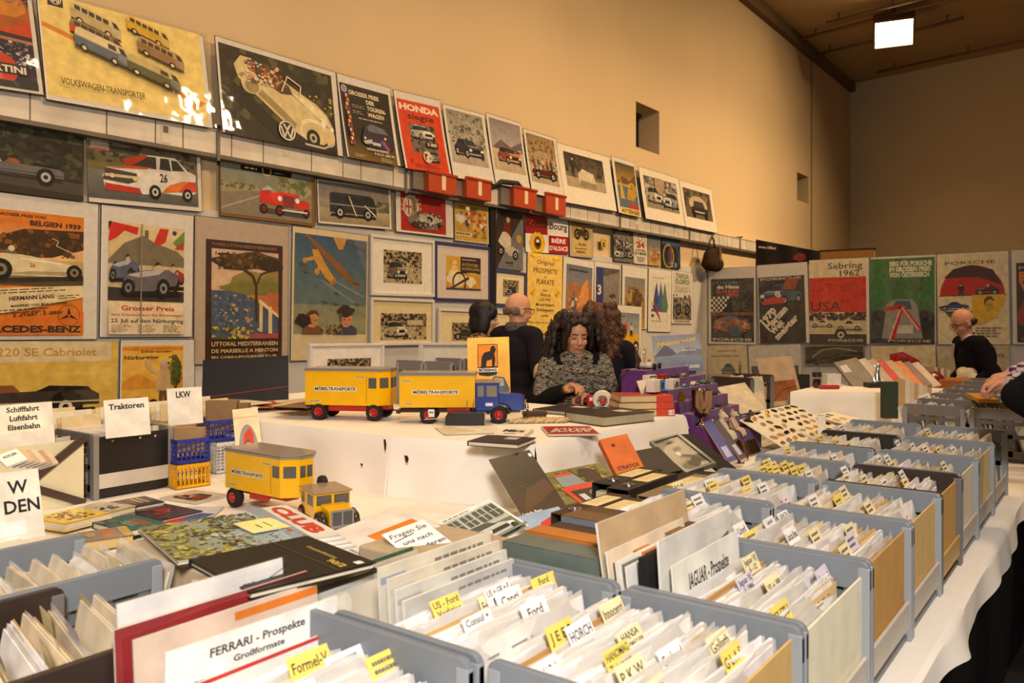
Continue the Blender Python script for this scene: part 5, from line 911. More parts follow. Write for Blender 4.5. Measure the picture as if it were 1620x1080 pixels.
for i in range(8):
    y0, y1 = ROWS[i]+.004, ROWS[i+1]-.004
    brown = i == 4
    crate('%s filing crate of the aisle-side column, %s from the camera' % ('dark brown' if brown else 'grey', RN[i]), XR0, XR1, y0, y1, col=CB if brown else CG, bar=c(196, 160, 96) if brown else CW)
    fill('%s, aisle-side crate' % RN[i], XR0+(.085 if i == 1 else 0), XR1, y0, y1, RT_[i], NS[i] if i != 5 else 7, seed=20+i, z0=ZT_+(.004 if i == 1 else .014), end=[c(206, 170, 108), c(232, 224, 196), c(196, 150, 86), c(212, 178, 116), c(200, 158, 92), c(220, 206, 180), c(220, 196, 140), None][i], kinds=(0, 1, 3, 5, 5, 4) if i < 3 else None)
    if i == 1: continue
    bk = i == 6
    crate('%s filing crate of the inner column, %s from the camera' % ('black-railed' if bk else 'grey', RN[i]), XL0, XL1, y0, y1, col=c(40, 36, 34) if bk else CG)
    fill('%s, inner crate' % RN[i], XL0 if i else XL0+.09, XL1, y0, y1, LT_[i], [14, 0, 15, 12, 12, 9, 12, 12][i], seed=50+i, kinds=(0, 1, 3, 5, 5) if i < 3 else None)
crate('grey filing crate in the inner column packed with brown and blue ring binders', XL0, XL1, ROWS[1]+.004, ROWS[2]-.004)
# nearest crate, bottom edge of the picture
crate('grey filing crate nearest the camera, behind its large white sign', 4.72, 5.094, .49, .898)
fill('nearest crate with the large white sign', 4.83, 5.094, .49, .898, [(.16, 'Formel-V', 'y', .78), (.3, 'Ferrari|Zeitungen', 'w', .4), (.36, None, 'w', .92), (.44, 'Ferrari', 'w', .55), (.6, None, 'w', .35), (.66, None, 'y', .98)], 13, seed=91, kinds=(0, 1, 3, 5), z0=ZT_-.004)
# two crates turned sideways at the left
ROT = lambda x, y: Matrix.Translation(V((x, y, ZT_))) @ RZ(math.pi/2)
def turned(label, x0, x1, y0, y1, col, where, tabs, n, seed, yaw=0, lean=-12, fset=(0, 1, 0, 2), kinds=None):
    B = Matrix.Translation(V((x1, y0, ZT_))) @ RZ(math.pi/2)        # local x -> +y, local y -> -x
    crate(label, 0, y1-y0, 0, x1-x0, col=col, rot=B, h=.282, group='crates turned sideways at the left')
    fill(where, 0, y1-y0, 0, x1-x0, tabs, n, seed=seed, base=B @ T(0, 0, .016), lean=lean, yaw=yaw, fset=fset, kinds=kinds, order='from the right')
turned('grey and brown crate turned sideways at the left edge, below the white lettered sign', 3.96, 4.29, .5, .9, CG, 'sideways crate below the lettered sign', [(.75, None, 'c', .3)], 14, 61, yaw=-8, lean=14, kinds=(0, 2, 4, 2))
turned('dark brown crate turned sideways at the bottom left corner', 4.30, 4.665, .36, .70, CB, 'sideways crate at the bottom left corner', [(.16, None, 'l', .85), (.3, None, 'c', .5), (.4, None, 'c', .3), (.52, 'DKW', 'c', .8), (.64, None, 'l', .45), (.78, 'DKW', 'c', .9), (.86, None, 'c', .5)], 7, 62, yaw=-12, lean=8, fset=(0, 1, 0, 0))
# distant crates of the next stand
for i in range(6):
    for j, (x0, x1) in enumerate(((4.83, 5.14), (5.16, 5.47))):
        y0 = 5.02+i*.42; cn = '%s distant crate from the gap, %s' % (ORD[i], ['inner side', 'aisle side'][j])
        crate('brownish grey %s of the next stand' % cn, x0, x1, y0, y0+.41, col=c(112, 104, 98), group='distant crates of the next stand')
        fill(cn, x0, x1, y0, y0+.41, T4(1, 70+i+j) if i < 3 else [], 6 if i < 3 else 4, seed=80+i*2+j, lean=-14)

# ================================================================== SIGNS AND LOOSE PRINT
def sheet(name, label, cat, P, art, t=.003, back=c(226, 220, 208), m_=None, group=None, filmed=False, bend_=0):
    """P = TL,TR,BR,BL world points of the printed face"""
    fm, W, H = qframe(P); o = thing(name, label, cat, fm, group)
    b = M(); b.bx((0, 0, -t), (W, H, 0), back); q = b.build('sheet', MB_, o)
    A = Art(W, H); art(A); p = A.build('print', m_ or MP, o, xf=T(0, 0, .0002))
    if filmed: film(W, H, o, z=A.z+.003, amp=.002)
    return o
def leaning(q, zt, zb): TL, TR, BR, BL = q; return [atD(*TL, zt[0]), atD(*TR, zt[1]), atD(*BR, zb[1]), atD(*BL, zb[0])]
def flat(q, z): return [atZ(p[0], p[1], z) for p in q]
def book(name, label, cat, q, z, t, art, cover, page=c(226, 214, 186), group=None, m_=None, spine='l'):
    """q: TL,TR,BR,BL pixels of the upper cover lying at height z"""
    fm, W, H = qframe(flat(q, z)); o = thing(name, label, cat, fm @ T(0, 0, -t), group); e = .004
    m = M(); m.bx((e, e, .0015), (W-e, H-e, t-.0015), page); m.build('pages', MB_, o)
    m = M(); m.bx((0, 0, 0), (W, H, .002), cover); m.bx((0, 0, t-.002), (W, H, t), cover)
    if spine == 'l': m.bx((0, 0, 0), (.003, H, t), cover)
    elif spine == 'r': m.bx((W-.003, 0, 0), (W, H, t), cover)
    elif spine == 'b': m.bx((0, 0, 0), (W, .003, t), cover)
    elif spine == 't': m.bx((0, H-.003, 0), (W, H, t), cover)
    m.build('cover', MP, o)
    if art: A = Art(W, H); art(A); A.build('cover_print', m_ or MG, o, xf=T(0, 0, t))
    return o
def plain(col): return lambda A: A.bg(col)
def txt(*ls, bg=c(238, 232, 218), col=INK, serif=True):
    def f(A):
        A.bg(bg)
        for (t, x, y, h, w) in ls: A.text(t, x, y, h, col, 'c', .03, w=w, serif=serif)
    return f
# foreground divider cards
sheet('divider_sign', 'large white landscape sign with two-line lettering, nearest the camera', 'sign', [atX(260, 1038, 4.755), atX(530, 940, 4.755), atX(535, 1045, 4.755), atX(262, 1150, 4.755)], lambda A: (A.bg(c(240, 238, 234)), A.text('FERRARI - Prospekte', .5, .74, .115, INK, 'c', .02, w=.56, serif=True), A.text('Großformate', .5, .57, .085, INK, 'c', .02, w=.3, serif=True), A.text('FERRARI', .14, .42, .07, c(60), 'l', .01, w=.2, rot=-3)), t=.004)
def P4(x, y0, y1, z0, z1, dx=.02): return [V((x-dx, y0, z1)), V((x-dx, y1, z1)), V((x, y1, z0)), V((x, y0, z0))]
sheet('brochure', 'tall white brochure in a clear cover with a thin diagonal line, behind the largest sign', 'brochure', P4(4.665, .62, .915, .79, 1.09), lambda A: (A.bg(c(236, 236, 236)), A.line([(.02, .62), (1, .94)], .002, c(110)), A.text('ma', .72, .88, .05, c(120), bold=.04)), filmed=True)
sheet('folder', 'dark red folder in a clear cover with a green dot, behind the largest sign', 'folder', P4(4.695, .60, .945, .79, 1.065), lambda A: (A.bg(c(150, 44, 48)), A.ell(.93, .92, .018, c(110, 220, 60)), A.rect(.1, .86, .07, .05, c(230)), A.rect(0, .6, 1, .1, c(120, 34, 40))), filmed=True)
sheet('folder', 'orange-edged brochure in a clear cover, directly behind the largest sign', 'folder', P4(4.72, .615, .945, .79, 1.052), lambda A: (A.bg(c(226, 206, 190)), A.rect(.5, .92, .5, .05, c(230, 130, 40))), filmed=True)
sheet('folder', 'red-edged white card just in front of the largest sign', 'folder', P4(4.785, .62, .955, .79, .992, .01), lambda A: (A.bg(c(234, 228, 222)), A.rect(0, .97, 1, .03, c(196, 60, 56)), A.lines(.1, .85, .8, 2, .06, c(150), .01)))
# tall newspapers in the front-row inner crate
for k, (dx, zt, cc, tx) in enumerate(((0, 1.115, c(226, 220, 200), 0), (.022, 1.10, c(222, 214, 196), 1), (.04, 1.085, c(214, 214, 208), 2), (.058, 1.07, c(196, 198, 198), 3))):
    def art(A, k=k, cc=cc):
        A.bg(cc); A.lines(.45, .93, .5, 1, .03, c(130, 126, 120), .02)
        if k == 3: A.rect(.06, .0, .88, .88, c(70)); A.rect(.075, .0, .85, .86, c(176, 178, 178)); A.text('1904', .34, .72, .07, c(214), bold=.04, w=.22); A.lines(.6, .74, .3, 1, .03, c(140), .03)
        else: A.rect(.0, .9, .2, .04, [c(150, 170, 196), c(205), c(180)][k])
    sheet('newspaper', ['hindmost tall yellowed newspaper in a clear cover, front-row inner crate', 'second tall cream newspaper from the back, front-row inner crate', 'third tall greyish newspaper with blue corner, front-row inner crate', 'tall grey newspaper with a black-framed panel, front-row inner crate'][k], 'newspaper', P4(4.83+dx, .99, 1.296, .79, zt-.032, .02), art, filmed=True, t=.006, group='tall newspapers')
# second row, aisle side: tall sign and folders
sheet('divider_sign', 'cream landscape sign with two-line lettering and photo strip, second row aisle-side crate', 'sign', P4(5.185, 1.385, 1.70, .79, 1.055, .02), lambda A: (A.bg(c(228, 226, 216)), A.text('JAGUAR - Prospekte', .5, .78, .105, INK, 'c', .02, w=.62, serif=True), A.text('Großformate', .5, .63, .08, INK, 'c', .02, w=.3, serif=True)), t=.004)
sheet('brochure', 'white brochure with grey car photo behind the cream sign, second row', 'brochure', P4(5.165, 1.37, 1.70, .79, 1.10, .02), lambda A: (A.bg(c(226, 226, 222)), A.poly([(.08, .2), (.97, .36), (.97, .86), (.1, .66)], c(110, 112, 112)), A.blob(.5, .55, .3, .1, c(150)), A.blob(.3, .48, .2, .06, c(190))), filmed=True, t=.005)
sheet('folder', 'black-edged folder standing behind the grey photo brochure, second row', 'folder', P4(5.145, 1.35, 1.60, .79, 1.07, .02), plain(c(40, 38, 38)), t=.012, back=c(30))
for k in range(4): sheet('folder', ['tall white folder, foremost of the tall stack left of the cream sign', 'tall white folder, second of the tall stack left of the cream sign', 'tall cream folder, third of the tall stack left of the cream sign', 'tall beige plastic-covered folder towering over the second row'][k], 'folder', P4(5.13-.013*k, 1.33, [1.62, 1.64, 1.66, 1.71][k], .79, [1.055, 1.06, 1.075, 1.125][k], .03+.008*k), plain([c(232, 230, 224), c(228, 222, 208), c(226, 206, 176), c(206, 178, 140)][k]), t=.004, filmed=(k == 3), group='tall folders left of the cream sign')
# signs at the left
sheet('table_sign', 'white card sign with three lines of lettering at the left edge, on a crate', 'sign', leaning([(-14, 642), (84, 635), (86, 710), (-14, 722)], (3.2, 3.34), (3.16, 3.3)), lambda A: (A.bg(c(232, 224, 206)), A.rect(.02, .4, .8, .58, c(240, 232, 206)), A.text('Schifffahrt', .52, .84, .1, INK, 'c', .03, w=.53, serif=True), A.text('Luftfahrt', .52, .66, .1, INK, 'c', .03, w=.46, serif=True), A.text('Eisenbahn', .52, .48, .1, INK, 'c', .03, w=.52, serif=True)))
sheet('table_sign', 'white card sign with one lettered line on the black and grey crate', 'sign', leaning([(164, 635), (235, 626), (238, 688), (167, 692)], (3.46, 3.58), (3.44, 3.56)), txt(('Traktoren', .5, .74, .14, .8)))
sheet('table_sign', 'white card sign with three capital letters above the small blue basket', 'sign', leaning([(265, 615), (320, 611), (320, 669), (265, 673)], (3.78, 3.88), (3.76, 3.86)), txt(('LKW', .46, .74, .16, .44)))
sheet('table_sign', 'large white sign with black sans capitals cut off by the left edge', 'sign', leaning([(-62, 756), (64, 740), (67, 848), (-62, 872)], (1.96, 2.12), (1.92, 2.08)), lambda A: (A.bg(c(234, 230, 212)), A.text('W', .84, .68, .18, c(40, 38, 40), 'r', .02), A.text('DEN', .97, .4, .18, c(40, 38, 40), 'r', .02), A.rect(.1, .08, .68, .2, c(240, 240, 240))), t=.004)
# small cards on top of the sign's stack
o = None
for k in range(6):
    p = [(4+k*11, 718), (30+k*11, 708), (40+k*9, 728+k*1.5), (0+k*11, 742)]
    sheet('small_card', ['leftmost small card with capital letters atop the left sign', 'second small beige card atop the left sign', 'third small beige card atop the left sign', 'fourth small beige card atop the left sign', 'fifth small beige card atop the left sign', 'rightmost small beige card atop the left sign'][k], 'card', leaning(p, (2.06+.02*k, 2.1+.02*k), (2.02+.02*k, 2.06+.02*k)), txt(('ADLER', .5, .6, .18, .7)) if k == 0 else plain([c(206, 170, 130), c(190, 160, 120), c(214, 186, 150), c(180, 140, 110), c(200, 180, 150)][k-1]), t=.006, group='small cards atop the left sign')
tag(M().bx((3.5, .6, ZT_+.001), (3.70, .905, .965), c(206, 200, 186)).build('storage_box', MB_, bevel=.004), 'pale storage box half hidden behind the large sign at the left edge', 'box')
# crates behind the signs
CG2 = c(120, 116, 112)
xa = Matrix.Translation(V((2.06, 1.70, ZT_)))
o = crate('grey filing crate with a black end panel and silver strip at the left', 2.05, 2.385, 1.70, 2.055, col=CG2, h=.275, group='crates at the left wall side')
m = M(); m.bx((.337, .02, .01), (.342, .335, .262), c(30, 26, 26)); m.build('end_panel', MPL, o)
m = M(); m.bx((.342, .022, .045), (.3445, .333, .105), c(206, 198, 186)); m.build('silver_strip', MGAL, o)
for y in (.08, .20, .27):
    M().cyl((.342, y, .24), (.346, y, .24), .005, None, 8, c(200)).build('rivet', MMET, o)
for y in (-.002, .332): M().bx((.322, y, 0), (.348, y+.024, .272), c(140, 134, 128)).build('corner_post', MPL, o, bevel=.003)
fill('black-ended crate at the left', 2.05, 2.385, 1.70, 2.055, [], 6, seed=301, z0=ZT_+.02, kinds=(2, 4))
o = crate('cream-ended crate with brown crossed braces at the far left', 2.05, 2.385, 1.27, 1.66, col=c(70, 56, 46), h=.262, group='crates at the left wall side')
m = M(); m.bx((.337, .0, .0), (.342, .39, .262), c(226, 216, 180)); m.build('end_panel', MPL, o)
for z0_, z1_ in ((.12, .27), (.10, -.0)):
    m = M(); a = V((.35, .18, z0_)); b_ = V((.35, .39, z1_)); d = (b_-a); L = d.length; m.box((0, 0, 0), (.012, L, .03), c(76, 60, 50)); m.build('brace', MPL, o, xf=T(*((a+b_)/2)) @ RX(math.atan2(d.z, d.y)))
fill('cream-ended crate at the far left', 2.05, 2.385, 1.27, 1.66, [], 6, seed=302, z0=ZT_+.015, kinds=(2, 4))
# card boxes of index cards behind the crates
for k in range(7):
    y = 1.05+k*.24; tag(M().bx((1.66, y, ZT_+.001), (1.98, y+.2, 1.0-.015*(k % 3)), [c(206, 180, 140), c(190, 166, 130), c(214, 196, 160)][k % 3]).build('card_box', MB_, bevel=.006), ['leftmost beige box of index cards along the wall', 'second beige box of index cards along the wall', 'third beige box of index cards along the wall', 'fourth beige box of index cards along the wall', 'fifth beige box of index cards along the wall', 'sixth beige box of index cards along the wall', 'rightmost beige box of index cards along the wall'][k], 'box', 'index card boxes along the wall')
    for j in range(7):
        sheet('index_card', 'cream index card standing out of a beige box along the wall', 'card', [V((1.68+j*.042, y+.01, 1.05+.008*((j*5+k) % 4))), V((1.68+j*.042, y+.19, 1.05+.008*((j*5+k) % 4))), V((1.69+j*.042, y+.19, .99)), V((1.69+j*.042, y+.01, .99))], plain([c(226, 206, 160), c(232, 220, 190), c(214, 190, 140)][(j+k) % 3]), t=.004, group='index cards in the beige boxes')
# baskets
def basket(label, px, py, w, h, d, col, zc, yaw=.3, nx=7, ny=4, zbase=None):
    p = atD(px, py, zc); 
    if zbase: p.z = zbase
    o = thing('plastic_basket', label, 'basket', Matrix.Translation(p) @ RZ(math.pi/2-.15))
    m = M(); m.bx((-w/2, -d/2, 0), (w/2, d/2, .004), col); m.build('floor_plate', MPL, o)
    for nm, y in (('front_wall', -d/2), ('rear_wall', d/2-.003)):
        m = M(); m.bx((-w/2, y, h-.018), (w/2, y+.004, h), col); m.bx((-w/2, y, 0), (w/2, y+.004, .014), col)
        for i in range(nx+1): xx = -w/2+(w-.005)*i/nx; m.bx((xx, y, .01), (xx+.005, y+.0035, h-.01), col)
        for j in range(1, ny): zz = .01+(h-.028)*j/ny; m.bx((-w/2, y+.0005, zz), (w/2, y+.003, zz+.004), col)
        m.build(nm, MPL, o)
    for nm, x in (('side_wall', -w/2), ('side_wall', w/2-.003)):
        m = M(); m.bx((x, -d/2, h-.018), (x+.004, d/2, h), col); m.bx((x, -d/2, 0), (x+.004, d/2, .014), col)
        for i in range(nx+1): yy = -d/2+(d-.005)*i/nx; m.bx((x, yy, .01), (x+.0035, yy+.005, h-.01), col)
        for j in range(1, ny): zz = .01+(h-.028)*j/ny; m.bx((x+.0005, -d/2, zz), (x+.003, d/2, zz+.004), col)
        m.build(nm, MPL, o)
    return o
CBL = c(44, 56, 150)
basket('small yellow plastic basket under the small blue basket', 297, 762, .155, .105, .12, c(228, 168, 20), 3.72, zbase=ZT_+.002, nx=8, ny=2)
basket('small blue plastic basket holding a brown envelope, on the yellow basket', 297, 728, .155, .11, .12, CBL, 3.74, zbase=ZT_+.108)
basket('white plastic basket beneath the larger blue basket', 358, 738, .17, .15, .14, c(214, 214, 214), 4.1, zbase=ZT_+.002, nx=8, ny=8)
basket('larger blue plastic basket stacked on the white basket', 350, 692, .19, .105, .14, CBL, 4.12, zbase=ZT_+.153)
def upright(name, label, cat, px0, px1, py, pyb, zc, col, t=.012, m_=MB_):
    a = atD(px0, py, zc); b = atD(px1, py, zc); e = atD(px0, pyb, zc)
    return sheet(name, label, cat, [a, b, V((b.x, b.y, e.z)), V((a.x, a.y, e.z))], plain(col), t=t, back=lerp(col, BLK, .1), m_=m_)
upright('envelope', 'brown paper envelope standing in the small blue basket', 'envelope', 272, 322, 676, 715, 3.74, c(176, 140, 96), .03)
upright('envelope', 'brown wrapped parcel standing in the larger blue basket', 'envelope', 325, 374, 634, 680, 4.12, c(150, 120, 84), .05)
upright('magazine_bundle', 'bundle of old magazines beside the brown parcel in the larger blue basket', 'magazine', 377, 392, 638, 668, 4.13, c(140, 104, 76), .05)
def a_bike(A): A.bg(c(226, 210, 176)); A.ell(.5, .42, .36, c(150, 140, 140), .34); A.poly([(.3, .2), (.34, .6), (.62, .72), (.72, .6), (.7, .2)], c(200, 66, 34)); A.figure(.3, .16, .4, .36, c(120, 90, 80), hair=c(90, 90, 96)); A.wheel(lambda p, q: (p, q), .35, .18, .1); A.wheel(lambda p, q: (p, q), .66, .2, .1); A.rect(0, .86, 1, .004, c(150, 130, 100)); A.specks(.3, .1, .4, .2, [c(60, 50, 46), c(150, 110, 90)], 30, .02)
sheet('picture_card', 'cream card with an oval motorcycle picture, leaning against the white cloth', 'picture', leaning([(393, 642), (428, 645), (398, 752), (350, 766)], (3.9, 3.92), (3.62, 3.68)), a_bike, t=.004)
# paper piles on the raised cloth, left end
r = random.Random(5)
for k in range(16):
    px = 330+r.random()*150; z = ZR+.003+.004*k; p = atZ(px, 640, z); p += V((r.uniform(-.18, .18), r.uniform(-.05, .12), 0)); p.z = z; p.x = max(p.x, 1.5); p.y = min(max(p.y, 2.68), 3.85)
    w, d = r.uniform(.16, .22), r.uniform(.22, .3); yaw = r.uniform(-.5, .5)
    o = thing('magazine', 'old magazine or paper lying in the pile behind the baskets', 'magazine', Matrix.Translation(p) @ RZ(yaw), 'papers piled behind the baskets')
    cc = r.choice([c(226, 208, 170), c(206, 180, 136), c(232, 222, 200), c(150, 110, 80), c(60, 50, 48), c(180, 80, 50), c(236, 228, 210)]); m = M(); m.bx((-w/2, -d/2, -.0018), (w/2, d/2, .0018), cc); m.build('sheet', MB_, o)
    A = Art(w, d); A.bg(cc); A.lines(.1, .85, .8, 5, .12, lerp(cc, BLK, .4), .03); A.build('print', MP, o, xf=T(-w/2, -d/2, .0019))
sheet('folder', 'large black display board with a thin red line, leaning behind the paper pile', 'board', leaning([(318, 570), (452, 562), (460, 632), (322, 640)], (5.0, 5.06), (4.92, 4.98)), lambda A: (A.bg(c(26, 22, 22)), A.line([(.0, .16), (1, .3)], .003, c(170, 30, 30)), A.ring(.82, .12, .05, c(50, 40, 40), .1)), t=.01, back=c(20))
# ---- books and magazines on the low table
def cov(bg, *f):
    def g(A):
        A.bg(bg)
        for k in f: k(A)
    return g
book('book', 'yellow hardback with a brown group picture, lying leftmost on the low table', 'book', [(140, 790), (192, 797), (128, 832), (68, 824)], .79, .03, cov(c(238, 210, 90), lambda A: A.rect(0, .62, 1, .38, c(206, 196, 176)), lambda A: A.rect(0, 0, 1, .1, c(230, 190, 20)), lambda A: A.specks(.1, .12, .8, .36, [c(110, 70, 30), c(70, 44, 26), c(150, 100, 50)], 50, .05), lambda A: A.specks(.4, .6, .5, .3, [c(40, 40, 44), c(90, 100, 120), c(200, 190, 170)], 20, .06)), c(232, 196, 40))
book('book', 'dark violet paperback behind the yellow hardback', 'book', [(215, 781), (248, 789), (196, 812), (166, 801)], .78, .02, cov(c(52, 46, 76), lambda A: A.lines(.1, .74, .7, 2, .12, c(226, 190, 60), .07), lambda A: A.lines(.1, .5, .8, 3, .12, c(160, 140, 90), .04)), c(46, 40, 66))
book('magazine', 'dark magazine with red patches under the teal paperback', 'magazine', [(250, 794), (306, 805), (243, 833), (176, 818)], .768, .012, cov(c(46, 36, 38), lambda A: A.blob(.4, .6, .25, .2, c(150, 40, 36)), lambda A: A.specks(.1, .1, .8, .5, [c(90, 50, 44), c(60, 54, 60), c(30, 28, 30)], 30, .08)), c(50, 42, 42))
book('book', 'teal paperback with red title, on the low table', 'book', [(205, 812), (250, 824), (214, 843), (148, 828)], .79, .022, cov(c(40, 104, 100), lambda A: A.lines(.35, .7, .55, 2, .12, c(206, 80, 60), .08), lambda A: A.lines(.36, .48, .5, 2, .12, c(200, 190, 160), .05), lambda A: A.specks(0, .0, .4, .4, [c(70, 60, 50), c(180, 120, 90)], 16, .05)), c(40, 100, 96))
book('book', 'thick grey-brown book with orange label, behind the sideways crates', 'book', [(193, 826), (204, 838), (141, 866), (126, 849)], .80, .035, cov(c(140, 132, 120), lambda A: A.rect(.1, .4, .7, .3, c(196, 120, 80)), lambda A: A.rect(0, .8, 1, .2, c(206, 170, 80)), lambda A: A.blob(.4, .2, .3, .1, c(190, 160, 110))), c(110, 100, 90), page=c(206, 176, 120))
for k, (q, a, lb) in enumerate((([(298, 773), (354, 781), (322, 798), (262, 789)], cov(c(206, 196, 184), lambda A: A.front_car(.2, .15, .65, .6, c(180, 44, 40))), 'clear-covered leaflet of a red car on the low table'), ([(300, 801), (362, 801), (318, 826), (252, 829)], cov(c(196, 204, 214), lambda A: A.poly([(0, 0), (.6, 0), (1, .5), (.5, .6)], c(70, 90, 150)), lambda A: A.poly([(0, .3), (.4, .5), (.3, 0), (0, 0)], c(190, 50, 46))), 'blue, white and red leaflet left of the magazine stack'), ([(195, 862), (240, 872), (190, 893), (148, 880)], cov(c(240, 236, 226)), 'blank white card sheet behind the sideways crates'), ([(120, 808), (160, 818), (130, 842), (84, 834)], cov(c(214, 190, 150), lambda A: A.specks(.1, .1, .8, .7, [c(120, 60, 40), c(60, 50, 44)], 30, .06)), 'worn brown leaflet tucked below the yellow hardback'), ([(222, 848), (252, 858), (228, 872), (200, 862)], cov(c(226, 216, 196), lambda A: A.lines(.1, .8, .8, 5, .15, c(140, 130, 120), .05)), 'small white booklet pile beside the thick grey-brown book'))):
    sheet('leaflet', lb, 'leaflet', flat(q, ZT_+.006+.003*k), a, filmed=(k == 0))
# the box carrying the magazine stack and its plastic cases
o = thing('storage_crate', 'low box under the stack of garden-cover magazines', 'box', (4.2, 1.28, ZT_+.001))
m = M(); m.bx((-.19, -.33, 0), (.18, .0, .25), c(190, 170, 140)); m.build('box_shell', MB_, o, bevel=.006)
for k in range(3):
    cx = 4.405+.02*k; sheet('plastic_case', ['upright dark film-wrapped case nearest the magazine stack', 'middle upright film-wrapped case below the magazine stack', 'foremost upright film-wrapped case with dark lettering'][k], 'case', [V((cx, .90, 1.005)), V((cx, 1.08, 1.005)), V((cx, 1.08, .76)), V((cx, .90, .76))], lambda A: (A.bg(c(110, 112, 108)), A.text('Ch', .5, .3, .07, c(40), rot=-90, bold=.02), A.lines(.1, .8, .7, 5, .06, c(60), .02)), t=.016, filmed=True, group='film-wrapped cases')
def a_garden(A): A.grad(0, 0, 1, 1, c(120, 126, 70), c(176, 196, 206)); A.specks(0, 0, 1, .55, [c(70, 66, 28), c(150, 150, 60), c(110, 110, 44), c(44, 42, 20), c(190, 186, 90)], 260, .028); A.specks(.0, .5, .5, .4, [c(90, 94, 44), c(60, 66, 40), c(140, 140, 80)], 110, .024); A.specks(.3, .7, .7, .3, [c(120, 130, 110), c(190, 200, 204), c(90, 100, 80)], 60, .016); A.blob(.56, .42, .05, .025, c(200, 200, 196)); A.blob(.62, .47, .04, .02, c(190, 190, 186)); A.blob(.76, .52, .06, .022, c(190, 90, 50)); A.blob(.86, .56, .1, .03, c(150, 166, 130)); A.specks(.5, .45, .5, .2, [c(150, 160, 110), c(180, 190, 180)], 30, .02)
for k in range(4):
    dz = 1.028-.009*k; q = [(397, 798), (470, 845), (300, 897), (227, 847)]; q = [(x+[0, 4, -3, 5][k], y+[0, 3, 2, 5][k]) for x, y in q]
    book('magazine', ['top magazine with a sunlit garden cover in the stack', 'second magazine of the garden-cover stack', 'third magazine of the garden-cover stack', 'bottom magazine of the garden-cover stack'][k], 'magazine', q, dz, .008, a_garden, c(206, 196, 176), page=c(230, 222, 206), spine='l', group='magazines of the garden-cover stack')
sheet('sticky_note', 'pale yellow note with handwriting lying on the garden-cover magazine', 'note', flat([(418, 815), (452, 829), (408, 847), (377, 832)], 1.034), lambda A: (A.bg(c(246, 232, 150)), A.lines(.3, .62, .5, 1, .2, c(70), .04), A.lines(.42, .36, .36, 1, .2, c(70), .04)), t=.001)
for k in range(4):
    q = [(440, 793), (531, 838), (478, 862), (402, 812)]; q = [(x+k*9, y+k*6) for x, y in q]
    book('magazine', ['club magazine with big red title, top of the fanned pile', 'second magazine of the fanned red-title pile', 'third magazine of the fanned red-title pile', 'lowest magazine of the fanned red-title pile'][k], 'magazine', q, 1.03-.008*k, .007, lambda A: (A.bg(c(236, 230, 220)), A.text('CLUB', .04, .5, .34, c(206, 50, 30), bold=.06, w=.86, serif=True), A.rect(0, .0, 1, .36, c(150, 170, 180)), A.lines(.3, .12, .5, 1, .1, c(206, 60, 40), .1)), c(230, 224, 214), group='fanned red-title magazines')
book('catalogue', 'black catalogue with gold title, lying over the magazine stack', 'book', [(440, 827), (545, 873), (447, 960), (342, 913)], 1.062, .012, lambda A: (A.bg(c(24, 21, 20)), A.text('Ersatzteilkatalog', .3, .82, .035, c(196, 170, 70), bold=.01, w=.42), A.text('90/2', .72, .74, .055, c(206, 178, 70), bold=.03, w=.22), A.line([(0, .68), (1, .68)], .0015, c(90, 80, 50)), A.rect(.9, .86, .07, .06, c(235, 235, 235))), c(22, 20, 20), m_=MP)
# loose pieces behind the front inner crate
tag(M().bx((4.42, 1.30, ZT_+.001), (4.74, 1.56, .99), c(180, 160, 130)).build('storage_box', MB_, bevel=.006), 'plain box under the handwritten note and the house photograph', 'box')
sheet('brochure', 'white brochure with an orange square under glossy film, left of the handwritten note', 'brochure', leaning([(528, 836), (645, 800), (675, 836), (560, 892)], (2.04, 2.2), (1.86, 2.02)), lambda A: (A.bg(c(240, 234, 226)), A.rect(.3, .0, .62, .5, c(228, 134, 36)), A.text('A R', .6, .1, .1, c(90, 60, 30), w=.28)), filmed=True, t=.005)
sheet('handwritten_note', 'white card with handwritten lines between the orange brochure and the house photograph', 'sign', leaning([(617, 840), (685, 817), (704, 868), (640, 896)], (1.92, 2.0), (1.8, 1.88)), lambda A: (A.bg(c(240, 236, 230)), A.text('Fragen Sie', .06, .76, .13, c(30), bold=.01, w=.86, skew=.2), A.line([(.06, .66), (.56, .72)], .003, c(30)), A.text('uns nach', .16, .48, .12, c(30), bold=.01, w=.68, skew=.2), A.text('anderen', .3, .22, .12, c(30), bold=.01, w=.66, skew=.2)), t=.002)
def a_house(A):
    A.bg(c(222, 220, 208)); A.rect(0, 0, .97, .9, c(96, 104, 88)); A.rect(0, .4, .97, .5, c(170, 174, 160)); A.lines(.3, .93, .4, 1, .03, c(90), .02)
    for k in range(4): A.rect(.3+k*.17, .5, .13, .34, c(70, 78, 66)); A.rect(.355+k*.17, .5, .012, .34, c(190, 194, 180)); A.rect(.3+k*.17, .66, .13, .014, c(190, 194, 180))
    A.rect(.0, .4, .22, .46, c(70, 78, 64)); A.front_car(.1, .02, .8, .46, c(186, 190, 176), flip=True, glass=c(70, 76, 70)); A.rect(0, 0, .97, .05, c(120, 124, 110))
sheet('photograph', 'black and white photograph of a car before a house, leaning before the white cloth', 'photograph', leaning([(677, 832), (788, 783), (822, 838), (708, 898)], (2.1, 2.28), (1.96, 2.13)), a_house, t=.003)
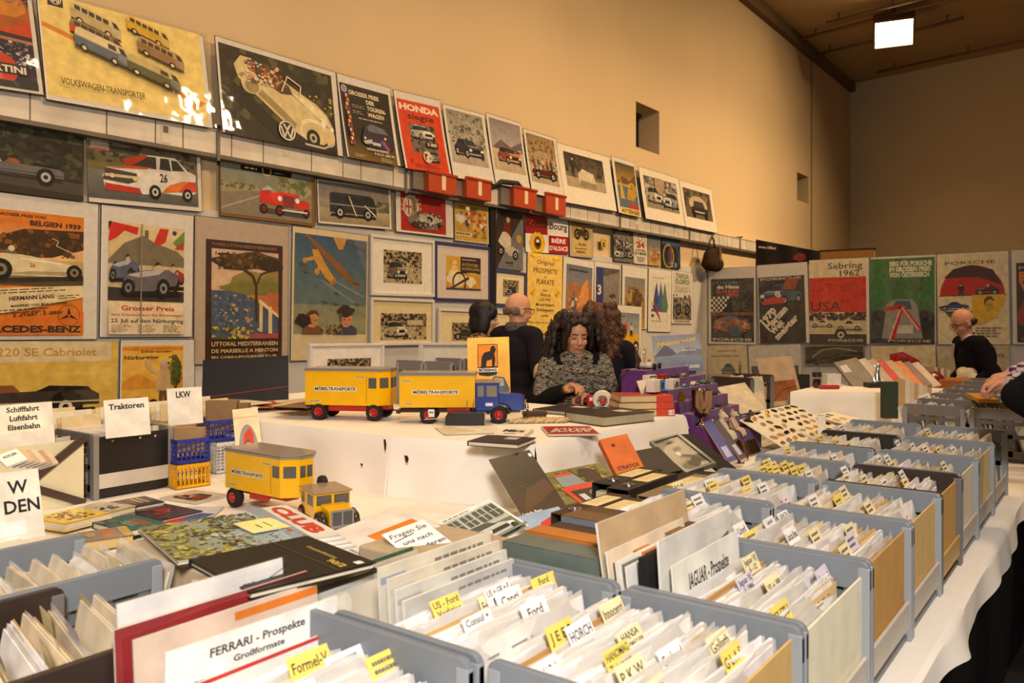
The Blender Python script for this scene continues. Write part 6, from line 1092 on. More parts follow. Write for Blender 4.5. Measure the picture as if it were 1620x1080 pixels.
# upright film sleeves left of the front inner crate
for k in range(5):
    x = 4.70+.014*k; sheet('clear_folder', ['leftmost upright clear folder before the orange brochure', 'second upright clear folder before the orange brochure', 'third upright clear folder before the orange brochure', 'fourth upright clear folder before the orange brochure', 'rightmost upright clear folder before the orange brochure'][k], 'folder', [V((x-.05, .955, 1.035-.004*k)), V((x-.05, 1.24, 1.04-.004*k)), V((x, 1.24, .79)), V((x, .955, .79))], plain([c(60, 90, 70), c(200, 190, 170), c(40, 44, 46), c(190, 196, 196), c(206, 200, 186)][k]), t=.003, filmed=True, group='upright clear folders before the orange brochure')
# ---- binders
def binder(label, x0, y0, L, w, h, col, axis='y', z0=ZT_+.002, lab=True, hole=True, group=None, page=c(206, 190, 150), grey=False):
    xf = T(x0, y0, z0) if axis == 'y' else Matrix.Translation(V((x0, y0+w, z0))) @ RZ(-math.pi/2)
    o = thing('ring_binder', label, 'binder', xf, group)          # local: x across the spine, y along it
    m = M(); m.bx((0, 0, 0), (.003, L, h), c(110, 116, 122) if grey else col); m.bx((w-.003, 0, 0), (w, L, h), c(110, 116, 122) if grey else col); m.bx((0, 0, h-.003), (w, L, h), col); m.build('cover', MP, o, bevel=.002)
    m = M(); m.bx((.006, .015, .008), (w-.006, L-.012, h-.03), page); m.build('pages', MB_, o)
    if lab: A = Art(w*.72, L*.44); A.bg(c(236, 216, 160)); A.lines(.15, .86, .7, 5, .15, c(150, 126, 80), .03); A.build('label_sheet', MP, o, xf=T(w*.14, L*.42, h+.0005))
    if hole: m = M(); m.lathe([(.019, 0), (.019, .004), (.013, .004), (.013, .0005)], c(210), 16); m.build('ring_hole', MMET, o, xf=T(w/2, L*.2, h))
    return o
binder('black ring binder with cream label, left one of the rear pair', 4.50, 2.2, .33, .076, .248, c(40, 34, 32))
binder('black ring binder with cream label, right one of the rear pair', 4.582, 2.15, .33, .076, .25, c(40, 34, 32))
binder('dark brown ring binder with cream label, left one of the front pair', 4.622, 1.79, .31, .074, .248, c(56, 42, 36))
binder('dark brown ring binder with cream label, right one of the front pair', 4.70, 1.77, .30, .074, .25, c(60, 46, 38))
binder('mottled brown ledger with white labels beside the fourth-row crate', 4.71, 2.10, .40, .066, .252, c(130, 112, 78), hole=False)
binder('bluish mottled binder, frontmost in the binder crate', XL0+.02, 1.345, .285, .075, .285, c(96, 106, 98), 'x', z0=ZT_+.017, lab=False, hole=False, page=c(60, 86, 100))
binder('orange-brown binder, second in the binder crate', XL0+.02, 1.425, .285, .06, .29, c(180, 112, 50), 'x', z0=ZT_+.017, lab=False, hole=False)
binder('dark brown binder, third in the binder crate', XL0+.02, 1.49, .285, .07, .282, c(66, 48, 38), 'x', z0=ZT_+.017, lab=False, hole=False)
binder('brown binder with grey boards, fourth in the binder crate', XL0+.02, 1.565, .285, .07, .295, c(110, 82, 56), 'x', z0=ZT_+.017, lab=False, hole=False, grey=True)
binder('brown binder with grey boards, hindmost in the binder crate', XL0+.02, 1.64, .285, .07, .29, c(84, 62, 46), 'x', z0=ZT_+.017, lab=False, hole=False, grey=True)
# prints leaning on the cloth behind the binders
for k, (a, b_) in enumerate((((4.1, 2.85), (4.5, 3.3)),)):
    tag(M().bx((a[0], a[1], ZT_+.001), (b_[0], b_[1], .86), c(60, 52, 46)).build('storage_box', MB_, bevel=.006), 'low dark box under the framed photograph', 'box')
def a_dark(A): A.bg(c(44, 36, 28)); A.grad(0, 0, 1, .5, c(70, 50, 34), c(48, 40, 30)); A.poly([(.1, .05), (.4, .4), (.9, .5), (1, .3)], c(84, 58, 38)); A.text('Lancia Beta', .04, .03, .05, c(230, 225, 215), w=.44, bold=.03); A.rect(.9, .88, .07, .06, c(230)); A.specks(.1, .4, .3, .2, [c(90, 70, 50), c(130, 90, 60)], 14, .02)
sheet('brochure', 'glossy dark brown brochure leaning at the corner of the white cloth', 'brochure', leaning([(780, 723), (848, 711), (886, 803), (820, 826)], (3.14, 3.2), (2.86, 2.92)), a_dark, m_=MG)
sheet('brochure', 'blue and red brochure peeking out below the dark brown one', 'brochure', leaning([(820, 818), (884, 800), (910, 832), (836, 850)], (2.82, 2.88), (2.7, 2.76)), cov(c(150, 176, 206), lambda A: A.poly([(.2, 0), (.4, .5), (1, .8), (1, 0)], c(196, 46, 40))))
def a_redfront(A):
    A.bg(c(116, 112, 56)); A.specks(0, .3, 1, .7, [c(150, 144, 60), c(90, 92, 44), c(176, 160, 70), c(66, 66, 34)], 120, .03); A.blob(.72, .75, .14, .16, c(60, 40, 26)); A.rect(0, 0, .66, .24, c(60, 46, 36)); A.line([(.56, 1), (.64, 0)], .003, c(50, 46, 30))
    A.poly([(.2, .12), (.2, .56), (.3, .62), (.6, .6), (.66, .16)], c(214, 64, 34)); A.poly([(.24, .6), (.28, .84), (.54, .86), (.56, .6)], c(130, 150, 160)); A.poly([(.26, .84), (.32, .9), (.54, .9), (.54, .84)], c(206, 60, 34)); A.rect(.26, .22, .38, .26, c(40, 36, 34)); A.rect(.3, .24, .08, .14, c(210, 214, 214)); A.ring(.5, .36, .05, c(190), .2); A.rect(.3, .1, .2, .06, c(206)); A.rect(.56, .24, .08, .14, c(200, 204, 204))
sheet('brochure', 'open brochure with a red car front between yellow bushes', 'brochure', leaning([(850, 753), (962, 727), (1008, 796), (892, 818)], (3.18, 3.36), (2.86, 3.04)), a_redfront, m_=MG)
o = sheet('book', 'orange paperback with dark capitals leaning on the white cloth', 'book', leaning([(950, 694), (996, 686), (1016, 742), (974, 754)], (3.42, 3.46), (3.3, 3.34)), lambda A: (A.bg(c(206, 104, 44)), A.text('STRATOS', .5, .12, .09, c(50, 34, 26), 'c', .03, w=.76), A.rect(.3, .74, .12, .07, c(70, 44, 30))), t=.03, back=c(190, 96, 44))
sheet('board', 'plain black board between the orange paperback and the framed photograph', 'board', leaning([(996, 716), (1038, 706), (1082, 744), (1018, 754)], (3.6, 3.64), (3.4, 3.44)), plain(c(34, 28, 26)), t=.012, back=c(30, 26, 24))
P = leaning([(1034, 699), (1080, 686), (1126, 737), (1078, 754)], (3.74, 3.78), (3.46, 3.52)); fm, W, H = qframe(P); o = thing('framed_photo', 'green-grey framed photograph leaning on the low box', 'picture', fm)
m = M()
for a, b_ in (((0, 0, -.008), (W, .014, .012)), ((0, H-.014, -.008), (W, H, .012)), ((0, .014, -.008), (.014, H-.014, .012)), ((W-.014, .014, -.008), (W, H-.014, .012))): m.bx(a, b_, c(70, 76, 66))
m.build('frame', MPA, o); A = Art(W, H); A.bg(c(120, 114, 98)); A.grad(0, .4, 1, .6, c(130, 124, 106), c(150, 144, 126)); A.blob(.45, .45, .12, .07, c(50, 46, 42)); A.blob(.42, .52, .06, .05, c(205, 200, 186)); A.blob(.6, .25, .2, .14, c(84, 80, 70)); A.blob(.5, .85, .1, .03, c(70, 66, 58)); A.rect(.05, .2, .1, .4, c(90, 86, 74)); A.build('photo', MP, o)
m = M(); m.poly([(.01, .01, .008), (W-.01, .01, .008), (W-.01, H-.01, .008), (.01, H-.01, .008)], WHT); m.build('glazing', MGLZ, o)
sheet('board', 'black panel leaning right of the framed photograph', 'board', leaning([(1085, 688), (1128, 684), (1140, 752), (1124, 750)], (4.0, 4.06), (3.6, 3.64)), plain(c(26, 22, 22)), t=.012, back=c(24))
# ================================================================== MODEL LORRIES
def wheel_(o, x, y, z, r, w, hubc=c(176, 28, 20)):
    t = M(); s = 1 if y > 0 else -1
    t.lathe([(r*.5, -w/2), (r*.9, -w/2), (r, -w*.3), (r, w*.3), (r*.9, w/2), (r*.5, w/2)], c(34, 30, 28), 24, T(x, y, z) @ RX(math.pi/2)); wo = t.build('wheel', MRUB, o, smooth=True, auto=.6)
    h = M(); h.lathe([(r*.56, -.001), (r*.5, .004), (r*.3, .001), (r*.22, .007), (r*.08, .008)], hubc, 20, T(x, y+s*w*.46, z) @ RX(-s*math.pi/2)); h.build('hub', MPA, wo, smooth=True, auto=.5); return wo
CY = c(236, 180, 8); CYD = c(206, 150, 8); CRD = c(180, 34, 22); WIN = c(86, 84, 80); ROOF = c(136, 130, 128)
def moebel(o, L, w, z0, z1, front=True, title=.26, sidewin=True):
    """box body, local x forward (front at +L/2), seen side is -y"""
    ch = min(.05, w*.32) if front else 0; fl = L/2; pl = [(-fl, -w/2), (fl-ch, -w/2), (fl, -w/2+ch), (fl, w/2-ch), (fl-ch, w/2), (-fl, w/2)] if front else [(-fl, -w/2), (fl, -w/2), (fl, w/2), (-fl, w/2)]
    m = M(); m.prism(pl, z0, z1, CY); bo = m.build('box_body', MPA, o, bevel=.0015)
    e = .006; pr = [(x*(1+e/fl), y*(1+2*e/w)) for x, y in pl]; m = M(); m.prism(pr, z1, z1+.008, ROOF); pr2 = [(x*.985, y*.96) for x, y in pr]; m.prism(pr2, z1+.008, z1+.014, c(150, 140, 132)); m.build('roof', MPA, o, bevel=.003)
    H = z1-z0; wx = .036
    def win(px, py, dx, dy, zc, hh, ww):
        d = V((dx, dy, 0)).normalized(); n = V((d.y, -d.x, 0)); f = frame(V((px, py, zc))+n*.0006-d*ww/2-UP*hh/2, d, UP); W_ = M(f); W_.bx((0, 0, -.001), (ww, hh, .001), WIN); W_.build('window', MPA, o)
    if front:
        # door line, windows on door, chamfer and front
        dl = M(); dl.bx((fl-ch-.058, -w/2-.0006, z0+.01), (fl-ch-.0565, -w/2+.001, z1-.02), c(90, 60, 20)); dl.build('door_line', MPA, o)
        win(fl-ch-.026, -w/2, 1, 0, z0+H*.66, H*.3, .04); win(fl-ch/2, -w/2+ch/2, 1, 1, z0+H*.66, H*.3, ch*.95); fw = w-2*ch
        for k in (-1, 1): win(fl, k*fw*.25, 0, 1, z0+H*.66, H*.3, fw*.38)
    def plate(t, x, z, h, wd):
        A = Art(wd, h); A.bg(c(232, 220, 180)); A.text(t, .5, .2, .62, c(40, 34, 60), 'c', .03, w=.96, serif=True); A.build('lettered_plate', MP, o, xf=frame((x-wd/2, -w/2-.0004, z-h/2), (1, 0, 0), (0, 0, 1)))
    tx = -fl+(L-(.1 if front else .0))*.48
    plate('MÖBELTRANSPORTE', tx, z0+H*.48, H*.14, L*(.52 if front else .62))
    def dash(x, z, wd, h): A = Art(wd, h); A.bg(c(230, 216, 160)); A.lines(.05, .35, .9, 1, .1, c(90, 70, 50), .4, .05); A.build('small_plate', MP, o, xf=frame((x, -w/2-.0004, z), (1, 0, 0), (0, 0, 1)))
    dash(-fl+L*.05, z0+H*.09, L*.14, H*.055); dash(fl-ch-L*.27 if front else -fl+L*.03, z1-H*.2, L*.13, H*.055)
    return bo
def lorry_root(label, xf): return thing('model_lorry', label, 'toy lorry', xf)
# trailer
A0 = atZ(505, 664, ZR); A1 = atZ(592, 666, ZR); d = (A1-A0).normalized(); ya = math.atan2(d.y, d.x); n = V((-d.y, d.x, 0)); W0 = .19
mid = (A0+A1)/2+n*(W0/2-.01)-d*.0
o = lorry_root('yellow box trailer with red wheels, left on the raised white table', Matrix.Translation(V((mid.x, mid.y, ZR+.001))) @ RZ(ya)); wb = (A1-A0).length/2
moebel(o, .43, W0, .075, .245)
m = M(); m.bx((-.2, -.035, .05), (.2, .035, .075), CRD); m.bx((-.1, -W0/2+.02, .045), (.1, -W0/2+.03, .075), CRD); m.bx((-.22, -.07, .05), (-.2, .07, .07), c(60, 24, 20)); m.build('chassis', MPA, o)
for x in (-wb, wb):
    for y in (-W0/2+.014, W0/2-.014): wheel_(o, x, y, .042, .042, .032)
m = M(); m.bx((wb-.05, -.06, .055), (wb+.05, .06, .073), CRD); m.tube([(wb+.05, 0, .05), (wb+.12, 0, .04)], .004, c(60, 24, 20)); m.build('drawbar', MPA, o)
# truck with blue cab
A0 = atZ(678, 670, ZR); A1 = atZ(789, 670, ZR); d = (A1-A0).normalized(); ya = math.atan2(d.y, d.x); n = V((-d.y, d.x, 0)); W0 = .17; wb = (A1-A0).length
org = A0+n*(W0/2-.012)
o = lorry_root('furniture lorry with yellow box and blue cab on the raised white table', Matrix.Translation(V((org.x, org.y, ZR+.001))) @ RZ(ya))
g = bpy.data.objects.new('cargo_box', None); COL.objects.link(g); g.parent = o; g.matrix_local = T(.042, 0, 0)
moebel(g, .365, W0, .078, .232, front=False)
CBU = c(36, 62, 140); CBD = c(26, 44, 104)
x0 = .225
m = M(); m.bx((x0, -W0/2+.006, .06), (x0+.115, W0/2-.006, .195), CBU); m.build('cab', MPA, o, bevel=.005)
m = M(); m.bx((x0-.004, -W0/2+.0, .195), (x0+.125, W0/2-.0, .203), c(140, 124, 112)); m.build('cab_roof', MPA, o, bevel=.004)
m = M(); m.prismY([(x0+.113, .06), (x0+.235, .06), (x0+.235, .125), (x0+.225, .135), (x0+.113, .145)], -.045, .045, CBU); m.build('bonnet', MPA, o, bevel=.004)
m = M(); m.bx((x0+.234, -.04, .062), (x0+.24, .04, .13), c(60, 60, 66)); m.build('radiator_grille', MPA, o, bevel=.002)
for (xx, ww) in ((x0+.012, .03), (x0+.055, .05)): M().bx((xx, -W0/2+.0045, .13), (xx+ww, -W0/2+.0065, .183), c(126, 120, 104)).build('window', MPA, o)
for y in (-.04, .04): M().bx((x0+.1145, y-.034, .148), (x0+.1165, y+.034, .187), c(120, 116, 104)).build('windscreen', MPA, o)
M().bx((x0+.05, -W0/2+.004, .085), (x0+.085, -W0/2+.0055, .1), c(225, 225, 225)).build('door_plate', MP, o)
for y in (-.058, .058):
    m = M(); m.tube([(wb-.06, y, .05), (wb-.045, y, .078), (wb-.005, y, .092), (wb+.04, y, .075), (wb+.055, y, .05)], .014, c(26, 28, 34), 8); m.build('mudguard', MPA, o, smooth=True)
    m = M(); m.ell((x0+.25, y*.95, .075), (.01, .013, .013), c(200)); m.build('headlamp', MMET, o, smooth=True)
m = M(); m.bx((x0+.25, -.07, .04), (x0+.262, .07, .052), c(40)); m.build('bumper', MPL, o, bevel=.003)
m = M(); m.bx((-.14, -.04, .05), (x0+.22, .04, .072), c(50, 24, 22)); m.bx((.09, -W0/2+.015, .03), (.2, -W0/2+.025, .075), CRD); m.bx((-.16, -.05, .045), (-.14, .05, .06), c(50, 40, 38)); m.build('chassis', MPA, o)
for x in (0, wb):
    for y in (-W0/2+.016, W0/2-.016): wheel_(o, x, y, .042, .042, .032)
A = Art(.03, .036); A.bg(c(232, 228, 218)); A.lines(.15, .5, .7, 1, .2, c(60), .2, .1); A.build('price_tag', MP, o, xf=frame((.0, -W0/2-.006, .034), (1, 0, 0), (.12, 0, 1)))
# articulated yellow lorry on the low table
o = lorry_root('small yellow articulated furniture lorry on the low table', Matrix.Translation(V((3.12, 2.05, ZT_+.003))))
g = bpy.data.objects.new('trailer', None); COL.objects.link(g); g.parent = o
moebel(g, .40, .165, .075, .222)
m = M(); m.bx((-.19, -.03, .05), (.12, .03, .075), CRD); m.bx((-.05, -.075, .048), (.06, -.065, .075), CRD); m.build('trailer_chassis', MPA, o)
for y in (-.07, .07): wheel_(o, -.15, y, .04, .04, .032)
TM = T(.345, -.03, 0) @ RZ(math.radians(-20))
g2 = bpy.data.objects.new('tractor', None); COL.objects.link(g2); g2.parent = o; g2.matrix_local = TM
w = .135
m = M(); m.bx((-.075, -w/2, .038), (.075, w/2, .128), CY); m.build('cab', MPA, g2, bevel=.004)
m = M(); m.bx((-.085, -w/2-.005, .128), (.085, w/2+.005, .134), c(150, 136, 124)); m.build('cab_roof', MPA, g2, bevel=.002)
for (xx, ww) in ((-.062, .03), (.0, .055)): M().bx((xx, -w/2-.001, .08), (xx+ww, -w/2+.001, .119), WIN).build('window', MPA, g2)
for y in (-.033, .033): M().bx((.0745, y-.028, .085), (.0765, y+.028, .12), WIN).build('windscreen', MPA, g2)
m = M(); m.prismY([(.073, .03), (.165, .03), (.165, .078), (.073, .09)], -.045, .045, CY); m.build('bonnet', MPA, g2, bevel=.003)
m = M(); m.bx((.1645, -.043, .02), (.169, .043, .082), c(126, 126, 132)); m.bx((.169, -.036, .03), (.1702, -.003, .076), c(70)); m.bx((.169, .003, .03), (.1702, .036, .076), c(70)); m.build('radiator_grille', MPA, g2)
for y in (-.06, .06):
    m = M(); m.tube([(.07, y, .03), (.085, y, .055), (.115, y, .062), (.145, y, .052), (.155, y, .03)], .013, c(50, 40, 20), 8); m.build('mudguard', MPA, g2, smooth=True)
    wheel_(g2, .11, y, .034, .034, .026); wheel_(g2, -.06, y, .034, .034, .026)
m = M(); m.lathe([(.004, -.011), (.034, -.011), (.037, 0), (.034, .011), (.004, .011)], c(34, 30, 28), 20, T(-.11, .03, .12) @ RX(math.pi/2)); m.build('spare_wheel', MRUB, g2, smooth=True, auto=.6)
# ================================================================== THINGS ON THE RAISED TABLE
def on(px, py, z=ZR): return atZ(px, py, z)
p = on(738, 674); o = thing('battery_box', 'black control box with wires, beside the lorry with blue cab', 'box', Matrix.Translation(p+V((0, 0, .001))) @ RZ(YAW))
m = M(); m.prismY([(-.1, 0), (.085, 0), (.085, .062), (-.075, .062), (-.1, .045)], 0, .07, c(30, 26, 26)); m.build('case', MPL, o, bevel=.003)
m = M(); m.bx((.0855, .0, .002), (.0875, .07, .06), c(196, 180, 156)); m.build('end_cap', MB_, o)
for k, xx in enumerate((-.0, .03)): M().tube([(xx, .03, .06), (xx, .03, .1), (xx+.004, .032, .12)], .0015, c(180), 5).build('wire', MMET, o)
M().tube([(-.1, .02, .03), (-.14, .0, .035), (-.2, .01, .03)], .0025, c(200), 5).build('wire', MMET, o)
def a_lion(A):
    A.grad(0, 0, 1, 1, c(238, 150, 20), c(246, 200, 90)); A.rect(.24, .56, .48, .34, c(40, 26, 18)); A.rect(.255, .57, .45, .32, c(232, 138, 24)); A.poly([(.32, .58), (.34, .72), (.4, .78), (.54, .8), (.56, .86), (.64, .88), (.68, .82), (.64, .76), (.66, .68), (.64, .58), (.58, .58), (.58, .68), (.46, .66), (.44, .58)], c(26, 20, 18)); A.rect(.3, .565, .4, .015, c(26, 20, 18)); A.rect(.25, .5, .46, .055, c(240, 236, 226)); A.text('BÜSSING', .27, .51, .036, c(26, 20, 18), w=.42, bold=.05); A.poly([(.25, .5), (.71, .5), (.68, .46), (.48, .44), (.28, .46)], c(26, 20, 18)); A.poly([(.55, .1), (.5, .36), (.64, .44), (.86, .42), (.98, .26), (.96, .08)], c(80, 90, 100)); A.poly([(.56, .3), (.64, .42), (.84, .4), (.86, .3)], c(150, 160, 166)); A.poly([(.2, .24), (.3, .34), (.5, .32), (.5, .2)], c(120, 124, 130)); A.rect(0, 0, 1, .1, c(226, 226, 226)); A.ell(.62, .14, .05, c(40)); A.ell(.9, .14, .05, c(40))
sheet('display_board', 'orange board with a black dog-like emblem, leaning behind the blue cab', 'sign', leaning([(724, 535), (790, 533), (824, 644), (756, 646)], (4.5, 4.5), (4.34, 4.34)), a_lion, t=.006)
fmz = ZR+.002
for k, q in enumerate(([(690, 676), (780, 673), (800, 684), (700, 688)], [(700, 672), (775, 671), (786, 678), (705, 680)])): sheet('paper_sheet', ['creased cream paper sheet before the black control box', 'grey paper sheet under the black control box'][k], 'paper', flat(q, fmz+.002*(1-k)), cov([c(232, 222, 200), c(196, 180, 160)][k], lambda A: A.poly([(0, 0), (.6, .4), (.3, 1), (0, 1)], c(214, 200, 176))), t=.001)
book('booklet', 'white booklet with a dark one-word title on the raised table', 'book', [(790, 676), (838, 677), (836, 690), (786, 688)], ZR+.016, .012, lambda A: (A.bg(c(236, 230, 214)), A.text('März', .5, .45, .3, c(30, 26, 26), 'c', .05, w=.7), A.lines(.3, .2, .4, 1, .1, c(80), .08)), c(232, 226, 206), m_=MP)
book('notebook', 'black ringed notebook at the front edge of the raised table', 'book', [(775, 688), (852, 692), (815, 703), (736, 697)], ZR+.022, .018, lambda A: (A.bg(c(34, 26, 26)), A.rect(.5, .55, .25, .3, c(190, 180, 180))), c(34, 26, 26), m_=MP)
sheet('enamel_plate', 'red plate with white slanted lettering at the front edge of the raised table', 'sign', flat([(872, 673), (948, 674), (934, 686), (850, 689)], ZR+.01), lambda A: (A.bg(c(236, 228, 214)), A.rect(.02, .06, .96, .88, c(190, 34, 26)), A.text('BOXXNI', .08, .28, .42, c(236, 226, 214), bold=.03, w=.76, skew=.3)), t=.004, m_=MPA)
# plaited rope
o = thing('plaited_rope', 'flat plaited beige rope lying before the black albums', 'rope', on(866, 668))
for k in range(6):
    m = M(); y0 = -.035+.014*k
    for s in (0, 1): m.tube([((-.19+.02*k+j*.012), y0+.005*math.sin(j*1.5+s*3.14), .012+.006*math.cos(j*1.5+s*3.14)) for j in range(24-k)], .0065, [c(206, 182, 140), c(186, 158, 114)][s], 6)
    m.build('strand', MCL, o, smooth=True, xf=RZ(YAW+.1))
o = thing('wooden_brush', 'dark brown wooden block beside the plaited rope', 'brush', Matrix.Translation(on(845, 661)) @ RZ(YAW+.2)); m = M(); m.bx((-.06, -.02, .012), (.065, .025, .036), c(70, 44, 26)); m.build('block', MPL, o, bevel=.006); m = M(); m.bx((-.055, -.018, .0), (.06, .022, .012), c(120, 90, 50)); m.build('bristles', MCL, o)
for k, (q, zt) in enumerate((([(892, 639), (962, 643), (915, 653), (845, 646)], ZR+.022), ([(965, 641), (1026, 651), (966, 659), (902, 654)], ZR+.048))):
    book('album', ['black album lying at the left of the raised table back', 'black album with paper label before the stacked red books'][k], 'book', q, zt, .02 if k == 0 else .045, lambda A: (A.bg(c(36, 30, 30)), A.rect(.4, .6, .3, .2, c(210, 200, 190))), c(36, 30, 30), page=c(170, 160, 130), m_=MP)
for k in range(3):
    z = ZR+.036*(k+1); q = [(975, 630), (1052, 622), (1086, 632), (1012, 641)]; q = [(x, y+(2-k)*11.2) for x, y in q]
    a_ = flat([(968, 654), (1047, 659), (1085, 655), (1006, 650)], ZR)
    o = thing('book', ['lowest of the stacked thick books with red spines', 'middle of the stacked thick books with red spines', 'topmost of the stacked thick books with red spines'][k], 'book', Matrix.Translation(on(1012, 655)+V((0, 0, .036*k+.001))) @ RZ(YAW+.14), 'stacked red-spined books')
    sx = .16-.006*k; m = M(); m.bx((-.15+.01*k, -.1, .002), (sx-.003, .1, .033), c(206, 182, 136)); m.build('pages', MB_, o); m = M(); m.bx((-.152+.01*k, -.102, 0), (.06, .102, .0022), c(96, 70, 50)); m.bx((.06, -.103, 0), (sx, .103, .035), c(190, 66, 40)); m.bx((-.152+.01*k, -.102, .0328), (.06, .102, .035), [c(150, 60, 40), c(150, 60, 40), c(176, 62, 40)][k]); m.build('cover', MP, o, bevel=.002)
    if k == 0: A = Art(.03, .026); A.bg(c(232, 226, 214)); A.text('1-3', .5, .25, .5, INK, 'c', .02, w=.7); A.build('spine_label', MP, o, xf=frame((sx-.036, -.1035, .005), (1, 0, 0), (0, 0, 1)))
o = thing('tyre_display', 'white curved stand holding a small tyre with red hub', 'model tyre', Matrix.Translation(on(953, 648)) @ RZ(YAW-.1))
m = M(); m.lathe([(.03, 0), (.05, 0), (.055, .01), (.055, .04), (.05, .05), (.03, .05)], c(226, 214, 190), 24, T(0, .03, .055) @ RX(math.pi/2)); m.build('ring_stand', MPA, o, smooth=True, auto=.6)
wheel_(o, 0, -.005, .052, .034, .03, c(196, 60, 40))
o = thing('box', 'small red box left of the tyre stand', 'box', Matrix.Translation(on(938, 645)) @ RZ(YAW)); m = M(); m.bx((-.03, 0, 0), (.03, .06, .07), c(170, 30, 30)); m.build('box_shell', MB_, o, bevel=.002); A = Art(.05, .02); A.bg(c(226, 220, 210)); A.build('label', MP, o, xf=frame((-.02, -.0006, .04), (1, 0, 0), (0, 0, 1)))
# grey crate standing behind the lorries
for k in range(2): crate('grey crate standing behind the lorries, %s half' % ['left', 'right'][k], 2.36+k*.225, 2.58+k*.225, 3.50, 3.86, z0=ZR+.001, h=.262, col=c(112, 110, 108), group='grey crates behind the lorries')
m = M(); o = thing('leaning_frame', 'dark edged frames leaning at the right rear of the raised table', 'frame', Matrix.Translation(on(985, 637)) @ RZ(YAW-.5)); m.bx((-.02, -.005, 0), (.0, .16, .17), c(60, 44, 36)); m.bx((.004, 0, 0), (.012, .15, .165), c(210, 196, 170)); m.build('frame', MB_, o)
sheet('leaflet', 'small landscape leaflet standing between the frames and the purple steps', 'leaflet', leaning([(1014, 602), (1040, 596), (1040, 628), (1010, 632)], (4.42, 4.44), (4.36, 4.38)), cov(c(206, 190, 160), lambda A: A.poly([(0, .1), (.4, .7), (1, .9), (1, .1)], c(90, 120, 140))))
# ================================================================== PURPLE STEPPED STAND
SX = [3.71, 3.777, 3.853, 3.915, 3.985, 4.047, 4.12]; SZ = [1.22, 1.165, 1.118, 1.057, .996, .936, .878]; SY0, SY1 = 4.075, 4.74
o = thing('stepped_stand', 'purple cloth-covered stepped stand of toy cars', 'stand', (0, 0, 0)); PUR = c(96, 46, 108)
for k in range(7):
    m = M(); x0 = SX[k-1] if k else 3.56; zb = SZ[k+1]-.012 if k < 6 else ZT_+.001
    yn = 14
    m.grid(lambda a, b: (x0-.004+(SX[k]-x0+.004)*a, SY0+(SY1-SY0)*b, SZ[k]), 3, yn, PUR); m.grid(lambda a, b: (SX[k]+.001*math.sin(b*23+k)*(1-a*.2)+.003*(1-a), SY0+(SY1-SY0)*b, zb+(SZ[k]-zb)*a), 3, 40, PUR)
    m.poly([(x0, SY0, ZT_+.001), (SX[k], SY0, ZT_+.001), (SX[k], SY0, SZ[k]), (x0, SY0, SZ[k])], PUR); m.poly([(x0, SY1, ZT_+.001), (x0, SY1, SZ[k]), (SX[k], SY1, SZ[k]), (SX[k], SY1, ZT_+.001)], PUR)
    m.build('step', MVEL, o)
m = M(); m.grid(lambda a, b: (3.66+.62*a, SY0-.008-.03*math.sin(a*16)*b-.02*b, 1.14-.35*a-(b*(.38-.36*a))), 30, 8, c(88, 42, 98)); m.build('side_drape', MVEL, o, smooth=True)
def toycar(label, k, y, L, col, kind='car', dx=-.03, yaw=0, group='toy cars on the purple steps'):
    o = thing('toy_car', label, 'toy car', Matrix.Translation(V((SX[k]+dx, y, SZ[k]+.001))) @ RZ(math.pi/2+yaw), group); h = L*.34; w = L*.4
    if kind == 'van': pr = [(-.5, .1), (.47, .1), (.5, .25), (.46, .9), (.4, 1), (-.48, 1), (-.5, .9)]
    elif kind == 'race': pr = [(-.5, .2), (.5, .2), (.5, .4), (.2, .62), (-.1, .7), (-.3, .75), (-.5, .5)]
    else: pr = [(-.5, .15), (.5, .15), (.5, .42), (.3, .52), (.14, .9), (-.22, .95), (-.42, .55), (-.5, .5)]
    m = M(); m.prismY([(a*L, b*h) for a, b in pr], -w/2, w/2, col); m.build('body', MPA, o, bevel=L*.03)
    if kind == 'car': m = M(); m.prismY([(.27*L, .53*h), (.13*L, .84*h), (-.2*L, .88*h), (-.36*L, .55*h)], -w/2-.0006, w/2+.0006, c(50, 54, 60)); m.build('windows', MPA, o)
    elif kind == 'van': m = M(); m.bx((-.4*L, -w/2-.0006, .58*h), (.4*L, w/2+.0006, .82*h), c(60, 60, 64)); m.build('windows', MPA, o)
    else:
        m = M(); m.ell((-.02*L, 0, .74*h), (.07*L, .06*L, .24*h), c(190, 40, 36)); m.build('driver', MPA, o, smooth=True)
    for a in (-.3, .3):
        for s in (-1, 1):
            rr = L*(.1 if kind == 'race' else .075); yy = s*(w/2+(.012 if kind == 'race' else -.002)); M().cyl((a*L, yy-.006, rr), (a*L, yy+.006, rr), rr, None, 14, c(28, 26, 26)).build('wheel', MRUB, o)
    return o
toycar('silver toy racing car with a red driver on the top purple step', 0, 4.22, .17, c(196, 190, 176), 'race', yaw=.2, dx=-.05)
Y_ = lambda px, k: atX(px, 600, SX[k]).y
toycar('white toy van on the second purple step', 1, Y_(1036, 1), .1, c(226, 214, 190), 'van'); toycar('red toy van on the second purple step', 1, Y_(1056, 1)+.01, .085, c(190, 34, 26), 'van'); toycar('dark blue toy car on the second purple step', 1, Y_(1072, 1)+.03, .065, c(46, 50, 70)); toycar('beige toy car at the end of the second purple step', 1, Y_(1086, 1)+.04, .065, c(160, 130, 110))
def pbox(label, k, y, w, h, art, d=.05):
    o = thing('toy_box', label, 'box', (SX[k]-.055, y, SZ[k]+.001)); m = M(); m.bx((0, 0, 0), (.05, w, h), c(222, 214, 196)); m.build('carton', MB_, o); A = Art(w, h); art(A); A.build('front_print', MP, o, xf=frame((.0506, 0, 0), (0, 1, 0), (0, 0, 1)))
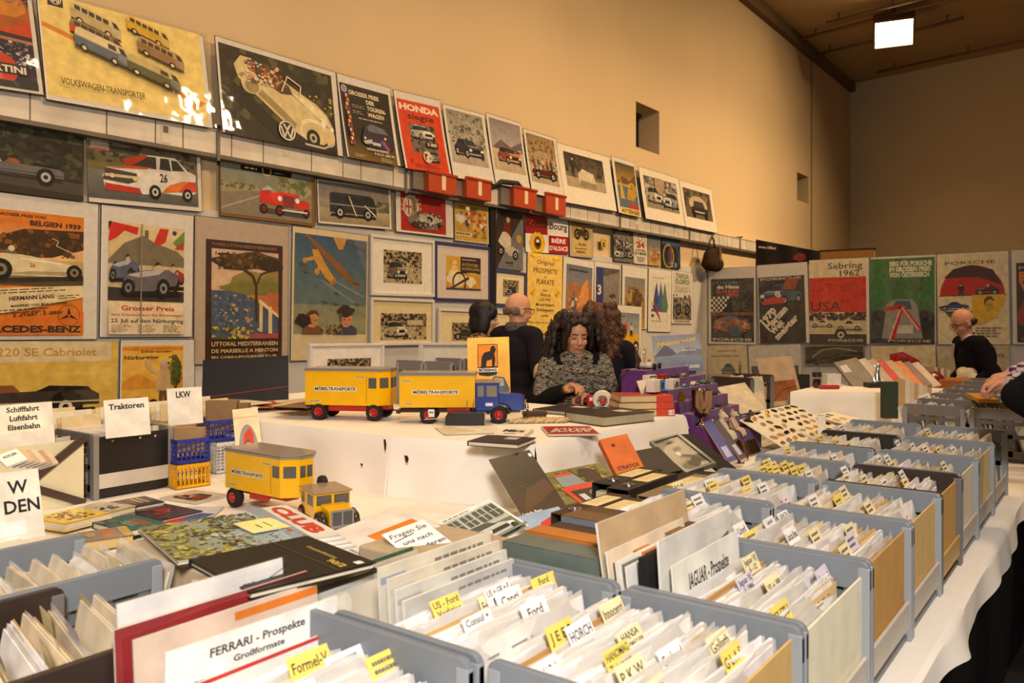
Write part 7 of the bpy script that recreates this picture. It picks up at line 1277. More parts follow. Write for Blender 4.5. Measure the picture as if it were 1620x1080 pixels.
pbox('white and blue toy carton on the third purple step', 2, Y_(1037, 2), .12, .062, cov(c(226, 216, 196), lambda A: A.rect(.5, 0, .5, 1, c(50, 130, 190)), lambda A: A.rect(.66, .25, .2, .5, c(30, 40, 60)))); pbox('carton with a small car picture on the third purple step', 2, Y_(1066, 2)+.005, .075, .055, cov(c(214, 200, 170), lambda A: A.front_car(.15, .15, .7, .6, c(70, 84, 60))))
toycar('light blue toy car on the third purple step', 2, Y_(1092, 2), .055, c(110, 140, 160)); toycar('cream toy car on the third purple step', 2, Y_(1105, 2)+.015, .075, c(214, 196, 160)); toycar('green toy car at the end of the third purple step', 2, Y_(1121, 2)+.02, .08, c(70, 104, 80)); toycar('black toy car on the fourth purple step', 3, Y_(1134, 3), .085, c(40, 42, 50)); toycar('olive toy car on the fifth purple step', 4, Y_(1130, 4), .07, c(130, 120, 60)); toycar('silver toy car at the end of the sixth purple step', 5, Y_(1172, 5), .09, c(190, 184, 170))
o = thing('tin_plates', 'small pile of metal badges on the fifth purple step', 'badges', (SX[4]-.03, Y_(1148, 4), SZ[4]+.001), None)
m = M(); m.bx((-.02, -.05, 0), (.02, .05, .008), c(190, 160, 110)); m.bx((-.018, -.04, .008), (.02, .06, .014), c(170, 150, 130)); m.build('badge', MMET, o)
o = thing('saucer', 'round metal dish with small parts on the sixth purple step', 'dish', (SX[5]-.02, Y_(1135, 5)-.02, SZ[5]+.001)); m = M(); m.lathe([(.02, 0), (.05, .004), (.055, .014), (.05, .01), (.0, .006)], c(216, 190, 140), 20); m.build('dish', MMET, o, smooth=True)
p = V((SX[4]+.03, SY0+.06, SZ[5])); o = thing('trophy_cup', 'tarnished silver trophy goblet at the left of the purple steps', 'cup', (SX[5]-.03, SY0+.055, SZ[5]+.001)); m = M(); m.lathe([(.034, 0), (.034, .006), (.014, .016), (.009, .035), (.012, .045), (.038, .06), (.05, .1), (.056, .19), (.059, .192), (.054, .188), (.046, .1), (.01, .06)], c(150, 124, 104), 28); m.build('cup', MMET, o, smooth=True)
o = thing('brass_plate', 'tilted brass plate standing behind the trophy goblet', 'plate', Matrix.Translation(V((SX[3]-.01, SY0+.03, SZ[4]+.001))) @ RX(-.35)); m = M(); m.bx((-.004, -.05, 0), (.004, .03, .11), c(150, 104, 40)); m.build('plate', MMET, o, bevel=.003)
def figurine(label, y, s=1.0, col=c(206, 190, 160)):
    o = thing('sitting_figurine', label, 'figurine', Matrix.Translation(V((SX[6]-.035, y, SZ[6]+.002))) @ RZ(.15), 'white doll pair'); m = M()
    m.cap((0, 0, .03*s), (-.005, 0, .062*s), .024*s, .019*s, col); m.ell((0, 0, .098*s), (.019*s, .02*s, .021*s), col); m.cap((.018*s, 0, .094*s), (.028*s, 0, .09*s), .009*s, .006*s, col)
    for q in (-1, 1):
        m.cap((.01, q*.016*s, .022*s), (.05*s, q*.022*s, .012*s), .012*s, .010*s, col); m.cap((.05*s, q*.022*s, .012*s), (.062*s, q*.022*s, -.012*s), .010*s, .009*s, col); m.cap((0, q*.024*s, .066*s), (.02*s, q*.034*s, .03*s), .009*s, .008*s, col); m.ell((-.002, q*.016*s, .118*s), (.006*s, .008*s, .009*s), col)
    m.build('body', MSKIN, o, remesh=.004, sm=3); m = M(); m.ell((.0, 0, .118*s), (.012, .012, .006), c(170, 40, 36)); m.build('cap', MPA, o, smooth=True)
figurine('left one of two sitting cream toy figures on the lowest purple step', Y_(1153, 6)-.01, 1.1); figurine('right one of two sitting cream toy figures on the lowest purple step', Y_(1166, 6)+.03, 1.0, c(196, 170, 140))
o = thing('animal_figurine', 'small dark animal figure at the edge of the lowest purple step', 'figurine', (SX[6]-.03, Y_(1190, 6), SZ[6]+.001)); m = M()
m.ell((0, 0, .045), (.014, .034, .016), c(70, 56, 40)); m.cap((0, .03, .05), (0, .045, .085), .01, .008, c(70, 56, 40)); m.ell((0, .05, .092), (.009, .016, .01), c(70, 56, 40))
for a in (-.02, .02):
    for b_ in (-.008, .008): m.cap((b_, a, .04), (b_, a, .005), .006, .005, c(70, 56, 40))
m.build('body', MPL, o, remesh=.004, sm=2)
o = thing('round_plaque', 'round brass plaque at the foot of the purple steps', 'plaque', Matrix.Translation(V((4.19, 4.26, ZT_+.055))) @ RY(1.1)); m = M(); m.lathe([(.001, .004), (.05, .006), (.058, .003), (.06, -.004), (.001, -.004)], c(170, 120, 60), 28); m.build('disc', MMET, o, smooth=True, auto=.5)
o = thing('brass_plaque', 'rectangular brass plaque right of the round one', 'plaque', Matrix.Translation(V((4.17, 4.47, ZT_+.045))) @ RY(1.1)); m = M(); m.bx((-.04, -.075, -.004), (.04, .075, .004), c(120, 88, 40)); m.build('plate', MMET, o, bevel=.003)
for k, q in enumerate(([(1112, 668), (1124, 664), (1168, 726), (1152, 732)], [(1128, 666), (1136, 664), (1182, 722), (1172, 728)])):
    sheet('book', ['left blue book leaning upright before the purple steps', 'right thin blue-backed book leaning before the purple steps'][k], 'book', leaning(q, (4.3, 4.3), (4.02, 4.02)), cov([c(66, 70, 140), c(60, 56, 70)][k], lambda A: A.rect(.2, .1, .6, .25, c(170, 170, 200))), t=.02, back=c(206, 190, 160))
def a_lake2(A): A.grad(0, 0, 1, .5, c(96, 110, 130), c(130, 140, 150)); A.grad(0, .42, 1, .58, c(160, 160, 160), c(130, 136, 146)); A.poly([(0, .42), (.25, .75), (.4, .6), (.5, .44)], c(90, 90, 100)); A.poly([(.4, .44), (.7, .62), (1, .58), (1, .42)], c(116, 120, 130)); A.text('Montreux', .08, .68, .12, c(232, 190, 30), bold=.01, w=.84, skew=.35, rot=8); A.text('SUISSE', .62, .08, .07, c(226, 220, 206), w=.3, bold=.03); A.lines(.6, .55, .3, 1, .05, c(200, 196, 190), .03)
sheet('display_board', 'tilted lake landscape board with yellow script above the purple steps', 'sign', leaning([(1046, 531), (1122, 527), (1098, 586), (1022, 590)], (5.04, 5.04), (4.98, 4.98)), a_lake2, t=.008)
o = thing('drinking_glass', 'tall empty glass at the left end of the top purple step', 'glass', atX(1010, 577, 3.66)+V((0, .08, 0))); o.location.z = SZ[0]+.001; o.location.y = SY0+.04; m = M(); m.lathe([(.026, 0), (.03, .002), (.034, .12), (.032, .12), (.028, .008), (.001, .006)], WHT, 20); m.build('tumbler', MFILM, o, smooth=True)
m = M(); o = thing('tube', 'thin metal rod lying on the top purple step, pointing left', 'rod', (3.62, SY0-.02, SZ[0]+.006)); m.tube([(0, 0, 0), (.05, -.16, .004)], .004, c(170, 140, 110)); m.build('rod', MMET, o)
# clear cards right of the steps
sheet('picture_card', 'glossy blank cream card leaning right of the purple steps', 'picture', leaning([(1140, 612), (1182, 604), (1207, 648), (1160, 656)], (5.3, 5.36), (5.1, 5.16)), cov(c(226, 210, 180), lambda A: A.line([(.2, 1), (.5, 0)], .004, c(240, 230, 210))), t=.006, filmed=True)
sheet('picture_card', 'tall card in clear film with an orange car print, leaning before the far stand', 'picture', leaning([(1208, 566), (1265, 562), (1258, 638), (1203, 644)], (6.2, 6.3), (6.05, 6.15)), cov(c(190, 164, 136), lambda A: A.rect(.1, .08, .82, .42, c(150, 86, 44)), lambda A: A.text('SPORT', .25, .42, .05, c(60, 40, 30), w=.4), lambda A: A.line([(.2, .1), (.5, .3), (.9, .36)], .006, c(90, 50, 30)), lambda A: A.rect(.16, .36, .08, .08, c(60, 30, 24))), t=.006, filmed=True)
upright('easel_board', 'dark board behind the tall card in clear film', 'board', 1262, 1281, 592, 630, 6.5, c(46, 40, 36))
crate('dark wooden crate of papers right of the purple steps', 3.55, 3.85, 5.35, 5.75, col=c(60, 48, 38), z0=ZT_+.002, h=.36, group='wooden crates')
fill('dark wooden crate right of the purple steps', 3.55, 3.85, 5.35, 5.75, [], 6, z0=ZT_+.1, seed=401, kinds=(2, 4))
# badge boards
for k, q in enumerate(([(1186, 660), (1212, 651), (1292, 700), (1240, 722)], [(1212, 650), (1258, 636), (1345, 690), (1290, 700)], [(1300, 652), (1330, 650), (1368, 668), (1338, 680)])):
    zz = ((.93, .94), (.78, .77)) if k < 2 else ((.84, .84), (.79, .79))
    TL, TR, BR, BL = q; P = [atZ(*TL, zz[0][0]), atZ(*TR, zz[0][1]), atZ(*BR, zz[1][1]), atZ(*BL, zz[1][0])]
    fm, W, H = qframe(P); o = thing('badge_board', ['left sloping white board pinned with metal badges', 'middle sloping white board pinned with metal badges', 'small rear board of badges beside the upright white card'][k], 'board', fm)
    m = M(); m.bx((0, 0, -.006), (W, H, 0), c(236, 226, 202)); m.build('board', MB_, o)
    r = random.Random(k+2); nx, ny = ((4, 6), (5, 7), (3, 3))[k]
    for i in range(nx):
        for j in range(ny):
            if r.random() < .1: continue
            cc = r.choice([c(120, 100, 70), c(206, 160, 60), c(100, 86, 70), c(160, 140, 116), c(150, 106, 50), c(180, 170, 160), c(196, 150, 90)]); sx, sy = W/nx*r.uniform(.24, .4), H/ny*r.uniform(.22, .34); m = M()
            if r.random() < .6: m.ell((0, 0, .001), (sx, sy, .004), cc, 14, 6)
            else: m.prism([(-sx, -sy*.6), (sx*.9, -sy), (sx, sy*.5), (0, sy), (-sx*.9, sy*.7)], 0, .004, cc)
            tg = m.build('badge', MMET if r.random() < .25 else MPA, None); tg.matrix_world = fm @ T(W*(i+.5)/nx, H*(j+.5)/ny, .0005) @ RZ(r.uniform(-.4, .4)); tag(tg, 'small metal car badge pinned on the %s' % ['left sloping board', 'middle sloping board', 'small rear badge board'][k], 'badge', 'badges on the %s' % ['left sloping board', 'middle sloping board', 'small rear badge board'][k])
upright('price_card', 'small upright white card at the corner of the seventh-row crate', 'card', 1294, 1306, 657, 716, 4.6, c(232, 224, 212), .003)
# ---- far raised table with bottle and statuette
ZF = .98; FX0, FX1, FY0, FY1 = 3.9, 4.48, 5.95, 6.7
cloth('tablecloth', 'white cloth over the small far table with bottle and statuette', [(FX0, FY0), (4.45, 6.28), (FX1+.3, FY1+.2), (FX0, FY1+.2)], ZF, [.225, .225, .2, .2], seed=21, amp=.02)
tag(M().bx((3.98, 6.32, ZT_+.002), (4.4, 6.7, ZF-.006), c(150, 130, 105)).build('box_stand', MB_), 'box hidden under the small white cloth at the far table', 'box')
def far(px, py, z=ZF): return atZ(px, py, z)
o = thing('cola_bottle', 'small plastic bottle with dark cola and black cap', 'bottle', Matrix.Translation(far(1291, 614)+V((0, .02, .001))) @ Matrix.Scale(.98, 4))
m = M(); m.lathe([(.02, 0), (.032, .004), (.034, .05), (.03, .075), (.034, .1), (.034, .125), (.022, .155), (.013, .17), (.013, .178)], WHT, 18); m.build('bottle_wall', MFILM, o, smooth=True)
m = M(); m.lathe([(.018, .003), (.03, .006), (.031, .05), (.028, .07), (.001, .07)], c(40), 16); m.build('cola', MCOLA, o, smooth=True); m = M(); m.cyl((0, 0, .176), (0, 0, .196), .015, None, 14, c(24, 20, 20)); m.build('cap', MPL, o)
m = M(); m.lathe([(.0345, .085), (.0348, .085), (.0348, .122), (.0345, .122)], c(40, 34, 40), 18); m.build('label_band', MP, o)
o = thing('plastic_tub', 'clear ribbed plastic tub beside the cola bottle', 'tub', Matrix.Translation(far(1313, 612)+V((0, .05, .001))) @ RZ(YAW)); m = M(); m.bx((-.05, -.04, .0), (.05, .04, .003), c(200)); 
for a, b_ in (((-.055, -.045, 0), (.055, -.042, .1)), ((-.055, .042, 0), (.055, .045, .1)), ((-.055, -.045, 0), (-.052, .045, .1)), ((.052, -.045, 0), (.055, .045, .1))): m.bx(a, b_, c(206, 196, 186))
m.build('tub', MSLV, o)
o = thing('pencil_case', 'red slim pouch lying before the plastic tub', 'pouch', Matrix.Translation(far(1313, 615)+V((0, -.02, .001))) @ RZ(YAW)); m = M(); m.bx((-.075, -.02, 0), (.075, .02, .03), c(170, 40, 34)); m.build('pouch', MPL, o, bevel=.01)
cols = [c(120, 110, 96), c(206, 196, 176), c(170, 150, 130), c(190, 44, 30), c(176, 150, 120), c(206, 120, 60), c(150, 120, 110), c(196, 176, 160), c(130, 34, 30)]
for k in range(8):
    px = 1316+k*14; q = [(px, 572+k*1), (px+36, 562+k*1), (px+78, 606), (px+42, 613)]
    sheet('tilted_binder', ['leftmost grey', 'second cream', 'third brown', 'fourth red', 'fifth beige', 'sixth orange', 'seventh mauve', 'rightmost pale'][k]+' folder of the tilted row behind the statuette', 'folder', leaning([(x, y+3) for x, y in q], (6.55+.03*k, 6.6+.03*k), (6.35+.03*k, 6.4+.03*k)), cov(cols[k], lambda A: A.rect(.1, .6, .3, .25, lerp(cols[k], c(255), .4))), t=.022, back=lerp(cols[k], BLK, .2), group='tilted folders behind the statuette', filmed=(k in (1, 6)))
o = thing('car_bonnet', 'dark red model car bonnet lying behind the tilted folders', 'model', atD(1455, 600, 7.0)); m = M(); m.ell((0, 0, 0), (.2, .12, .1), c(110, 26, 26)); m.ell((-.15, .02, .04), (.16, .1, .08), c(130, 30, 28)); m.build('body', MPA, o, remesh=.015)
o = thing('statuette', 'chrome winged statuette on a black base', 'statuette', Matrix.Translation(far(1386, 613)+V((0, .03, .002))) @ RZ(YAW)); m = M(); m.bx((-.085, -.05, 0), (.085, .05, .035), c(28, 22, 20)); m.build('base', MPL, o, bevel=.003)
m = M(); m.cap((0, 0, .05), (.0, 0, .11), .028, .018, c(210)); m.cap((.002, 0, .11), (.006, 0, .15), .018, .012, c(210)); m.ell((.008, 0, .168), (.012, .012, .016), c(210)); m.cap((.004, 0, .14), (-.03, .01, .185), .008, .004, c(210)); m.cap((.006, 0, .14), (.045, -.01, .19), .008, .004, c(210)); m.cap((-.02, 0, .04), (-.03, 0, .07), .02, .012, c(210)); m.build('figure', MMET, o, remesh=.005, sm=1)
upright('ledger', 'dark green ledger standing at the end of the small far table', 'book', 1398, 1421, 604, 662, 5.5, c(56, 66, 52), .05)
for k in range(7):
    px = 1418+k*7; upright('pamphlet', ['leftmost', 'second', 'third', 'fourth', 'fifth', 'sixth', 'rightmost'][k]+' upright cream pamphlet behind the distant crate', 'pamphlet', px, px+14, 600+k*2, 642, 5.62+.05*k, [c(196, 166, 120), c(226, 210, 180), c(214, 196, 170)][k % 3], .006).__setitem__('group', 'upright pamphlets beside the green ledger')
sheet('small_sign', 'small white lettered card on the distant crates', 'sign', leaning([(1455, 626), (1472, 620), (1472, 634), (1455, 640)], (5.1, 5.12), (5.08, 5.1)), cov(c(236, 230, 214), lambda A: A.lines(.15, .6, .7, 2, .3, c(70), .1)))
for k in range(6):
    px = 1466+k*5; upright('paperback', ['leftmost', 'second', 'third', 'fourth', 'fifth', 'rightmost'][k]+' upright bundle leaning beyond the distant crates', 'book', px, px+12, 580+k, 618, 6.9+.06*k, [c(150, 130, 100), c(196, 176, 130), c(120, 104, 86), c(206, 190, 160)][k % 4], .03).__setitem__('group', 'upright bundles beyond the distant crates')
tag(M().bx((4.5, 7.62, ZT_+.002), (5.25, 7.96, 1.0), c(150, 92, 44)).build('wooden_chest', MB_, bevel=.01), 'brown wooden chest beyond the distant crates, before the suited person', 'chest')
o = thing('rag', 'crumpled pale cloth heap on the distant crates', 'cloth', atD(1536, 598, 7.2)); m = M()
for k in range(8): m.ell((R_.uniform(-.07, .07), R_.uniform(-.05, .05), R_.uniform(-.03, .05)), (.06, .05, .05), c(206, 190, 160))
m.build('rag', MCL, o, remesh=.012, sm=2)
sheet('envelope', 'yellow padded envelope lying on the distant crates', 'envelope', flat([(1540, 622), (1572, 622), (1566, 632), (1534, 630)], 1.06), plain(c(206, 150, 50)), t=.02, back=c(196, 140, 46))
tag(M().bx((5.52, 4.28, .002), (5.74, 4.62, .70), c(120, 78, 40)).build('wooden_crate', MB_, bevel=.006), 'brown wooden box standing in the aisle beyond the last crate', 'box')
# wooden stool behind the raised table
o = thing('stool', 'light wooden stool behind the raised table, left of the curly-haired person', 'stool', Matrix.Translation(V((2.62, 4.36, 0))) @ RZ(.4)); m = M(); m.bx((-.16, -.16, .93), (.16, .16, .96), c(190, 150, 96)); m.build('seat', MB_, o, bevel=.006)
for a in (-1, 1):
    for b_ in (-1, 1): M().cyl((a*.12, b_*.12, .93), (a*.17, b_*.17, 0), .015, .013, 8, c(176, 136, 86)).build('leg', MB_, o)
# ================================================================== PEOPLE
def mat_pattern(name, kind, ca, cb, cc=None, scale=20):
    m = bpy.data.materials.new(name); m.use_nodes = True; nt = m.node_tree; b = nt.nodes['Principled BSDF']; b.inputs['Roughness'].default_value = .9; b.inputs['Specular IOR Level'].default_value = .1
    tc = nt.nodes.new('ShaderNodeTexCoord'); rp = nt.nodes.new('ShaderNodeValToRGB'); rp.color_ramp.interpolation = 'CONSTANT' if kind != 'knit' else 'LINEAR'
    e = rp.color_ramp.elements; e[0].color = ca; e[1].color = cb; e[1].position = .5
    if cc: k = e.new(.62); k.color = cc
    if kind == 'check':
        sx = nt.nodes.new('ShaderNodeTexChecker'); sx.inputs['Scale'].default_value = scale; sx.inputs['Color1'].default_value = ca; sx.inputs['Color2'].default_value = cb
        s2 = nt.nodes.new('ShaderNodeTexChecker'); s2.inputs['Scale'].default_value = scale*.5; s2.inputs['Color1'].default_value = cc; s2.inputs['Color2'].default_value = (.85, .82, .78, 1)
        mx = nt.nodes.new('ShaderNodeMix'); mx.data_type = 'RGBA'; mx.inputs['Factor'].default_value = .5
        for q in (sx, s2): nt.links.new(tc.outputs['Object'], q.inputs['Vector'])
        nt.links.new(sx.outputs['Color'], mx.inputs['A']); nt.links.new(s2.outputs['Color'], mx.inputs['B']); nt.links.new(mx.outputs['Result'], b.inputs['Base Color'])
    else:
        t = nt.nodes.new('ShaderNodeTexNoise'); t.inputs['Scale'].default_value = scale; t.inputs['Detail'].default_value = 4 if kind == 'knit' else 2; t.inputs['Distortion'].default_value = 1.5
        mp = nt.nodes.new('ShaderNodeMapping'); mp.inputs['Scale'].default_value = (1, 1, 3.5) if kind == 'knit' else (1, 1, 1)
        nt.links.new(tc.outputs['Object'], mp.inputs['Vector']); nt.links.new(mp.outputs['Vector'], t.inputs['Vector']); nt.links.new(t.outputs['Fac'], rp.inputs['Fac']); nt.links.new(rp.outputs['Color'], b.inputs['Base Color'])
        if kind == 'knit': e[0].position = .40; e[1].position = .58
    return m
def hand(m, w, d, n, col, curl=.6, s=1.0, side=1):
    d = d.normalized(); n = (n-d*n.dot(d)).normalized(); x = d.cross(n)
    m.cap(w, w+d*.05*s, .026*s, .03*s, col); 
    for k in (-1, 1): m.cap(w+d*.02*s+x*k*.014*s, w+d*.078*s+x*k*.02*s, .017*s, .014*s, col)
    for i in range(4):
        L = (.036, .042, .040, .032)[i]*s; b = w+d*.082*s+x*(i-1.5)*.0205*s; c1 = curl*.8; d1 = d*math.cos(c1)+n*math.sin(c1); p = b+d1*L; c2 = curl*2.0; d2 = d*math.cos(c2)+n*math.sin(c2); q = p+d2*L*.75; c3 = curl*2.9; d3 = d*math.cos(c3)+n*math.sin(c3)
        m.cap(b, p, .0098*s, .009*s, col, 8); m.cap(p, q, .009*s, .0082*s, col, 8); m.cap(q, q+d3*L*.5, .0082*s, .0072*s, col, 8)
    b = w+d*.025*s+x*side*.026*s; p = b+(d*.7+x*side*.6+n*.5).normalized()*.038*s; q = p+(d*.8+n*.6).normalized()*.03*s; m.cap(b, p, .013*s, .011*s, col, 8); m.cap(p, q, .011*s, .009*s, col, 8)
def person(label, xf, s=1.0, lean=.05, ER=None, WR=None, EL=None, WL=None, headyaw=0, headpitch=0, skin=c(206, 160, 128), top=(c(30), MCL), bottom=c(34, 32, 36), vox=.008, hairf=None, extra=None, hn=None, curl=.6, sleeve=1.0, hs=1.0, headroll=0, fat=1.0):
    o = thing('person', label, 'person', xf); Z = lambda z: z*s; fz = fat
    SR = V((lean, -.18*fz, Z(1.38))); SL = V((lean, .18*fz, Z(1.38)))
    ER = V(ER or (.0, -.27, Z(1.08))); EL = V(EL or (.0, .27, Z(1.08))); WR = V(WR or (.12, -.26, Z(.86))); WL = V(WL or (.12, .26, Z(.86)))
    HP = V((lean*1.25+.01, 0, Z(1.40)+.165)); HM = Matrix.Translation(HP) @ RZ(headyaw) @ RY(headpitch) @ RX(headroll) @ Matrix.Scale(hs, 4)
    def torso(m, g, col, hip=True):
        if hip: m.ell((0, 0, Z(.93)), (.115+g, .16*fz+g, .13), col)
        m.ell((.01+lean*.3, 0, Z(1.06)), (.11*fz+g, .145*fz+g, .16), col); m.ell((lean*.7, 0, Z(1.24)), (.118*fz+g, .17*fz+g, .17+g), col); m.cap(SR+V((0, .03, 0)), SL-V((0, .03, 0)), .06+g, .06+g, col)
    def arm(m, g, S, E, W, col, k=1.0): m.cap(S, E, .052+g, .043+g, col); m.cap(E, E.lerp(W, k), .043+g, .028+g+.014*(1-k), col)
    def legs(m, g, col):
        for k in (-1, 1): m.cap((0, k*.09, Z(.92)), (.02, k*.1, Z(.5)), .085+g, .058+g, col); m.cap((.02, k*.1, Z(.5)), (-.01, k*.1, .1), .056+g, .04+g, col)
    m = M(); torso(m, 0, skin); arm(m, 0, SR, ER, WR, skin); arm(m, 0, SL, EL, WL, skin); legs(m, 0, skin)
    for k in (-1, 1): m.cap((-.03, k*.1, .045), (.14, k*.11, .03), .04, .028, skin)
    m.cap((lean, 0, Z(1.36)), HP+V((-.012, 0, -.06)), .062, .054, skin)
    hh = M(HM)
    hh.ell((-.005, 0, .03), (.098, .079, .1), skin, 20, 14); hh.ell((.028, 0, -.03), (.064, .062, .085), skin, 20, 14); hh.cap((.03, -.02, -.088), (.03, .02, -.088), .034, .034, skin); hh.ell((.062, 0, -.092), (.024, .024, .02), skin)
    hh.cap((.088, 0, .005), (.106, 0, -.03), .009, .0135, skin, 10)
    for k in (-1, 1): hh.ell((.1, k*.011, -.036), (.011, .009, .009), skin); hh.ell((.066, k*.036, -.03), (.024, .022, .024), skin); hh.ell((.0, k*.08, -.012), (.02, .011, .032), skin); hh.cap((.078, k*.012, .022), (.07, k*.05, .02), .011, .01, skin, 8)
    hh.cap((.086, -.018, -.066), (.086, .018, -.066), .0085, .0085, skin, 8)
    kk = len(m.v); m.v += hh.v; m.f += [[i+kk for i in f] for f in hh.f]; m.c += hh.c
    nn = hn or V((0, 0, -1))
    hand(m, WR, (WR-ER), V(nn), skin, curl, side=-1); hand(m, WL, (WL-EL), V(nn), skin, curl, side=1)
    m.build('body', MSKIN, o, remesh=vox, sm=3)
    # face
    def hp(nm, fn, mt): q = M(HM); fn(q); return q.build(nm, mt, o, smooth=True)
    for k in (-1, 1):
        hp('eye', lambda q: (q.ell((.081, k*.032, .001), (.010, .0125, .006), c(206, 196, 184)), q.ell((.0885, k*.032, -.0015), (.0035, .0055, .005), c(36, 24, 18)), q.ell((.083, k*.032, .006), (.0115, .0155, .0062), lerp(skin, BLK, .18)), q.cap((.0925, k*.022, .0012), (.089, k*.043, .001), .0018, .0016, c(40, 26, 20), 6)), MSKIN)
        hp('eyebrow', lambda q: q.cap((.094, k*.015, .024), (.083, k*.05, .026), .004, .003, c(46, 32, 24), 6), MHAIR)
    hp('lips', lambda q: (q.ell((.092, 0, -.0625), (.008, .024, .0045), lerp(skin, c(150, 40, 40), .5)), q.ell((.092, 0, -.0695), (.008, .02, .005), lerp(skin, c(160, 50, 46), .5))), MSKIN)
    tc, tm = top; m = M(); torso(m, .018, tc); arm(m, .017, SR, ER, WR, tc, sleeve); arm(m, .017, SL, EL, WL, tc, sleeve); m.cap((lean, 0, Z(1.38)), (lean+.008, 0, Z(1.43)), .075, .066, tc); m.build('jacket', tm, o, remesh=max(vox, .009), sm=4)
    m = M(); m.ell((0, 0, Z(.9)), (.13, .175*fz, .12), bottom); legs(m, .016, bottom); m.build('trousers', MCL, o, remesh=.012, sm=3)
    for k in (-1, 1): m = M(); m.cap((-.04, k*.1, .045), (.15, k*.11, .036), .045, .036, c(26, 22, 20)); m.build('shoe', MPL, o, smooth=True)
    if hairf: hairf(o, HM)
    if extra: extra(o, HM, dict(SR=SR, SL=SL, ER=ER, EL=EL, WR=WR, WL=WL, lean=lean, Z=Z))
    return o
def h_short(col, bald=False):
    def f(o, HM):
        q = M(HM)
        if bald:
            for k in (-1, 1): q.ell((-.045, k*.066, -.01), (.05, .018, .034), col)
            q.ell((-.088, 0, -.015), (.02, .06, .034), col)
        else: q.ell((-.02, 0, .05), (.1, .086, .088), col); q.ell((-.05, 0, -.005), (.066, .086, .07), col); q.ell((.05, 0, .1), (.04, .06, .024), col)
        q.build('hair', MHAIR, o, remesh=.007, sm=3)
    return f
def h_bob(col):
    def f(o, HM):
        q = M(HM); q.ell((-.018, 0, .04), (.11, .095, .1), col); q.ell((-.06, 0, -.04), (.06, .09, .11), col)
        for k in (-1, 1): q.ell((-.005, k*.078, -.03), (.06, .022, .11), col); q.ell((.05, k*.06, .05), (.045, .03, .06), col)
        q.build('hair', MHAIR, o, remesh=.007, sm=3)
    return f
def h_curly(col, big=1.0, seed=3):
    def f(o, HM):
        r = random.Random(seed); q = M(HM); q.ell((-.03, 0, .05), (.1, .1, .1), col); q.ell((-.07, 0, -.08), (.07, .14, .15), col)
        for k in (-1, 1): q.ell((.045, k*.036, .098), (.05, .042, .03), col); q.ell((.055, k*.07, .05), (.035, .024, .055), col); q.ell((.03, k*.088, -.02), (.04, .02, .08), col)
        for i in range(150):
            a = r.uniform(-2.5, 2.5); h = r.uniform(-.24, .14); rad = (.105+.05*(max(0, .08-h))/.3)*big; 
            if h < .06 and abs(a) < 1.12: a = math.copysign(r.uniform(1.2, 2.6), a)
            if h > .06: rad = .10*math.sqrt(max(0, 1-((h-.05)/.13)**2))+.006
            p = V((-.03+rad*math.cos(math.pi-a if False else a)*.8, rad*math.sin(a)*1.15, h)); sz = r.uniform(.022, .036)
            q.ell(p, (sz, sz, sz*1.2), col, 8, 6)
        q.build('hair', MHAIR, o, remesh=.007, sm=1)
        t = M(HM)
        for i in range(70):
            a = r.choice([-1, 1])*r.uniform(1.15, 2.7); p = V((-.03+.105*big*math.cos(a), .135*big*math.sin(a), r.uniform(-.05, .1))); L = r.uniform(.1, .2); ph = r.uniform(0, 6); k = r.uniform(.008, .014)
            t.tube([p+V((math.cos(a)*.15*L*j/9+k*math.cos(ph+j*1.3), math.sin(a)*.35*L*j/9+k*math.sin(ph+j*1.3), -L*j/9)) for j in range(10)], .005, lerp(col, c(90, 60, 40), r.random()*.4), 5)
        t.build('curls', MHAIR, o, smooth=True)
    return f
MSHAWL = mat_pattern('shawl_knit', 'knit', c(26, 24, 24), c(150, 140, 124), None, 34)
MFLOR = mat_pattern('floral_print', 'floral', c(176, 140, 104), c(50, 36, 34), c(120, 84, 66), 26)
MSCARF = mat_pattern('scarf_print', 'knit', c(30, 30, 36), c(120, 112, 104), None, 60)
MCHK = mat_pattern('checked_shirt', 'check', c(40, 46, 84), c(150, 50, 50), c(60, 60, 90), 60)
def shawl(o, HM, J):
    m = M(); Z = J['Z']; l = J['lean']; cc = c(120)
    m.cap(J['SR']+V((.0, .01, -.01)), J['SL']+V((.0, -.01, -.01)), .08, .08, cc); m.ell((l*.8, 0, Z(1.25)), (.15, .175, .15), cc)
    for k, S in ((-1, J['SR']), (1, J['SL'])): m.cap(S, S+V((.02, k*.045, -.16)), .076, .07, cc); 
    m.cap((l+.03, -.05, Z(1.42)), (l+.03, .05, Z(1.42)), .06, .06, cc)
    for k in range(6): m.cap((l+.12-.01*k, -.16, Z(1.36-.05*k)), (l+.14-.012*k, .16, Z(1.33-.05*k)), .022, .022, cc)
    m.build('shawl', MSHAWL, o, remesh=.009, sm=3)
    m = M(); w = J['WR']; m.cap(w-(w-J['ER']).normalized()*.02, w-(w-J['ER']).normalized()*.01, .032, .032, c(30, 26, 26)); m.build('bracelet', MPL, o, smooth=True)
def at_(x, y, yaw): return Matrix.Translation(V((x, y, 0))) @ RZ(math.radians(yaw))
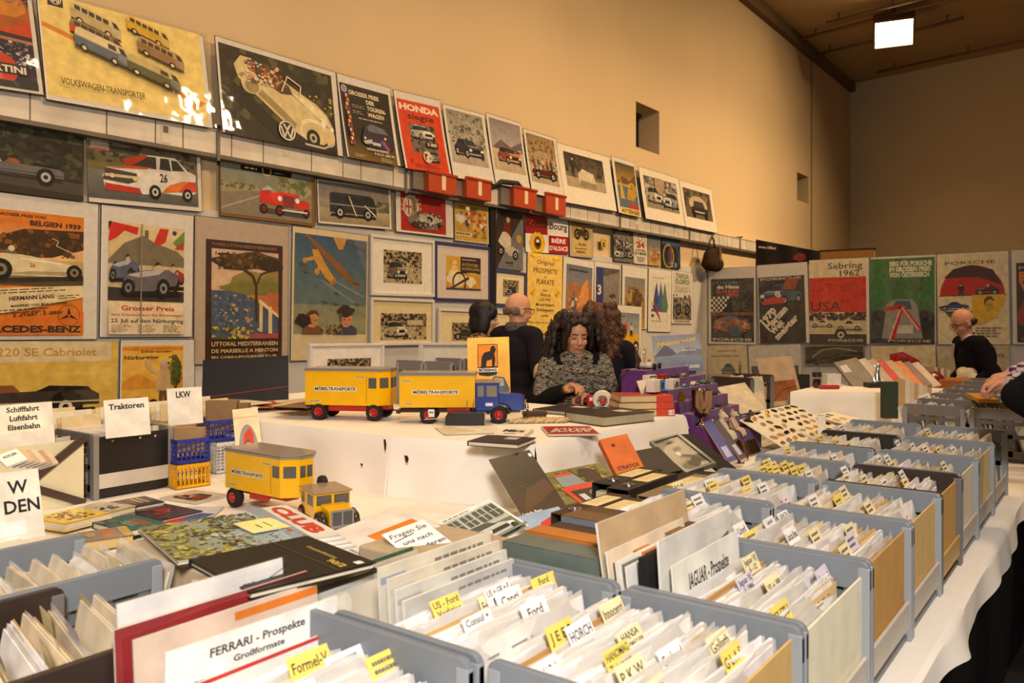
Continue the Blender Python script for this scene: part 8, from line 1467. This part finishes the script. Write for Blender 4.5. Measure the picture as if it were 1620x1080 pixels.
# curly-haired person at the raised table
p = atD(908, 520, 5.15)
person('person with long dark curly hair in a grey patterned shawl, standing behind the raised table', at_(p.x, p.y, -50), s=.885, lean=.07, ER=(.06, -.25, .98), WR=(.27, -.085, 1.085), EL=(.08, .25, .96), WL=(.27, .055, 1.03), headyaw=.12, headpitch=.2, fat=.86, skin=c(196, 142, 108), top=(c(24, 22, 22), MCL), vox=.0055, hairf=h_curly(c(36, 24, 18), 1.12), extra=shawl, hn=V((.2, 0, -1)), curl=.7, sleeve=.86, hs=.96)
o = thing('toy_part', 'small dark object held in the hands of the curly-haired person', 'toy', Matrix.Translation(at_(p.x, p.y, -50) @ V((.36, -.01, 1.03)))); m = M(); m.cap((0, -.03, 0), (0, .04, .01), .018, .014, c(90, 40, 44)); m.ell((.0, .03, .02), (.02, .02, .02), c(60, 40, 40)); m.build('body', MPL, o, remesh=.005, sm=1)
# bald person seen from behind
def patch(o, HM, J):
    m = M(); E = J['ER']; m.ell(E+V((-.035, -.035, .0)), (.045, .034, .075), c(196, 168, 136)); m.build('elbow_patch', MCL, o, smooth=True)
    m = M(); l = J['lean']; m.lathe([(.075, 0), (.085, .02), (.082, .05), (.068, .07), (.06, .05)], c(60), 24, T(l+.0, 0, J['Z'](1.41))); m.build('scarf', MSCARF, o, smooth=True)
    m = M(HM)
    for k in (-1, 1): m.tube([(.1, k*.07, .02), (.04, k*.083, .02), (-.01, k*.085, .01)], .003, c(40, 34, 32), 6); m.tube([(.105, k*.032+.024*math.cos(t*.7), .005+.02*math.sin(t*.7)) for t in range(10)], .0025, c(40, 34, 32), 5)
    m.build('glasses', MPL, o, smooth=True)
p = atD(812, 520, 6.0)
person('bald person in a dark jacket with a pale elbow patch, seen from behind', at_(p.x, p.y, 82), s=1.0, lean=.03, ER=(-.02, -.27, 1.12), WR=(.14, -.26, .95), EL=(.1, .27, 1.12), WL=(.3, .18, 1.02), headyaw=-.35, headpitch=.15, skin=c(206, 150, 116), top=(c(34, 30, 34), MCL), hairf=h_short(c(110, 90, 76), True), extra=patch)
p = atD(757, 520, 6.3)
person('person with a straight black bob and flower-patterned blouse, beside the bald person', at_(p.x, p.y, 25), s=.96, lean=.03, headyaw=.2, headpitch=.1, skin=c(196, 150, 120), top=(c(150, 120, 96), MFLOR), hairf=h_bob(c(24, 18, 18)))
p = atD(950, 520, 5.95)
person('person in a dark jacket mostly hidden behind the curly-haired person', at_(p.x, p.y, 100), s=.93, lean=.03, top=(c(30, 28, 36), MCL), hairf=h_curly(c(80, 46, 28), .9, 8), ER=(.08, -.27, 1.1), WR=(.2, -.26, .95))
# suited person at the far crates
def suit(o, HM, J):
    m = M(); l = J['lean']; m.poly([(l+.145, -.03, J['Z'](1.38)), (l+.16, 0, J['Z'](1.12)), (l+.145, .03, J['Z'](1.38))], c(150, 140, 160)); m.build('shirt_front', MCL, o)
    m = M(); m.lathe([(.068, 0), (.072, .03), (.062, .045)], c(190, 186, 196), 20, T(l+.01, 0, J['Z'](1.42))); m.build('collar', MCL, o, smooth=True)
    m = M(HM)
    for k in (-1, 1): m.tube([(.1, k*.06, .012), (.04, k*.083, .014), (-.01, k*.085, .01)], .0025, c(50, 44, 42), 6); m.tube([(.105, k*.032+.022*math.cos(t*.7), .003+.016*math.sin(t*.7)) for t in range(10)], .0022, c(60, 50, 46), 5)
    m.build('glasses', MPL, o, smooth=True)
p = atD(1570, 520, 7.35)
person('balding person in a black suit and glasses bending over the distant crates', at_(p.x, p.y, 212), s=.93, lean=.19, ER=(.12, -.29, 1.02), WR=(.3, -.22, .88), EL=(.14, .29, 1.02), WL=(.36, .18, .9), headyaw=.1, headpitch=.45, skin=c(186, 130, 98), top=(c(20, 18, 20), MCL), hairf=h_short(c(44, 32, 26), True), extra=suit, fat=1.1)
# two visitors in the aisle, only their arms enter the picture
X1 = at_(5.97, 4.86, 180); iv = X1.inverted()
person('person in a checked shirt whose hands reach over the distant crates, right edge', X1, s=1.0, lean=.06, ER=iv @ V((5.62, 4.93, 1.31)), WR=iv @ V((5.36, 4.74, 1.22)), EL=iv @ V((5.66, 4.60, 1.26)), WL=iv @ V((5.37, 4.56, 1.195)), skin=c(200, 142, 112), top=(c(150, 120, 120), MCHK), vox=.0055, hairf=h_short(c(60, 50, 44)), hn=V((.3, .3, -.8)), curl=1.25, sleeve=.86)
X2 = at_(5.93, 3.62, 110); iv = X2.inverted()
person('person in a black sleeve whose bent elbow enters at the right edge', X2, s=1.0, lean=.04, EL=iv @ atD(1612, 626, 3.0), WL=iv @ atD(1690, 682, 2.95), ER=iv @ V((6.25, 3.7, 1.1)), WR=iv @ V((6.15, 3.95, 1.0)), skin=c(190, 136, 104), top=(c(20, 18, 20), MCL), hairf=h_short(c(50, 40, 36)), fat=1.15)
for q in SP+FP:                                          # the pattern pieces themselves are not part of the place
    for k in list(q.children): bpy.data.objects.remove(k)
    bpy.data.objects.remove(q)
# ================================================================== CAMERA AND LIGHT
cam = bpy.data.cameras.new('camera'); co = bpy.data.objects.new('camera', cam); COL.objects.link(co)
cam.sensor_width = 36; cam.lens = F_PX/1620*36; cam.shift_y = -(540-HY)/1620; cam.clip_start = .05
cam.dof.use_dof = True; cam.dof.focus_distance = 3.7; cam.dof.aperture_fstop = 6.3
co.location = CAM; co.rotation_euler = (math.pi/2, 0, YAW); SC.camera = co
def area(name, loc, size, power, col, target=None, rot=None, spread=math.pi, size_y=None):
    l = bpy.data.lights.new(name, 'AREA'); l.energy = power; l.color = col; l.size = size; l.spread = spread
    if size_y: l.shape = 'RECTANGLE'; l.size_y = size_y
    o = bpy.data.objects.new(name, l); COL.objects.link(o); o.location = loc
    if target is not None: o.rotation_euler = (V(target)-V(loc)).to_track_quat('-Z', 'Y').to_euler()
    elif rot: o.rotation_euler = rot
    return o
WARM = (1, .69, .38)
area('hall_lamp', (2.3, 9.5, CEIL-.6), .5, 260, WARM, rot=(0, 0, 0), spread=math.radians(112), size_y=20)
for y, pw in ((2, 55), (8.5, 120), (14.5, 170)): area('wall_wash', (7.5, y, 6.9), .6, pw, WARM, target=(0, y+.6, 2.2), spread=math.radians(86))  # unseen lamps, added to wash the left wall and its posters with light
area('aisle_lamp', (8.5, 6, CEIL-.6), .7, 200, WARM, rot=(0, 0, 0))
# the photographer's flash, bounced from behind the lens
area('flash_head', CAM-FW*1.3+UP*1.5+RT*.2, .6, 185, (1, .94, .90), target=CAM+FW*3.2-UP*.6)
w = bpy.data.worlds.new('world'); SC.world = w; w.use_nodes = True; w.node_tree.nodes['Background'].inputs[0].default_value = (1, .72, .42, 1); w.node_tree.nodes['Background'].inputs[1].default_value = .12
SC.view_settings.view_transform = 'Standard'; SC.view_settings.look = 'None'; SC.view_settings.exposure = 0
SC.cycles.transparent_max_bounces = 24; SC.cycles.max_bounces = 6; SC.cycles.caustics_reflective = False; SC.cycles.caustics_refractive = False
SC.cycles.sample_clamp_indirect = 4
